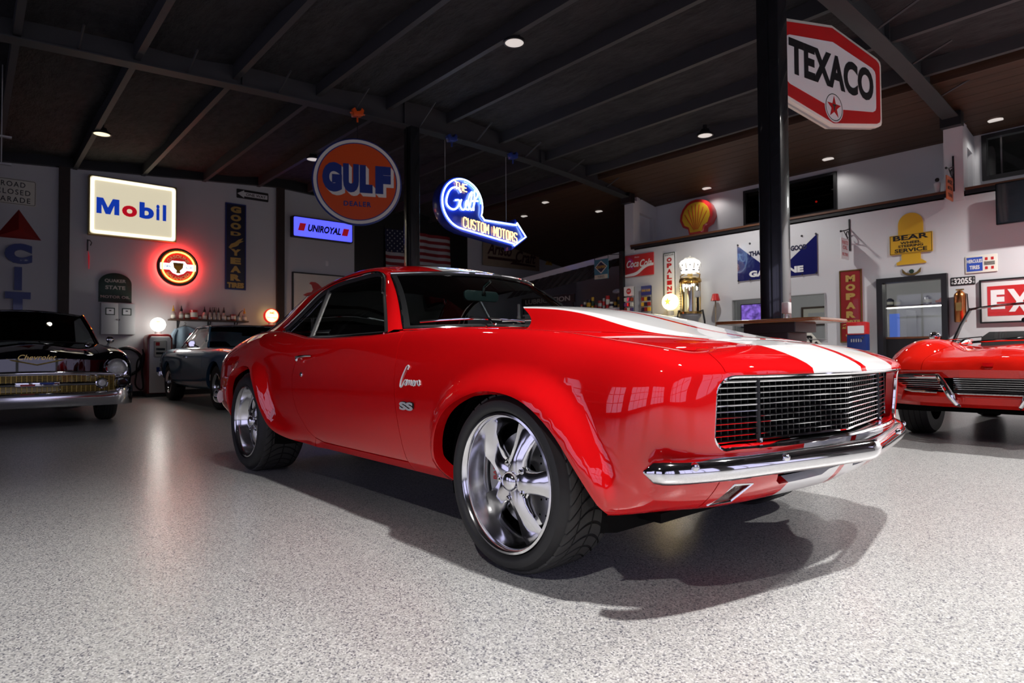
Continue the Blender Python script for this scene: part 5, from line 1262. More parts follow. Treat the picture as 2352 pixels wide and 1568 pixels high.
MB().tube([(.835, -.28, .437), (.84, 0, .437), (.835, .28, .437)], .011, 6).build('lower_grille_trim', 'chrome', CV); MB().box(.70, .76, -.70, .70, .44, .575).build('grille_backing', 'void', CV)
MB().prism([(-.03, 0), (.03, 0), (.04, .03), (-.04, .03)], 0, .02).xf(Matrix.Translation((.815, 0, .66)) @ FRAMES['L'].to_4x4()).build('nose_badge', 'chrome', CV)
greenhouse(CV, (-.70, .63, .865), (-1.02, .545, 1.235), (-1.75, .55, 1.23), (-2.25, .60, .90), 'blackgloss', .86, glass='clearglass', pr=.018, crown=.03, open_top=True)
MB().prism(rrect(.22, .05, .02), 0, .012).xf(Matrix.Translation((-1.0, 0, 1.10)) @ FRAMES['L'].to_4x4()).build('rear_view_mirror', 'chrome', CV)
for y0 in (-.40, .05): MB().tube([(-.64, y0, .885), (-.70, y0-.20, .90)], .007, 6).tube([(-.655, y0-.32, .905), (-.72, y0+.02, .935)], .006, 6).build('wiper', 'chromeworn', CV)
mb = MB().sphere((-.85, -.83, .955), .055, 12, 8, (.7, 1, .9)); mb.tube([(-.85, -.80, .88), (-.85, -.83, .93)], .012, 6); mb.build('side_mirror', 'chrome', CV)
bucket_seats(CV, -1.3, (-.35, .35), .95)
# ================================================================== signs
M['darksheet'] = mat('dark_weathered_metal_sheet', (.05, .042, .045), .5, .4, noise=.6, nscale=5)
M['mobilface'] = mat('backlit_cream_face', (.8, .75, .6), .3, emit=(1, .90, .64), es=.62)
M['mobiledge'] = mat('painted_edge_glow', (.9, .85, .7), .3, emit=(1, .90, .66), es=2.0)  # stronger emission stands in for the brighter rim of the backlit face
M['mobilblue'] = mat('translucent_blue', (.01, .03, .25), .3, emit=(.004, .035, .36), es=.9)
M['mobilred'] = mat('translucent_red', (.3, .01, .02), .3, emit=(.42, .002, .012), es=.9)
M['uniface'] = mat('backlit_blue_face', (.1, .12, .8), .3, emit=(.085, .095, 1), es=1.5)
M['unired'] = mat('backlit_red_patch', (.2, .01, .02), .3, emit=(.25, .004, .01), es=.8)
M['neonback'] = mat('deep_blue_sign_face', (.008, .03, .40), .3, coat=.5)
M['cream'] = mat('cream_enamel', (.55, .50, .38), .45, noise=.1, nscale=10)
M['tan'] = mat('tan_board', (.30, .23, .15), .6, noise=.15, nscale=8)
M['lettergrey'] = mat('faded_white_lettering', (.42, .40, .36), .6, noise=.4, nscale=40)
def board(t, poly, m, d=.02, edge=None, em=None, name='panel', bevel=.002):
    o = slab(t, name, poly, 0, d, m, bevel=bevel)
    return o
def frame_ring(t, w, h, r, b, z0, z1, m, name='frame'):
    return slab(t, name, rrect(w, h, r), z0, z1, m, [rrect(w-2*b, h-2*b, max(r-b, .002))[::-1]])
LW = RX0+.002
def onL(name, label, cat, y, z, group=None, d=0.): return thing(name, label, cat, (LW+d, y, z), 'L', group=group)
def onR(name, label, cat, x, z, group=None, d=0., y=8.598): return thing(name, label, cat, (x, y-d, z), 'R', group=group)
# --- left wall
t = onL('light_box_sign', 'backlit cream rectangular sign with blue and red lettering on the left wall', 'sign', .145, 3.73)
slab(t, 'case', rrect(1.53, 1.15, .02), 0, .17, 'goldtrim', bevel=.004); slab(t, 'face', rrect(1.49, 1.11, .05), .17, .178, 'mobilface')
slab(t, 'edge_glow_strip', rrect(1.46, 1.08, .06), .178, .19, 'mobiledge', [rrect(1.36, .98, .03)[::-1]], bevel=.004)  # glowing strip laid on the face, imitates light gathering at its edge
mw, mh, st = .38, .31, .085
slab(t, 'letter', [(-.45-mw/2, -mh/2), (-.45-mw/2+st, -mh/2), (-.45-mw/2+st, mh/2-.13), (-.45-.04, -mh/2), (-.45+.04, -mh/2), (-.45+mw/2-st, mh/2-.13), (-.45+mw/2-st, -mh/2), (-.45+mw/2, -mh/2), (-.45+mw/2, mh/2), (-.45+mw/2-st*1.3, mh/2), (-.45, -mh/2+.13), (-.45-mw/2+st*1.3, mh/2), (-.45-mw/2, mh/2)], .178, .181, 'mobilblue')
for s_, cx, w, hh, cy, m in (('o', -.085, .26, .225, -.045, 'mobilred'), ('b', .215, .26, .33, .008, 'mobilblue'), ('i', .415, .062, .32, .003, 'mobilblue'), ('l', .535, .066, .33, .008, 'mobilblue')):
    lettering(t, s_, cx, cy, w, hh, m, .181, bold=.045)
t = onL('road_sign', 'white road closed sign with black letters at the left edge', 'sign', -1.75, 3.815)
board(t, rrect(.67, .47, .03), 'offwhite', .012); frame_ring(t, .65, .45, .03, .008, .012, .0135, 'black', 'border')
for s_, cy, w in (('ROAD', .135, .35), ('CLOSED', -.005, .50), ('PARADE', -.145, .50)): lettering(t, s_, .0, cy, w, .095, 'black', .015, spacing=1.25, bold=.01)
t = onL('letter_sign', 'red pyramid emblem over stacked blue letters at the left edge', 'sign', -1.665, 3.0)
mb = MB(); mb.add([(-.335, -.035, 0), (.335, -.035, 0), (0, .50, 0), (0, .115, .13)], [(0, 1, 3), (1, 2, 3), (2, 0, 3), (0, 2, 1)]); mb.build('pyramid', 'darkred', t, smooth=None)
def thick_text(t, s_, cx, cy, w, h, z, m, bold=.06):
    mb = MB(); text_mb(mb, s_, cx, cy, w, h, z, bold=bold); n = len(mb.v); f = list(mb.f); mb.add([(a, b, 0) for a, b, c in mb.v[:n]], [q[::-1] for q in f])
    ec = {}
    for q in f:
        for i in range(len(q)): ec[(q[i], q[(i+1) % len(q)])] = 1
    be = [e for e in ec if (e[1], e[0]) not in ec]; mb.f += [(a+n, b+n, b, a) for a, b in be]; mb.mi += [0]*len(be)
    return mb.build('letter', m, t, smooth=None)
for s_, cy, w, h in (('C', -.315, .40, .37), ('I', -.77, .11, .42), ('T', -1.215, .37, .40), ('G', -1.75, .42, .42), ('O', -2.25, .42, .42)): thick_text(t, s_, 0, cy, w, h, .06, 'bluesign', .09)
t = onL('bracket_hook', 'small black bracket with a hanging pink cord under the backlit sign', 'bracket', -.6, 2.95)
MB().box(-.02, .0, -.10, .12, 0, .02).tube([(0, .10, .01), (.02, .11, .03), (.05, .06, .05), (.03, .0, .05)], .008, 6).build('bracket', 'black', t); MB().tube([(0, -.1, .02), (.01, -.22, .02), (.012, -.45, .02)], [.003, .012, .006], 6).build('cord', 'unired', t)
t = onL('neon_sign', 'round neon gasoline sign with yellow ring and white band', 'sign', .945, 2.655, d=.10)
MB().lathe([(0, 0), (.38, 0), (.40, .03), (.38, .09), (.35, .09), (.33, .06), (0, .06)], 'Z', 48).build('can', 'black', t); MB().tube([(0, .3, -.10), (0, .3, 0)], .02, 6).tube([(0, -.3, -.10), (0, -.3, 0)], .02, 6).build('standoff', 'black', t)
MB().lathe([(0, .062), (.33, .062)], 'Z', 48).build('face', mat('red_lit_face', (.3, .01, .01), .3, emit=(1, .03, .03), es=.35), t)
MB().tube([(.305*math.cos(a), .305*math.sin(a), .09) for a in np.linspace(0, 2*PI, 49)[:-1]], .014, 8, closed=True).build('neon_ring', 'neon_orange', t)
MB().tube([(.35*math.cos(a), .35*math.sin(a), -.045) for a in np.linspace(0, 2*PI, 49)[:-1]], .012, 6, closed=True).build('wall_glow_ring', 'wall_glow_red', t)  # unseen ring added behind the can to throw red glow on the wall
slab(t, 'band', [(-.33, -.065), (-.16, -.065), (-.10, -.13), (0, -.17), (.10, -.13), (.16, -.065), (.33, -.065), (.33, .065), (.16, .065), (.12, .12), (-.12, .12), (-.16, .065), (-.33, .065)], .064, .072, mat('lit_white_band', (.8, .8, .8), .3, emit=(.75, .85, 1), es=2.2))
slab(t, 'shield', [(-.10, .085), (.10, .085), (.085, -.02), (.03, -.08), (.045, -.13), (-.045, -.13), (-.03, -.08), (-.085, -.02)], .073, .078, 'yellow'); lettering(t, 'ETHYL', 0, .045, .15, .045, 'black', .080, bold=.03)
def arcw(r, up=True):
    def f(x, y):
        a = x/r
        return ((r+y)*math.sin(a), (r+y)*math.cos(a)) if up else ((r-y)*math.sin(a), -(r-y)*math.cos(a))
    return f
lettering(t, 'GASOLINE', 0, 0, .48, .065, 'offwhite', .069, bold=.02, warp=arcw(.215)); lettering(t, 'BALANCED', 0, 0, .48, .065, 'offwhite', .069, bold=.02, warp=arcw(.235, False))
lettering(t, 'CORN', -.22, 0, .15, .055, 'bluesign', .075, bold=.03); lettering(t, 'ALCOHOL', .22, 0, .16, .055, 'bluesign', .075, bold=.03)
t = onL('arched_sign', 'weathered dark green arched motor oil sign above the grey cabinet', 'sign', -.147, 2.165)
board(t, [(-.28, -.29), (.28, -.29), (.28, .08)]+[(.28*math.cos(a), .08+.21*math.sin(a)) for a in np.linspace(0, PI, 17)[1:-1]]+[(-.28, .08)], 'green', .025)
for s_, cy, w, h in (('QUAKER', .13, .36, .075), ('STATE', .0, .34, .075), ('MOTOR OIL', -.185, .50, .055)): lettering(t, s_, 0, cy, w, h, 'lettergrey', .028, bold=.03)
t = onL('wall_cabinet', 'light grey two-door metal cabinet mounted on the left wall', 'cabinet', -.112, 1.545)
slab(t, 'body', rrect(.577, .62, .006), 0, .15, 'lightgrey')
for s in (-1, 1):
    d_ = slab(t, 'door', rrect(.283, .61, .005, cx=s*.1435), .15, .162, 'lightgrey', bevel=.002)
    slab(d_, 'label_frame', rrect(.16, .14, .004, cx=s*.14, cy=.14), .162, .166, 'green'); slab(d_, 'label', rrect(.125, .105, .003, cx=s*.14, cy=.14), .166, .168, 'white'); slab(d_, 'label_print', rrect(.04, .02, .002, cx=s*.14, cy=.155), .168, .169, 'black')
    slab(d_, 'latch', rrect(.008, .03, .003, cx=s*.02, cy=-.02), .162, .172, 'rust')
def vertical_sign(t, w, h, m, letters, lm, fm=None, lw=.5, top=.0, bold=.06, d=.02, zz=.003):
    board(t, rrect(w, h, .01), m, d)
    if fm: frame_ring(t, w-.004, h-.004, .01, w*.05, d, d+.006, fm)
    for s_, cy, lh in letters: lettering(t, s_, 0, cy, w*(lw if len(s_) == 1 else .80), lh, lm, d+zz, bold=bold)
t = onL('vertical_sign', 'tall navy enamel tire sign with gold vertical letters', 'sign', 2.132, 3.23)
vertical_sign(t, .445, 1.92, 'navy', [(c, y, .145) for c, y in (('G', .82), ('O', .635), ('O', .455), ('Y', -.13), ('E', -.32), ('A', -.505), ('R', -.69))]+[('TIRES', -.86, .12)], 'gold', 'bluesign', lw=.50, bold=.07)
lettering(t, 'D', 0, .285, .22, .09, 'gold', .023, bold=.06)
slab(t, 'winged_foot', [(-.15, -.03), (-.10, .05), (-.02, .09), (.06, .16), (.16, .20), (.10, .13), (.17, .14), (.08, .08), (.05, .03), (.0, .0), (-.06, -.02), (-.11, -.06)], .02, .024, 'gold')
t = onL('one_way_sign', 'small black and white one way arrow sign high on the left wall', 'sign', 2.50, 4.43)
board(t, rrect(.70, .205, .02), 'black', .012); slab(t, 'arrow', [(-.335, 0), (-.19, .085), (-.19, .048), (.325, .048), (.325, -.048), (-.19, -.048), (-.19, -.085)], .012, .0145, 'white'); lettering(t, 'ONE WAY', .07, 0, .44, .062, 'black', .0165, bold=.02)
t = onL('light_box_sign', 'backlit blue tire sign with black italic lettering and red patches', 'sign', 4.12, 3.835)
slab(t, 'case', rrect(1.52, .49, .02), 0, .16, 'black', bevel=.004); slab(t, 'face', rrect(1.47, .445, .03), .16, .166, 'uniface')
lettering(t, 'UNIROYAL', .02, .0, .84, .175, 'black', .169, bold=.05, shear=.28)
for cx in (-.54, .56): slab(t, 'red_patch', [(cx-.10, -.09), (cx+.05, -.09), (cx+.10, .09), (cx-.05, .09)], .166, .169, 'unired')
t = onL('wall_switch', 'small white switch plate above the flying horse sign', 'switch', 4.27, 3.05); slab(t, 'plate', rrect(.07, .12, .008), 0, .012, 'white', bevel=.003); slab(t, 'toggle', rrect(.012, .03, .004), .012, .024, 'white')
t = onL('framed_sign', 'large white gas sign with red flying horse and black lettering behind the red car', 'sign', 4.25, 2.12)
board(t, rrect(1.68, 1.30, .01), 'offwhite', .03); frame_ring(t, 1.70, 1.32, .01, .03, 0, .045, 'black')
HORSE = [(-.62, .14), (-.52, .20), (-.40, .23), (-.36, .30), (-.40, .42), (-.46, .45), (-.42, .50), (-.30, .50), (-.22, .46), (-.16, .40), (-.10, .36), (.0, .44), (.18, .56), (.40, .60), (.30, .54), (.44, .50), (.28, .46), (.38, .40), (.20, .38), (.12, .30), (.20, .24), (.30, .24), (.42, .16), (.48, .02), (.44, -.05), (.40, .06), (.32, .14), (.24, .12), (.30, .02), (.26, -.10), (.30, -.24), (.24, -.24), (.20, -.10), (.22, -.02), (.12, .06), (-.06, .06), (-.20, .10), (-.24, .04), (-.36, .0), (-.40, -.06), (-.44, -.02), (-.36, .06), (-.28, .10), (-.40, .14), (-.52, .10)]
slab(t, 'flying_horse', [(a*.95, b*.9) for a, b in HORSE], .03, .034, 'redsign'); lettering(t, 'Mobilgas', -.0, -.40, 1.30, .30, 'black', .036, bold=.03)
t = onL('flag', 'american flag hanging on the dark end wall', 'flag', 6.87, 3.55, d=.02)
fw, fh = 2.06, 1.12
def cloth(u, v): return .03*math.sin(u*9+v*2)+.015*math.sin(u*17-v*3)
def cloth_patch(t, name, x0, x1, y0, y1, m, dz=0., n=24):
    mb = MB(); rs = [[(x0+(x1-x0)*i/n, y, .05+dz+cloth(x0+(x1-x0)*i/n, y)) for i in range(n+1)] for y in (y0, (y0+y1)/2, y1)]; mb.rings(rs, False); return mb.build(name, m, t, smooth=80)
M['flagred'] = mat('red_cloth', (.22, .012, .018), .8); M['flagwhite'] = mat('white_cloth', (.42, .42, .44), .8); M['flagblue'] = mat('navy_cloth', (.010, .012, .045), .8)
for k in range(13):
    y1 = fh/2-fh*k/13; cloth_patch(t, 'stripe', -fw/2, fw/2, y1-fh/13, y1, 'flagred' if k % 2 == 0 else 'flagwhite')
cloth_patch(t, 'canton', -fw/2, -fw/2+fw*.4, fh/2-fh*7/13, fh/2, 'flagblue', .004)
sm = None
for r in range(9):
    for c in range(6 if r % 2 == 0 else 5):
        x = -fw/2+fw*.4*(c+.5+(.5 if r % 2 else 0))/6.0; y = fh/2-fh*7/13*(r+.6)/9.2
        if sm is None: sm = MB().prism(star(.026, .011), 0, .002).mesh('star', 'flagwhite')
        o = link_mesh('star', sm, t); o.location = (x, y, .056+cloth(x, y))
t = onL('script_sign', 'tan board with dark red script lettering in the far alcove', 'sign', 10.15, 3.83, d=.1)
board(t, rrect(2.25, .80, .01), 'tan', .03); lettering(t, 'Aristo', -.50, .12, .95, .36, mat('maroon_lettering', (.05, .008, .012), .6), .033, bold=.03, shear=.3); lettering(t, 'Craft', .55, -.02, .85, .36, bpy.data.materials['maroon_lettering'], .033, bold=.03, shear=.3)
slab(t, 'underline', [(-.95, -.12), (.25, -.12), (.18, -.20), (.95, -.24), (.95, -.29), (-.10, -.28), (.02, -.20), (-.95, -.20)], .03, .034, bpy.data.materials['maroon_lettering'])
t = onL('warning_sign', 'small yellow triangular sign in the far alcove', 'sign', 11.75, 3.80, d=.06); board(t, [(-.16, -.12), (.16, -.12), (0, .14)], 'yellow', .01); slab(t, 'mark', rrect(.02, .09, .006, cy=-.02), .01, .013, 'black')
# --- hanging signs on the far beam
t = thing('hanging_sign', 'round orange and blue dealer sign hanging beside the black column', 'sign', (-6.90, 2.05, 3.385), 'L', extra=Matrix.Rotation(-.42, 4, 'Y'))
MB().lathe([(0, -.03), (.64, -.03), (.655, -.015), (.655, .015), (.64, .03), (.0, .03)], 'Z', 64).build('disc', 'bluesign', t)
MB().lathe([(.0, .031), (.632, .031)], 'Z', 64).build('white_ring', 'offwhite', t); MB().lathe([(0, .033), (.585, .033)], 'Z', 64).build('blue_ring', 'bluesign', t); MB().lathe([(0, .035), (.570, .035)], 'Z', 64).build('orange_field', 'orange', t)
for (dx, dy, m, z, nm) in ((.045, -.05, 'offwhite', .037, 'letter_shade'), (.0, 0, 'bluesign', .040, 'lettering')):
    for s_, cx, w, h, cy in (('G', -.365, .28, .44, .045), ('U', -.095, .23, .43, .045), ('L', .125, .19, .42, .045), ('F', .375, .23, .42, .045)):
        for q in range(1 if nm == 'lettering' else 4):
            f_ = 1-q/4
            lettering(t, s_, cx+dx*f_, cy+dy*f_, w, h, m, z-(q*.0003), name=nm, bold=.09)
lettering(t, 'DEALER', .0, -.335, .40, .075, 'bluesign', .039, bold=.03, spacing=1.2)
mb = MB(); mb.tube([(0, .655, 0), (0, 1.0, 0)], .006, 6); mb.build('hanger', 'black', t)
def clamp(x, y, z, m, label):
    t = thing('beam_clamp', label, 'clamp', (x, y, z), 'L')
    MB().prism([(-.07, .0), (.07, .03), (.09, .12), (.05, .15), (.03, .10), (-.03, .08), (-.06, .13), (-.10, .10)], -.05, .05).build('jaw', m, t, bevel=.006)
    MB().tube([(0, .0, 0), (0, -.07, 0)], .014, 8).tube([(-.12, .05, .0), (.12, .07, .0)], .012, 8).build('screw', m, t)
    return t
clamp(-6.9, 2.05, 4.36, 'orange', 'orange beam clamp holding the round orange sign')
clamp(-6.9, 3.78, 4.36, 'bluesign', 'blue beam clamp on the left above the neon arrow sign'); clamp(-6.9, 5.14, 4.34, 'bluesign', 'blue beam clamp on the right above the neon arrow sign')
t = thing('neon_arrow_sign', 'neon arrow sign with white outline and glowing custom motors lettering', 'sign', (-7.0, 4.06, 3.38), 'L')
OUT = [(.46*math.cos(a), .46*math.sin(a)) for a in np.linspace(math.radians(-22), math.radians(262), 40)]
OUT += [(-.02, -.475), (1.13, -.600), (1.13, -.665), (1.52, -.395), (1.22, -.09), (1.20, -.165), (.50, -.185)]
slab(t, 'case', OUT, -.22, 0, 'neonback', bevel=.004)
ins = [(.425*math.cos(a), .425*math.sin(a)) for a in np.linspace(math.radians(-20), math.radians(258), 40)]+[(0, -.43), (1.16, -.555), (1.16, -.59), (1.45, -.395), (1.23, -.16), (1.22, -.205), (.47, -.215)]
MB().tube([(a, b, .03) for a, b in ins], .012, 8, closed=True).build('outline_tube', 'neon_white', t)
MB().tube([(.39*math.cos(a), .39*math.sin(a), .025) for a in np.linspace(.15, 1.5, 14)], .006, 6).build('inner_tube', 'neon_blue', t)
def neon_text(t, s_, cx, cy, w, h, m, r, shear=0., slope=0., z=.03):
    S = {'T': [[(0, 1), (1, 1)], [(.5, 1), (.5, 0)]], 'H': [[(0, 0), (0, 1)], [(1, 0), (1, 1)], [(0, .5), (1, .5)]], 'E': [[(1, 1), (0, 1), (0, 0), (1, 0)], [(0, .5), (.8, .5)]],
         'C': [[(1, .8), (.8, 1), (.2, 1), (0, .8), (0, .2), (.2, 0), (.8, 0), (1, .2)]], 'U': [[(0, 1), (0, .2), (.2, 0), (.8, 0), (1, .2), (1, 1)]], 'S': [[(1, .85), (.8, 1), (.2, 1), (0, .8), (.15, .55), (.85, .45), (1, .2), (.8, 0), (.2, 0), (0, .15)]],
         'O': [[(.2, 0), (0, .2), (0, .8), (.2, 1), (.8, 1), (1, .8), (1, .2), (.8, 0), (.2, 0)]], 'M': [[(0, 0), (0, 1), (.5, .35), (1, 1), (1, 0)]], 'R': [[(0, 0), (0, 1), (.8, 1), (1, .8), (.8, .5), (0, .5)], [(.5, .5), (1, 0)]]}
    n = len(s_); adv = w/(n-.28)
    for i, ch in enumerate(s_):
        if ch == ' ': continue
        mb = MB()
        for st in S[ch]:
            pts = [(cx-w/2+adv*(i+.72*a), cy-h/2+h*b) for a, b in st]
            mb.tube([(x+shear*(y-cy), y+slope*(x-cx), z) for x, y in pts], r, 6)
        mb.build('letter_tube', m, t)
neon_text(t, 'THE', -.04, .29, .25, .12, 'neon_yellow', .007, slope=-.06)
neon_text(t, 'CUSTOM MOTORS', .62, -.375, 1.22, .165, 'neon_yellow', .008, slope=-.11)
sc_ = [[(.02, .17), (-.05, .24), (-.16, .22), (-.26, .08), (-.27, -.08), (-.18, -.14), (-.06, -.10), (-.02, .03), (-.10, .02)], [(.03, .05), (.01, -.08), (.05, -.12), (.12, -.06), (.14, .05), (.13, -.10), (.18, -.10)], [(.18, -.10), (.24, .10), (.25, .22), (.21, .16), (.20, -.06), (.25, -.10)], [(.25, -.10), (.31, .08), (.33, .25), (.38, .22), (.33, .10), (.29, -.10)], [(.25, .06), (.39, .08)]]
gm = MB()
for s_ in sc_: gm.tube([(p[0]-.06, p[1]+.02, .03) for p in curve_pts([tuple(q) for q in s_], 6)], .0125, 8)
gm.build('script_tube', 'neon_white', t)
for x, z1 in ((-.28, 1.075), (1.08, 1.065)):
    MB().tube([(x, .36 if x < 0 else -.15, -.1), (x, z1, -.1)], .005, 5).build('hanger_rod', 'grey', t)
# --- hexagonal sign on the near column
t = thing('hexagonal_sign', 'large hexagonal white and red sign with black lettering on the near column', 'sign', (-1.06, 4.57, 3.72), 'L', extra=Matrix.Rotation(-.17, 4, 'Y') @ Matrix.Diagonal((1.06, 1.02, 1, 1)))
def hexp(w, h, e, r=.06):
    """wide hexagon with peaks top and bottom, rounded shoulders"""
    pts = [(0, h/2), (-(w/2-r*1.1), e/2+r*.55), (-(w/2-r*.25), e/2+r*.1), (-w/2, e/2-r*.5), (-w/2, -(e/2-r*.5)), (-(w/2-r*.25), -(e/2+r*.1)), (-(w/2-r*1.1), -(e/2+r*.55)), (0, -h/2)]
    return pts+[(-x, -y) for x, y in pts[1:-1]]
slab(t, 'case', hexp(1.76, 1.06, .70), -.10, .0, 'offwhite', bevel=.006); slab(t, 'back_rim', hexp(1.78, 1.08, .70), -.06, -.04, 'grey')
slab(t, 'red_band', hexp(1.69, 1.00, .645), .0, .004, 'redsign'); slab(t, 'white_field', hexp(1.52, .70, .42), .004, .007, 'white')
lettering(t, 'TEXACO', 0, .04, 1.42, .36, 'black', .010, bold=.045)
MB().lathe([(0, .0075), (.155, .0075)], 'Z', 40, (0, -.335, 0)).build('roundel', 'white', t); MB().lathe([(.133, .009), (.142, .009)], 'Z', 40, (0, -.335, 0)).build('roundel_ring', 'green', t)
mb = MB().prism(star(.118, .047, 5, 0, -.335), .0085, .010); mb.build('star', 'redsign', t); lettering(t, 'T', 0, -.338, .055, .065, 'green', .012, bold=.06)
MB().tube([(-.86, .20, -.05), (-1.02, .20, -.05)], .02, 8).tube([(-.86, -.20, -.05), (-1.02, -.20, -.05)], .02, 8).build('bracket', 'black', t)
# --- right wall
M['cokered'] = mat('bright_red_enamel', (.52, .022, .022), .35, coat=.4)
t = onR('drink_sign', 'red rectangular soda sign with white script and wave', 'sign', -6.74, 2.71)
board(t, rrect(.76, .475, .006), 'cokered', .02)
lettering(t, 'Coca', -.17, .045, .33, .155, 'white', .023, shear=.35, bold=.02); lettering(t, 'Cola', .18, .035, .31, .155, 'white', .023, shear=.35, bold=.02); lettering(t, 'Enjoy', -.05, .175, .12, .035, 'white', .023)
wv = curve_pts([(-.38, -.185), (-.22, -.165), (-.05, -.13), (.12, -.03), (.25, .0), (.38, .015)], 6); wv2 = curve_pts([(.38, -.04), (.25, -.05), (.12, -.10), (-.05, -.20), (-.22, -.225), (-.38, -.225)], 6)
slab(t, 'wave', [tuple(p) for p in wv]+[tuple(p) for p in wv2], .02, .0235, 'white')
t = onR('vertical_sign', 'narrow white motor oil sign with red vertical letters', 'sign', -5.965, 2.37)
vertical_sign(t, .29, 1.02, 'white', [(c, .36-.118*i, .092) for i, c in enumerate('OPALINE')], 'redsign', 'green', lw=.42, bold=.06); lettering(t, 'SINCLAIR', 0, .46, .22, .035, 'black', .025)
t = onR('banner', 'white and navy gasoline banner with orange disc behind the black column', 'banner', -3.715, 2.485, d=.01)
M['vinylnavy'] = mat('glossy_navy_vinyl', (.012, .014, .10), .12, coat=.6, bump=.15, nscale=6); M['vinylwhite'] = mat('glossy_white_vinyl', (.62, .62, .64), .2, coat=.4)
slab(t, 'sheet', rrect(1.47, .69, .004), 0, .006, 'vinylwhite'); slab(t, 'left_triangle', [(-.735, .33), (-.735, -.345), (.08, -.345), (.0, -.28)], .006, .009, 'vinylnavy'); slab(t, 'right_triangle', [(.735, .33), (.0, -.28), (-.08, -.345), (.735, -.345)], .006, .009, 'vinylnavy')
MB().lathe([(0, .011), (.205, .011)], 'Z', 40, (.03, .02, 0)).build('disc', 'orange', t); lettering(t, 'GULF', .03, .03, .34, .135, 'navy', .014, bold=.05)
lettering(t, 'THAT', -.36, .14, .28, .09, 'navy', .011, bold=.05); lettering(t, 'GOOD', .42, .14, .28, .09, 'navy', .011, bold=.05); lettering(t, 'GASOLINE', .0, -.235, 1.0, .115, 'white', .013, bold=.06); lettering(t, "There's no better", -.02, .285, .48, .035, 'black', .011)
gm_ = MB().lathe([(.008, 0), (.018, .004), (.018, .008), (.008, .010)], 'Z', 12).mesh('grommet', 'darkmetal')
for k in range(7):
    for s in (-1, 1):
        o = link_mesh('grommet', gm_, t); o.location = (-.72+.24*k, s*.335, .009)
t = onR('vertical_sign', 'tall red parts sign with gold vertical letters and gold frame', 'sign', -2.455, 1.55)
vertical_sign(t, .35, 1.19, 'darkred', [(c, .455-.148*i, .11) for i, c in enumerate('MOPAR')]+[('PARTS', -.245, .035), ('AND', -.30, .02), ('ACCESSORIES', -.35, .035)], 'gold', 'brass', lw=.42, bold=.07)
MB().lathe([(0, .024), (.085, .024)], 'Z', 24, (0, 0, 0)).xf(Matrix.Translation((0, -.475, 0)) @ Matrix.Scale(.5, 4, (0, 1, 0))).build('emblem', 'gold', t)
t = onR('figure_sign', 'yellow cut-out wheel and steering service sign above the door', 'sign', -1.575, 2.54)
slab(t, 'upper_plate', [(-.17, .02)]+[(.17*math.cos(a), .22+.17*math.sin(a)) for a in np.linspace(PI, 0, 15)]+[(.17, .02)], .0, .016, 'yellow')
slab(t, 'lettered_plate', rrect(.58, .30, .004, cy=-.085), .004, .022, 'yellow'); frame_ring_ = slab(t, 'border', rrect(.565, .285, .004, cy=-.085), .022, .0235, 'black', [rrect(.553, .273, .003, cy=-.085)[::-1]])
slab(t, 'lower_plate', [(-.13, -.23), (.13, -.23), (.13, -.33), (.20, -.38), (.20, -.40), (-.20, -.40), (-.20, -.36), (-.13, -.33)], .0, .016, 'yellow')
for s_, cy, w, h in (('BEAR', .015, .48, .075), ('WHEEL', -.065, .28, .04), ('STEERING', -.115, .34, .04), ('SERVICE', -.18, .44, .06)): lettering(t, s_, 0, cy, w, h, 'black', .025, bold=.03)
def scroll_bracket(x, y, z, label, plate, text, m, pm, w=.30, h=.34):
    t = thing('bracket_sign', label, 'sign', (x, y, z))
    MB().box(-.012, .012, -.012, 0, -.26, .26).build('back_bar', 'black', t)
    MB().tube([(0, -.01, .10), (0, -.15, .06), (0, -.34, .02)], .010, 6).tube([(0, -.01, -.14), (0, -.10, -.06), (0, -.22, .03)], .008, 6).tube([(0, -.08+.05*math.cos(a), .0+.05*math.sin(a)) for a in np.linspace(0, 5, 14)], .008, 6).sphere((0, -.35, .02), .018, 10, 8).build('scroll_arm', 'black', t)
    MB().tube([(0, -.12, .05), (0, -.12, -.08)], .003, 5).tube([(0, -.30, .02), (0, -.30, -.08)], .003, 5).build('chains', 'grey', t)
    p = MB().prism(rrect(w, h, .008), -.006, .006); p.xf(Matrix(((0, 0, -1, 0), (-1, 0, 0, -.21), (0, 1, 0, -.08-h/2), (0, 0, 0, 1)))); P_ = p.build('plate', pm, t)
    for side in (1, -1):
        for i, (s_, cy, ww, hh) in enumerate(text):
            mb = MB(); text_mb(mb, s_, 0, cy, ww, hh, .0075, bold=.03); mb.xf(Matrix(((0, 0, side, 0), (side, 0, 0, -.21), (0, 1, 0, -.08-h/2), (0, 0, 0, 1)))); flat_build(mb, 'plate_lettering', m, P_)
    return t
scroll_bracket(-2.46, 8.598, 2.72, 'small white hanging sign on a black scroll bracket left of the yellow sign', 'white', (('PARTS', .10, .22, .06), ('OIL', .02, .18, .06), ('FILTERS', -.09, .22, .05)), 'cokered', 'white')
M['orangeplate'] = mat('faded_orange_plate', (.50, .13, .05), .5)
scroll_bracket(-1.0, 8.575, 3.40, 'orange hanging sign on a black scroll bracket fixed to the white pier', 'orange', (('MAGIC', .09, .22, .06), ('MOTOR', .0, .22, .05), ('TUNE', -.10, .2, .05)), 'black', 'orangeplate')
t = onR('tire_sign', 'small blue and white tire sign with red and black stripes', 'sign', -.695, 2.045)
board(t, rrect(.375, .25, .006), 'offwhite', .012); slab(t, 'blue_field', rrect(.19, .20, .003, cx=-.078), .012, .014, 'brightblue')
lettering(t, 'HERCULES', -.078, .045, .18, .05, 'white', .016, bold=.03); lettering(t, 'TIRES', -.078, -.045, .12, .055, 'white', .016, bold=.03)
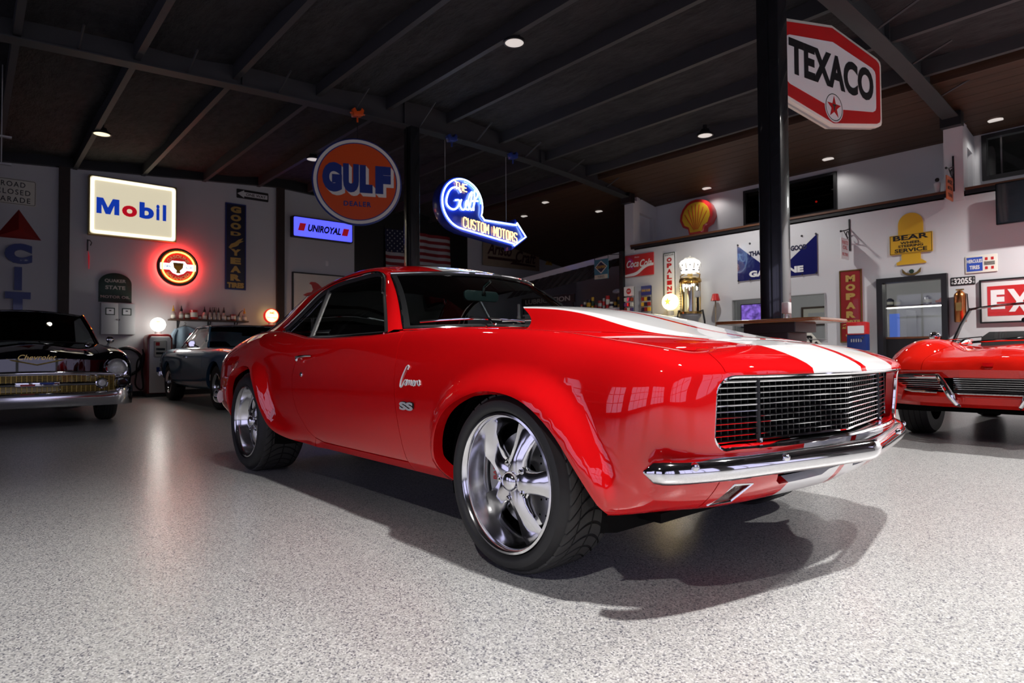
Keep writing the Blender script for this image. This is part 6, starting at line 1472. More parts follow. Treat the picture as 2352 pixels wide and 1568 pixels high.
for i in (-1, 1):
    for j in (-1, 1): slab(t, 'red_square', rrect(.032, .04, .002, cx=.096+i*.035, cy=j*.065), .012, .014, 'cokered')
for k in range(4): slab(t, 'stripe', rrect(.125, .008, .001, cx=.096, cy=-.02+.0135*k), .012, .014, 'black')
t = onR('license_plate', 'black licence plate with white digits beside the door', 'plate', -.92, 1.82); board(t, rrect(.30, .12, .01), 'black', .006); lettering(t, '32055', .0, 0, .22, .085, 'white', .008, bold=.03)
for s in (-1, 1): lettering(t, '19\n48', s*.13, 0, .022, .08, 'white', .008)
t = onR('framed_sign', 'framed white and red letter sign behind the red sports car', 'sign', -.02, 1.50)
board(t, rrect(1.38, .60, .004), 'white', .02); frame_ring(t, 1.40, .62, .004, .022, 0, .035, 'black'); slab(t, 'red_field', rrect(1.22, .42, .002, cy=-.0), .02, .023, 'cokered')
lettering(t, 'E', -.49, .02, .16, .27, 'white', .026, bold=.06); lettering(t, 'ON', .33, .02, .42, .27, 'white', .026, bold=.06)
for k, (cx, dr) in enumerate(((-.24, .0), (-.06, 0))):
    slab(t, 'letter', [(cx-.14, .155), (cx-.07, .155), (cx+.13, -.16+(-.05 if k == 0 else 0)), (cx+.06, -.16+(-.05 if k == 0 else 0))], .023, .026, 'white'); slab(t, 'letter', [(cx+.07, .155+(.05 if k else 0)), (cx+.13, .155+(.05 if k else 0)), (cx-.06, -.16), (cx-.13, -.16)], .023, .0265, 'white')
t = onR('shell_emblem', 'red and yellow scallop emblem standing on the loft ledge', 'sign', -5.81, 3.69, y=9.49)
def shell(s):
    pts = [(-.17, -.37), (-.20, -.235), (-.33, -.17), (-.40, -.02), (-.385, .10), (-.33, .22), (-.23, .32), (-.12, .365), (0, .38)]
    pts = [(a*s, b*s) for a, b in pts]; return pts+[(-a, b) for a, b in pts[::-1][1:]]
slab(t, 'red_shell', [(a, b) for a, b in shell(1.)][::-1], 0, .16, 'cokered', bevel=.004); slab(t, 'yellow_shell', [(a, b) for a, b in shell(.84)][::-1], .16, .168, 'yellow')
for k in range(7):
    a = (k-3)*.30; x1, y1 = .06*math.sin(a), -.26; x2, y2 = .285*math.sin(a*1.02)/max(.75, 1-.05*abs(k-3)), -.20+.475*math.cos(a*1.0)
    d = Vector((x2-x1, y2-y1)).normalized(); n_ = Vector((-d.y, d.x))
    slab(t, 'rib', [(x1+n_.x*.003, y1+n_.y*.003), (x1-n_.x*.003, y1-n_.y*.003), (x2-n_.x*.008, y2-n_.y*.008), (x2+n_.x*.008, y2+n_.y*.008)], .168, .172, 'cokered')
t = onR('winged_emblem', 'small winged badge above the office door', 'emblem', -1.575, 2.03)
MB().prism([(-.13, .05), (-.08, -.01), (-.04, -.03), (0, -.035), (.04, -.03), (.08, -.01), (.13, .05), (.12, -.02), (.06, -.055), (0, -.06), (-.06, -.055), (-.12, -.02)], 0, .015).build('wings', 'brass', t); MB().lathe([(0, .02), (.03, .018), (.034, 0)], 'Z', 16).build('roundel', 'green', t)
# --- alcove: station front with corrugated awning
AW = thing('awning', 'dark corrugated awning with a white fascia board in the far alcove', 'awning', (0, 0, 0))
A_, B_ = Vector((-10.6, 8.62, 2.80)), Vector((-7.28, 8.62, 3.07))
mb = MB(); dn = Vector((0, 0, -.13)); bk = Vector((0, .05, 0)); mb.rings([[tuple(p), tuple(p+dn), tuple(p+dn+bk), tuple(p+bk)] for p in (A_, B_)]); mb.build('fascia', 'white', AW, smooth=None)
nc = 13
for k in range(nc):
    f0, f1 = k/nc, (k+.97)/nc
    p0 = A_+(B_-A_)*f0+dn; p1 = A_+(B_-A_)*f1+dn; q = Vector((-.35, -.22, -.40))
    mb = MB(); mb.rings([[tuple(p0), tuple(p0+(p1-p0)*.3+Vector((0, -.02, .0))), tuple(p0+(p1-p0)*.6), tuple(p1)], [tuple(p0+q), tuple(p0+q+(p1-p0)*.3+Vector((0, -.02, 0))), tuple(p0+q+(p1-p0)*.6), tuple(p1+q)]], False); mb.build('sheet', 'rustsheet' if False else 'darksheet', AW)
# ================================================================== smaller things
def gas_pump(loc, label, globe_m, horse, rim_m=None, lit=0., gr=.14, H=1.25):
    t = thing('gas_pump', label, 'gas pump', loc, 'L')
    # local: x right, y up, z outward (towards the room)
    body = MB(); rs = []
    for z_, s in ((0, 1.), (.05, 1.), (.36, 1.), (.40, .96)):
        pass
    body.prism([(-.225, .06), (.225, .06), (.225, H-.08), (.20, H-.02), (.14, H), (-.14, H), (-.20, H-.02), (-.225, H-.08)], 0, .40); B_ = body.build('body', 'darkred', t, bevel=.015)
    slab(t, 'front_panel', [(-.19, .08), (.19, .08), (.19, H-.10), (.16, H-.05), (-.16, H-.05), (-.19, H-.10)], .40, .425, 'white', bevel=.01)
    MB().box(-.24, .24, 0, .06, -.01, .43).build('plinth', 'black', t)
    dial = slab(t, 'dial_frame', rrect(.24, .34, .03, cy=H-.30), .425, .437, 'grey', bevel=.004); slab(dial, 'dial', rrect(.20, .30, .02, cy=H-.30), .437, .440, 'offwhite')
    slab(dial, 'red_flag', rrect(.07, .07, .004, cx=-.05, cy=H-.20), .440, .442, 'cokered')
    for k in range(2): slab(dial, 'counter', rrect(.16, .045, .004, cy=H-.305-.08*k), .440, .443, 'black')
    slab(t, 'shield_decal', [(-.10, .62), (.10, .62), (.10, .48), (0, .40), (-.10, .48)], .425, .427, 'white'); slab(t, 'shield_edge', [(-.07, .59), (.07, .59), (.07, .50), (0, .44), (-.07, .50)], .427, .428, 'bluesign')
    hose = MB(); hose.tube([tuple(p) for p in curve_pts([(-.23, .85, .15), (-.33, .75, .16), (-.37, .45, .17), (-.35, .18, .17), (-.29, .14, .17), (-.27, .40, .18), (-.26, .70, .18)], 6)], .016, 8); hose.build('hose', 'black', t)
    noz = MB(); noz.tube([(-.26, .70, .18), (-.25, .86, .19), (-.27, .95, .19)], [.02, .022, .012], 8); noz.build('nozzle', 'darkmetal', t)
    MB().lathe([(.06, 0), (.06, .05), (.045, .05)], 'Z', 20).xf(Matrix.Translation((0, H, .2)) @ Matrix.Rotation(-PI/2, 4, 'X')).build('globe_neck', 'grey', t)
    g = MB().lathe([(0, .07), (gr*.6, .066), (gr*.9, .05), (gr*.96, .0), (gr*.9, -.05), (gr*.6, -.066), (0, -.07)], 'Z', 32, (0, H+.05+gr, .2)); G_ = g.build('globe', globe_m, t)
    if rim_m: MB().lathe([(gr*.93, .058), (gr*1.04, .05), (gr*1.06, 0), (gr*1.04, -.05), (gr*.93, -.058)], 'Z', 32, (0, H+.05+gr, .2)).build('globe_rim', rim_m, t)
    slab(t, 'globe_emblem', [(a*gr*.85, H+.05+gr*1.25+b*gr*.55) for a, b in HORSE], .272, .274, 'orangelit')
    if rim_m: lettering(t, 'Mobilgas', 0, H+.05+gr*.72, gr*1.4, gr*.26, 'black', .2755)
    if lit:
        p = Vector(loc)+Vector((.38, 0, H+.05+gr)); lamp('globe_lamp', 'POINT', p, lit, (1, .96, .88) if not rim_m else (1, .55, .3), gr*.8)
    return t
M['orangelit'] = mat('orange_glass_print', (.6, .1, .02), .4, emit=(1, .12, .01), es=.9)
gas_pump((RX0+.06, .56, 0), 'white and red gas pump with bright round globe beside the blue coupe', 'globe_white', True, None, 8, .145, 1.25)
gas_pump((RX0+.06, 2.83, 0), 'dark red gas pump with small red rimmed globe behind the red car', 'globe_warm', True, mat('red_glass_rim', (.5, .02, .02), .3, emit=(1, .02, .02), es=.5), 5, .155, 1.50)
# shelf with oil cans and bottles
t = onL('wall_shelf', 'long narrow wooden shelf above the blue coupe', 'shelf', 1.57, 1.56)
slab(t, 'plank', rrect(1.56, .03, .004), 0, .24, 'wood', bevel=.003)
for x in (-.60, 0., .55): MB().box(x-.012, x+.012, -.22, -.015, 0, .02).prism([(x-.008, -.20), (x+.008, -.20), (x+.008, -.015), (x-.008, -.015)], .02, .03).tube([(x, -.20, .02), (x, -.03, .20)], .010, 6).build('bracket', 'black', t)
def oil_bottle(y, label, m='clearoil', top='black', h=.17):
    t = thing('oil_bottle', label, 'bottle', (RX0+.12, y, 1.576), group='oil bottles on the shelf')
    MB().lathe([(0, 0), (.042, 0), (.046, .01), (.046, h*.62), (.038, h*.80), (.022, h*.92), (.022, h)], 'Z', 20).build('glass', m, t)
    MB().lathe([(.024, h-.005), (.026, h+.02), (.012, h+.06), (.006, h+.115), (0, h+.116)], 'Z', 16).build('spout', top, t)
    MB().lathe([(.0468, h*.15), (.0468, h*.5)], 'Z', 20).build('label_band', 'offwhite', t)
    return t
M['clearoil'] = mat('pale_bottle_glass', (.42, .40, .36), .1, coat=1.)
for y, top, lb in ((.87, 'yellow', 'oil bottle with yellow spout at the left end of the shelf'), (1.02, 'black', 'oil bottle with tall black spout second on the shelf'), (1.47, 'black', 'black spouted oil bottle left of the wire carrier'), (1.86, 'black', 'black spouted oil bottle right of the wire carrier'), (2.29, 'yellow', 'oil bottle with yellow spout at the right end of the shelf')): oil_bottle(y, lb, top=top)
t = thing('oil_carrier', 'wire carrier holding spouted oil bottles in the middle of the shelf', 'carrier', (RX0+.12, 1.665, 1.576))
for k in range(3):
    y = -.085+.085*k; MB().lathe([(0, 0), (.038, 0), (.040, .01), (.040, .10), (.02, .14), (.02, .16)], 'Z', 16, (0, y, .006)).build('bottle', 'clearoil', t); MB().lathe([(.024, .16), (.026, .18), (.012, .22), (.005, .27), (0, .271)], 'Z', 14, (0, y, .006)).build('spout', 'black', t)
MB().tube([(0, -.13, .0), (0, -.13, .12), (0, -.04, .12), (0, -.04, .27), (0, .04, .27), (0, .04, .12), (0, .13, .12), (0, .13, 0)], .006, 6).build('wire_frame', 'darkmetal', t)
def can(y, r, h, m, label, z=1.576, x=.12, fm=None, spout=None):
    t = thing('oil_can', label, 'can', (RX0+x, y, z), group='cans on the shelf')
    MB().lathe([(0, 0), (r, 0), (r*1.02, .004), (r*.99, .008), (r*.99, h-.008), (r*1.02, h-.004), (r, h), (r*.96, h-.004), (0, h-.004)], 'Z', 24).build('body', m, t)
    MB().lathe([(r*.995, h*.25), (r*.995, h*.75)], 'Z', 24).build('label_band', fm or 'offwhite', t)
    if spout: MB().tube([(0, 0, h), (.02, .02, h+.08), (.08, .06, h+.13), (.14, .08, h+.10)], [.02, .010, .006, .004], 8).build('spout', 'darkmetal', t)
    return t
for y, r, h, m, lb in ((1.13, .05, .13, 'rust', 'brown oil can between bottle and red can'), (1.26, .075, .20, 'cokered', 'big red oil can on the shelf'), (1.378, .032, .09, 'darkred', 'small dark red tin on the shelf'), (1.955, .038, .10, 'rust', 'small rusty tin right of the bottles'), (2.055, .055, .14, 'darkred', 'dark red oil can near the right of the shelf')): can(y, r, h, m, lb)
can(2.165, .045, .10, 'grey', 'grey pump oiler with curved spout', spout=True)
# work shirt
t = thing('work_shirt', 'light blue work shirt hanging below the shelf', 'shirt', (RX0+.05, 1.10, 1.43), 'L')
MB().tube([(0, .03, .03), (.02, .07, .03), (.0, .09, .03), (-.015, .07, .03)], .005, 6).tube([(-.18, -.06, .03), (0, .02, .03), (.18, -.06, .03)], .008, 6).build('hanger', 'wood', t)
rs = []
for (y, w, d) in ((.0, .05, .03), (-.03, .12, .05), (-.07, .20, .07), (-.16, .19, .09), (-.35, .19, .10), (-.60, .20, .10)):
    rs.append([(w*math.cos(a)*(1+.04*math.sin(5*a+y*9)), y, .06+d*math.sin(a)*(.7+.3*math.sin(4*a))) for a in np.linspace(0, 2*PI, 25)[:-1]])
MB().rings(rs).build('torso', 'cloth_blue', t, smooth=70)
for s in (-1, 1): MB().tube([(s*.17, -.07, .06), (s*.24, -.20, .07), (s*.25, -.38, .07)], [.05, .065, .07], 10, flat=(.8, 1)).build('sleeve', 'cloth_blue', t)
slab(t, 'name_patch', circle(.035, 16, .09, -.17), .13, .15, 'cokered')
# hose wheel behind the black car
t = onL('hose_reel', 'dark round hose reel on the wall behind the black car', 'hose reel', .03, .70, d=.02)
MB().lathe([(.10, 0), (.30, 0), (.30, .02), (.32, .03), (.30, .05), (.10, .05)], 'Z', 32).build('flange', 'lightgrey', t); MB().tube([(.27*math.cos(a), .27*math.sin(a), .08) for a in np.linspace(0, 2*PI, 33)[:-1]], .03, 8, closed=True).build('hose', 'black', t)
# slat bench / fan blade hanging at the left top edge
t = thing('hanging_shelf', 'two pale flat bars hanging on a rod at the upper left edge', 'fixture', (-8.5, -2.05, 3.6))
MB().tube([(0, 0, -.35), (0, 0, 1.05)], .006, 6).build('rod', 'grey', t); MB().box(-.03, .03, -.6, .10, -.02, 0).build('bar', 'grey', t); MB().box(-.03, .03, -.6, .10, -.37, -.35).build('bar', 'grey', t)
# --- right side
# tall glass-cylinder gas pump with crown globe
t = thing('visible_gas_pump', 'tall glass cylinder gas pump with lit white crown globe', 'gas pump', (-5.28, 8.28, 0))
MB().lathe([(0, 0), (.26, 0), (.26, .06), (.20, .10), (.15, .30), (.13, .9), (.15, 1.45), (.20, 1.52), (.20, 1.58), (0, 1.58)], 'Z', 28).build('pedestal', 'grey', t)
MB().lathe([(.165, 1.60), (.165, 2.18)], 'Z', 32).build('glass_cylinder', 'clearglass', t); MB().lathe([(0, 1.60), (.05, 1.60), (.05, 2.16), (0, 2.16)], 'Z', 16).build('inner_tube', 'chromeworn', t)
for k in range(6):
    a = 2*PI*k/6+.3; o = MB().tube([(.19*math.cos(a), .19*math.sin(a), 1.56), (.19*math.cos(a), .19*math.sin(a), 2.22)], .009, 6).build('cage_rod', 'brass', t)
for k in range(10): o = MB().box(-.205, -.175, -.06, -.02, 1.66+.05*k, 1.672+.05*k).build('gallon_marker', 'black', t)
MB().lathe([(.21, 2.18), (.215, 2.20), (.20, 2.25), (.12, 2.29), (.06, 2.30), (.05, 2.34)], 'Z', 28).build('cap', 'brass', t); MB().lathe([(.0, 1.56), (.215, 1.56), (.215, 1.60), (.17, 1.61)], 'Z', 28).build('collar', 'brass', t)
for s in (-1, 1): MB().tube([(s*.19, 0, 2.2), (s*.22, 0, 2.32), (s*.10, 0, 2.37), (s*.03, 0, 2.36)], .012, 6).build('cap_bracket', 'brass', t)
CR = MB(); CR.lathe([(0, 2.355), (.165, 2.355), (.175, 2.40), (.165, 2.43), (.20, 2.50), (.205, 2.55), (.17, 2.60), (.10, 2.63), (0, 2.635)], 'Z', 32); CR = CR.build('crown_globe', 'crownlit', t)
for k in range(8):
    a = 2*PI*k/8+.2; mb = MB(); mb.tube([(.172*math.cos(a), .172*math.sin(a), 2.435), (.212*math.cos(a), .212*math.sin(a), 2.52), (.10*math.cos(a), .10*math.sin(a), 2.645), (0, 0, 2.665)], .010, 6); mb.build('crown_arch', 'offwhite', CR)
    sm_ = MB().prism(star(.022, .009, 4), 0, .004); sm_.xf(Matrix.Translation((.202*math.cos(a+.39), .202*math.sin(a+.39), 2.50)) @ Matrix.Rotation(a+.39, 4, 'Z') @ Matrix(((0, 0, 1, 0), (1, 0, 0, 0), (0, 1, 0, 0), (0, 0, 0, 1)))); sm_.build('crown_jewel', 'black', CR)
    sm_ = MB().cbox((0, 0, 0), (.006, .05, .02)); sm_.xf(Matrix.Translation((.174*math.cos(a), .174*math.sin(a), 2.405)) @ Matrix.Rotation(a, 4, 'Z')); sm_.build('crown_band_mark', 'black', CR)
MB().sphere((0, 0, 2.675), .022, 12, 8).build('crown_finial', 'offwhite', CR)
MB().box(.22, .34, -.20, -.18, 1.86, 1.98).build('price_plate', 'grey', t); MB().tube([(.20, 0, 1.60), (.30, -.05, 1.62), (.36, -.08, 1.40), (.34, -.08, .9)], .018, 8).build('hose', 'darkmetal', t); MB().tube([(-.20, 0, 1.62), (-.28, 0, 1.60), (-.30, 0, 1.50)], .015, 8).sphere((-.26, 0, 1.63), .03, 8, 6).build('valve', 'darkmetal', t)
lamp('cylinder_lamp', 'POINT', (-5.28, 8.0, 2.1), 5, (1, .93, .8), .05)
for s in (-1, 1): MB().sphere((s*.10, -.06, 2.12), .03, 10, 8).build('bulb', 'lamp_white', t)
# round lit star globe pump
t = thing('globe_pump', 'grey pump with a round yellow lit star globe', 'gas pump', (-5.80, 8.36, 0))
MB().box(-.20, .20, -.17, .17, 0, 1.55).build('body', 'grey', t, bevel=.03); MB().lathe([(.07, 1.55), (.07, 1.66), (.05, 1.68)], 'Z', 20).build('neck', 'grey', t)
g = MB().lathe([(0, -.09), (.12, -.085), (.155, -.06), (.165, 0), (.155, .06), (.12, .085), (0, .09)], 'Y', 32, (0, 0, 1.84)); g.build('globe', 'globe_yellow', t)
mb = MB().prism(star(.09, .036), 0, .004); mb.xf(Matrix.Translation((0, -.092, 1.84)) @ FRAMES['R'].to_4x4()); mb.build('star', mat('amber_star', (.6, .35, .05), .4, emit=(.9, .42, .03), es=.8), t)
lamp('star_globe_lamp', 'POINT', (-5.80, 8.10, 1.84), 5, (1, .75, .35), .12)
# red-topped pole
t = thing('pole_lamp', 'thin wooden pole with a small red cap beside the serving window', 'lamp', (-4.84, 8.45, 0)); MB().lathe([(0, 0), (.12, 0), (.12, .02), (.012, .03), (.012, 1.80)], 'Z', 12).build('pole', 'tan', t); MB().lathe([(.09, 1.80), (.055, 1.93), (0, 1.94)], 'Z', 16).build('cap', 'cokered', t)
# racks by the soda sign
def rack(x, y, z0, label, top_m, rows, cols, w=.26):
    t = thing('display_rack', label, 'rack', (x, y, z0), 'R'); slab(t, 'header', rrect(w, .20, .006, cy=.36), .02, .03, top_m)
    MB().tube([(-w/2, -.1, .01), (-w/2, .45, .01)], .007, 6).tube([(w/2, -.1, .01), (w/2, .45, .01)], .007, 6).tube([(-w/2, -1.75, .01), (-w/2, -.1, .01)], .01, 6).tube([(w/2, -1.75, .01), (w/2, -.1, .01)], .01, 6).build('frame', 'darkmetal', t)
    for r in range(rows):
        for c in range(3):
            slab(t, 'packet', rrect(w*.26, .08, .004, cx=(c-1)*w*.31, cy=.18-.11*r), .015, .05, cols[(r+c) % len(cols)])
    return t
R1 = rack(-6.98, 8.55, 1.80, 'white topped wire rack of packets under the soda sign', 'white', 3, ['offwhite', 'bluesign', 'darkred']); MB().lathe([(0, .031), (.065, .031)], 'Z', 20, (0, .36, 0)).xf(Matrix.Identity(4)).build('logo_disc', 'cokered', R1); lettering(R1, 'STP', 0, .36, .08, .035, 'white', .034, bold=.04)
R2 = rack(-6.52, 8.55, 1.78, 'blue rack with yellow and red packets beside the vertical oil sign', 'bluesign', 3, ['darkred', 'yellow', 'navy'])
lettering(R2, 'SPARK PLUGS', 0, .36, .22, .05, 'yellow', .033, bold=.03)
# office: monitor and pictures, seen through the serving window and door
t = thing('monitor', 'purple lit screen seen through the serving window', 'screen', (-5.85, 12.09, 1.72), 'R')
slab(t, 'bezel', rrect(.98, .56, .01), 0, .04, 'black'); 
def screen_mat():
    m, N, L, b = new_mat('screen_picture'); tc = N.new('ShaderNodeTexCoord'); nz = N.new('ShaderNodeTexNoise'); nz.inputs['Scale'].default_value = 9; nz.inputs['Detail'].default_value = 5
    L.new(tc.outputs['Object'], nz.inputs['Vector']); rp = N.new('ShaderNodeValToRGB'); rp.color_ramp.elements[0].color = (.02, .01, .10, 1); rp.color_ramp.elements[1].color = (.38, .20, .95, 1); rp.color_ramp.elements[0].position = .3; rp.color_ramp.elements[1].position = .65
    L.new(nz.outputs['Fac'], rp.inputs[0]); L.new(rp.outputs[0], b.inputs['Emission Color']); b.inputs['Emission Strength'].default_value = .9; b.inputs['Base Color'].default_value = (.01, .01, .02, 1); return m
slab(t, 'display', rrect(.94, .52, .004), .04, .042, screen_mat())
t = thing('picture_frame', 'framed picture on the office wall seen past the column', 'picture', (-4.50, 12.09, 1.63), 'R'); slab(t, 'frame', rrect(.72, .42, .004), 0, .03, 'wood', [rrect(.64, .34, .002)[::-1]]); slab(t, 'print', rrect(.66, .36, .002), 0, .012, 'offwhite'); slab(t, 'image', rrect(.42, .2, .002, cy=-.03), .012, .014, 'lightgrey')
t = thing('office_shelf', 'lit white display shelf inside the office', 'shelf', (-2.3, 12.05, 1.72), 'R'); slab(t, 'board', rrect(3.4, .03, .004), 0, .30, 'wood'); slab(t, 'light_strip', rrect(3.3, .02, .004, cy=-.03), .26, .29, 'lamp_white')
for k, (x, r, h, m, lb) in enumerate(((-1.05, .05, .12, 'cokered', 'small red tin at the left of the office shelf'), (-.92, .07, .16, 'navy', 'dark tin on the office shelf'), (-.78, .06, .14, 'lightgrey', 'grey tin on the office shelf'), (-.25, .07, .17, 'chromeworn', 'silver kettle shaped can on the office shelf'))):
    o = thing('tin', lb, 'tin', (-2.3+x+.25, 11.9, 1.735)); MB().lathe([(0, 0), (r, 0), (r, h*.8), (r*.4, h), (0, h)], 'Z', 20).build('body', m, o); MB().lathe([(r*1.01, h*.2), (r*1.01, h*.55)], 'Z', 20).build('label_band', 'offwhite', o)
t = thing('model_car', 'small orange model car on the office shelf', 'toy', (-2.0, 11.9, 1.735)); MB().prism([(-.16, .02), (.16, .02), (.16, .06), (.06, .07), (.03, .11), (-.07, .11), (-.11, .07), (-.16, .065)], -.05, .05).xf(FRAMES['R'].to_4x4()).build('body', 'orangeplate', t, bevel=.006)
for x in (-.10, .10): MB().lathe([(.022, -.055), (.022, .055)], 'Y', 12, (x, 0, .022)).build('axle_wheels', 'black', t)
t = thing('cooler', 'blue lit drinks cooler inside the office doorway', 'cooler', (-2.52, 11.6, 0)); MB().box(-.32, .0, -.2, .35, 0, 1.62).build('case', 'lightgrey', t); MB().box(-.30, -.12, -.205, -.2, .6, 1.55).build('glass_door', mat('blue_cooler_light', (.05, .1, .5), .3, emit=(.12, .22, .7), es=.5), t)
t = thing('counter', 'dark wood counter inside the office', 'counter', (-1.5, 10.0, 0)); MB().box(-1.2, 1.2, -.3, .3, 0, 1.0).build('base', 'black', t); MB().box(-1.25, 1.25, -.35, .35, 1.0, 1.04).build('top', 'wood', t)
# television, cable, wall box
t = onR('television', 'wall mounted flat black television at the right edge', 'television', .10, 2.81, d=.22)
slab(t, 'housing', rrect(1.12, .57, .01), 0, .05, 'blackgloss', bevel=.004); slab(t, 'screen', rrect(1.09, .54, .004), .05, .052, mat('dark_screen_glass', (.010, .012, .016), .16, coat=1.)); MB().box(-.04, .04, -.06, .06, -.22, 0).build('wall_arm', 'black', t)
t = onR('cable_conduit', 'white cable cover running down from the television', 'conduit', .08, 2.33); slab(t, 'cover', rrect(.03, .34, .006), 0, .02, 'white'); slab(t, 'outlet_box', rrect(.075, .11, .008, cy=-.22), 0, .03, 'white', bevel=.003); MB().tube([(-.02, -.16, .03), (-.05, -.22, .05), (-.06, -.28, .04), (-.03, -.25, .03)], .004, 6).build('cord', 'black', t)
# copper fire extinguisher
t = onR('fire_extinguisher', 'antique copper fire extinguisher hanging beside the door', 'fire extinguisher', -.94, 1.22)
MB().lathe([(0, 0), (.068, 0), (.075, .01), (.075, .38), (.068, .41), (.04, .44), (.032, .455)], 'Z', 28).xf(Matrix.Translation((0, 0, .08)) @ Matrix.Rotation(-PI/2, 4, 'X')).build('cylinder', 'copper', t)
MB().tube([(-.05, .47, .08), (.05, .47, .08)], .010, 8).tube([(0, .44, .08), (0, .47, .08)], .018, 8).build('cap', 'brass', t); MB().tube([(.03, .42, .08), (.085, .40, .08), (.095, .2, .08), (.09, .08, .08)], .009, 8).build('hose', 'black', t); slab(t, 'brass_plate', rrect(.07, .12, .004, cy=.22), .153, .156, 'brass'); MB().box(-.02, .02, .30, .34, 0, .03).build('hook', 'black', t)
# coin machine on a stand
t = thing('vending_box', 'red and blue coin machine on a pole stand left of the door', 'machine', (-2.24, 8.36, .82), 'R')
slab(t, 'lower_case', rrect(.28, .26, .01, cy=.13), 0, .16, mat('deep_blue_paint', (.012, .03, .16), .4), bevel=.006); slab(t, 'upper_case', rrect(.29, .20, .02, cy=.35), 0, .17, 'cokered', bevel=.01); slab(t, 'sign_face', rrect(.24, .12, .006, cy=.33), .17, .174, 'white')
for k in range(5): slab(t, 'slot', rrect(.016, .05, .003, cx=-.07+.035*k, cy=.16), .16, .164, 'grey')
slab(t, 'coin_lock', circle(.018, 12, .10, .20), .16, .172, 'chromeworn'); MB().tube([(0, 0, .08), (0, -.78, .08)], .025, 10).build('pole', 'black', t); MB().lathe([(0, 0), (.18, 0), (.18, .03), (.03, .04)], 'Z', 20).xf(Matrix.Translation((0, -.82, .08)) @ Matrix.Rotation(-PI/2, 4, 'X')).build('base', 'black', t)
# railroad blade leaning by the wall
t = thing('crossing_sign', 'white railroad crossing blade with black letters leaning behind the bar table', 'sign', (-2.83, 8.59, .70), 'R', extra=Matrix.Rotation(-.84, 4, 'Z')); board(t, rrect(1.66, .17, .01), 'offwhite', .012); lettering(t, 'RAILROAD', 0, 0, 1.45, .11, 'black', .014, bold=.04)
# bar table round the near column
t = thing('bar_table', 'wooden bar table built round the black column', 'table', (-.92, 3.02, 0))
tp = MB(); tp.prism(rrect(.92, .60, .05), 1.035, 1.065, [rrect(.22, .19, .01, 3, -.08, .10)[::-1]]); tp.build('top', mat('varnished_wood', (.20, .075, .025), .25, noise=.5, nscale=9, coat=.6), t, bevel=.006); MB().prism(rrect(.46, .40, .01), .955, 1.034, [rrect(.22, .19, .01, 3, -.08, .10)[::-1]]).build('support_box', 'black', t)
MB().prism(rrect(.36, .36, .01, 3, -.04, .04), .02, .955, [rrect(.22, .19, .01, 3, -.08, .10)[::-1]]).build('base_cladding', 'black', t)
t = thing('dispenser', 'small white sensor mounted on the column above the bar table', 'sensor', (-.985, 3.02, 1.14)); MB().box(.098, .16, -.03, .035, -.02, .08).build('case', 'white', t, bevel=.008); MB().tube([(.125, 0, -.02), (.125, 0, -.075)], .012, 8).build('stem', 'white', t)
# bar stool backs behind the table
for k, (x, y) in enumerate(((-1.75, 3.35), (-2.15, 4.2))):
    s_ = thing('bar_stool', ['black bar stool nearest the wooden bar table', 'black bar stool further behind the wooden bar table'][k], 'stool', (x, y, 0)); MB().lathe([(0, .93), (.19, .93), (.21, .96), (.20, 1.0), (.12, 1.02), (0, 1.02)], 'Z', 24).build('seat', 'vinyl', s_); MB().lathe([(0, 0), (.20, 0), (.20, .02), (.03, .04), (.03, .93)], 'Z', 20).build('pedestal', 'darkmetal', s_)
# loft alarm lamp
o = MB().sphere((-3.42, 9.60, 3.61), .018, 10, 8).build('indicator_lamp', mat('red_indicator', (.5, .01, .01), .3, emit=(1, .02, .01), es=8)); tag(o, 'tiny red indicator light behind the loft window', 'light')
t = thing('flood_lamp', 'small white flood lamp standing on the loft ledge beside the pier', 'lamp', (-1.22, 8.62, 3.166)); MB().lathe([(0, 0), (.035, 0), (.045, .14), (.04, .15), (0, .15)], 'Z', 16).build('shade', 'white', t); MB().sphere((.0, 0, .20), .03, 10, 8).build('knob', 'black', t)
# alcove: hexagonal hanging sign, shelves of cans, lettered board
t = thing('hexagon_sign', 'teal hanging tire sign with a diamond at the alcove corner', 'sign', (-7.58, 8.33, 2.69), 'R'); slab(t, 'plate', rrect(.40, .44, .01), 0, .02, 'teal'); slab(t, 'diamond', [(-.18, .05), (0, .19), (.18, .05), (0, -.10)], .02, .023, 'offwhite'); slab(t, 'inner_diamond', [(-.155, .05), (0, .165), (.155, .05), (0, -.075)], .023, .025, 'navy'); lettering(t, 'GOODYEAR', 0, .048, .26, .06, 'yellow', .027, bold=.03); slab(t, 'tag', rrect(.38, .09, .004, cy=-.17), .02, .023, 'cream'); lettering(t, 'TIRES', 0, -.17, .2, .05, 'navy', .025)
MB().tube([(-.2, .22, .01), (-.2, .30, .01), (.2, .30, .01), (.2, .22, .01)], .008, 6).tube([(.2, .30, .01), (.40, .30, -.20)], .008, 6).build('bracket', 'black', t)
struct(MB().box(-7.24, -7.14, 8.52, 8.64, 0, 3.06).build('trim_7', 'black'))
t = thing('alcove_counter', 'white counter under the corrugated awning', 'counter', (-8.9, 8.9, 0)); MB().box(-1.6, 1.6, -.25, .25, 0, 1.80).build('front', 'wall', t); MB().box(-1.65, 1.65, -.28, .28, 1.80, 1.84).build('top', 'white', t)
t = thing('lettered_board', 'black board with white lettering under the awning', 'sign', (-9.6, 8.60, 2.15), 'R'); slab(t, 'board', rrect(1.9, .20, .004), 0, .02, 'black'); MB().box(-.9, -.87, -.31, -.1, 0, .02).box(.87, .9, -.31, -.1, 0, .02).build('foot', 'black', t); lettering(t, 'LUBRICATION', 0, 0, 1.6, .12, 'lettergrey', .023, bold=.02)
cols = ['cokered', 'offwhite', 'navy', 'yellow', 'green', 'darkred', 'grey']
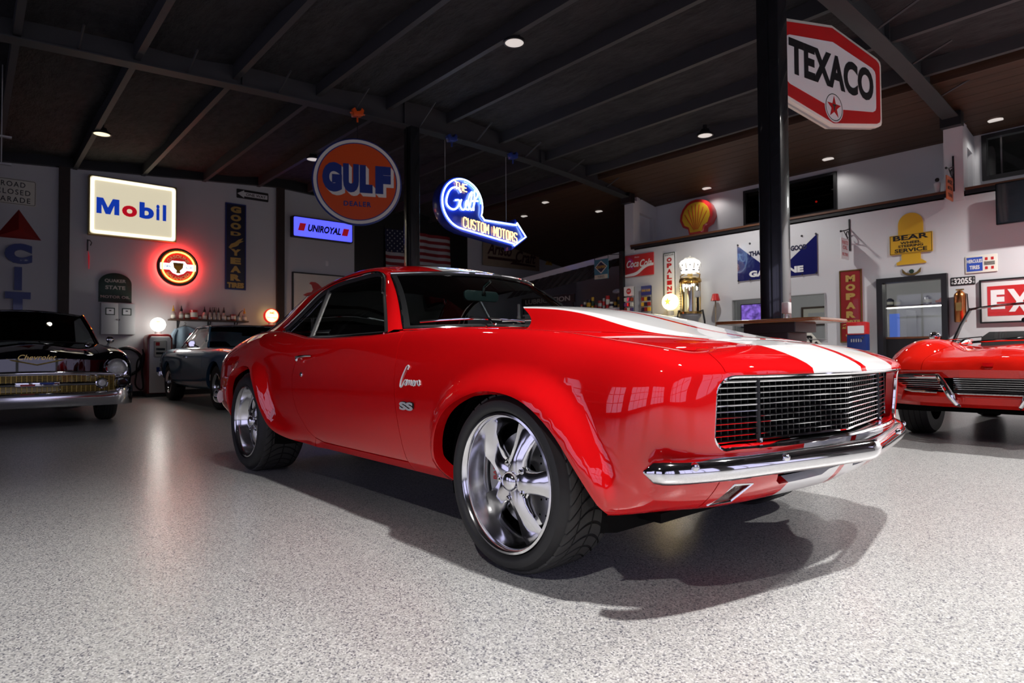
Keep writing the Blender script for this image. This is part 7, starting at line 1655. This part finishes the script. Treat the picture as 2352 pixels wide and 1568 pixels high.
for k in range(11):
    x = -8.55+.115*k; r = .035+.012*((k*7) % 3); h = .14+.05*((k*5) % 4)
    o = thing('oil_can', 'tin number %d from the left on the counter under the awning' % (k+1) if False else ['red tin at the far left of the alcove counter', 'white tin on the alcove counter', 'navy tin on the alcove counter', 'yellow tin on the alcove counter', 'green tin on the alcove counter', 'dark red tin on the alcove counter', 'grey tin on the alcove counter', 'tall red tin on the alcove counter', 'second white tin on the alcove counter', 'second navy tin on the alcove counter', 'yellow tin nearest the black corner post'][k], 'can', (x, 8.72, 1.842), group='tins on the alcove counter')
    MB().lathe([(0, 0), (r, 0), (r, h), (r*.9, h), (0, h-.004)], 'Z', 16).build('body', cols[k % 7], o); MB().lathe([(r*1.01, h*.3), (r*1.01, h*.7)], 'Z', 16).build('label_band', cols[(k+1) % 7], o)
t = thing('blimp_model', 'white model airship above the alcove tins', 'toy', (-7.66, 8.95, 2.24), 'R'); MB().sphere((0, 0, 0), .06, 16, 12, (2.2, 1, 1)).build('hull', 'white', t); slab(t, 'fin', [(.09, .02), (.15, .07), (.15, -.07), (.09, -.02)], -.005, .005, 'cokered'); MB().tube([(0, -.05, 0), (0, -.40, -.02)], .006, 6).lathe([(0, 0), (.05, 0)], 'Y', 12, (0, -.398, -.02)).build('stand', 'darkmetal', t); lettering(t, 'Gulf', 0, 0, .10, .035, 'bluesign', .062)
t = thing('oil_stand', 'chunky red oil dispenser near the alcove corner post', 'dispenser', (-7.36, 8.98, 1.842)); MB().lathe([(0, 0), (.09, 0), (.09, .18), (.05, .24), (.05, .30), (0, .30)], 'Z', 20).build('body', 'cokered', t); MB().lathe([(.091, .05), (.091, .12)], 'Z', 20).build('label_band', 'white', t)
t = thing('light_tube', 'white upright tube standing before the lettered board', 'tube', (-10.0, 8.0, 0)); MB().lathe([(0, 0), (.05, 0), (.05, 1.75), (.035, 1.76), (.035, 2.05), (0, 2.06)], 'Z', 16).build('tube', 'white', t); MB().lathe([(0, 0), (.14, 0), (.14, .02), (.05, .03)], 'Z', 20).build('base', 'grey', t)
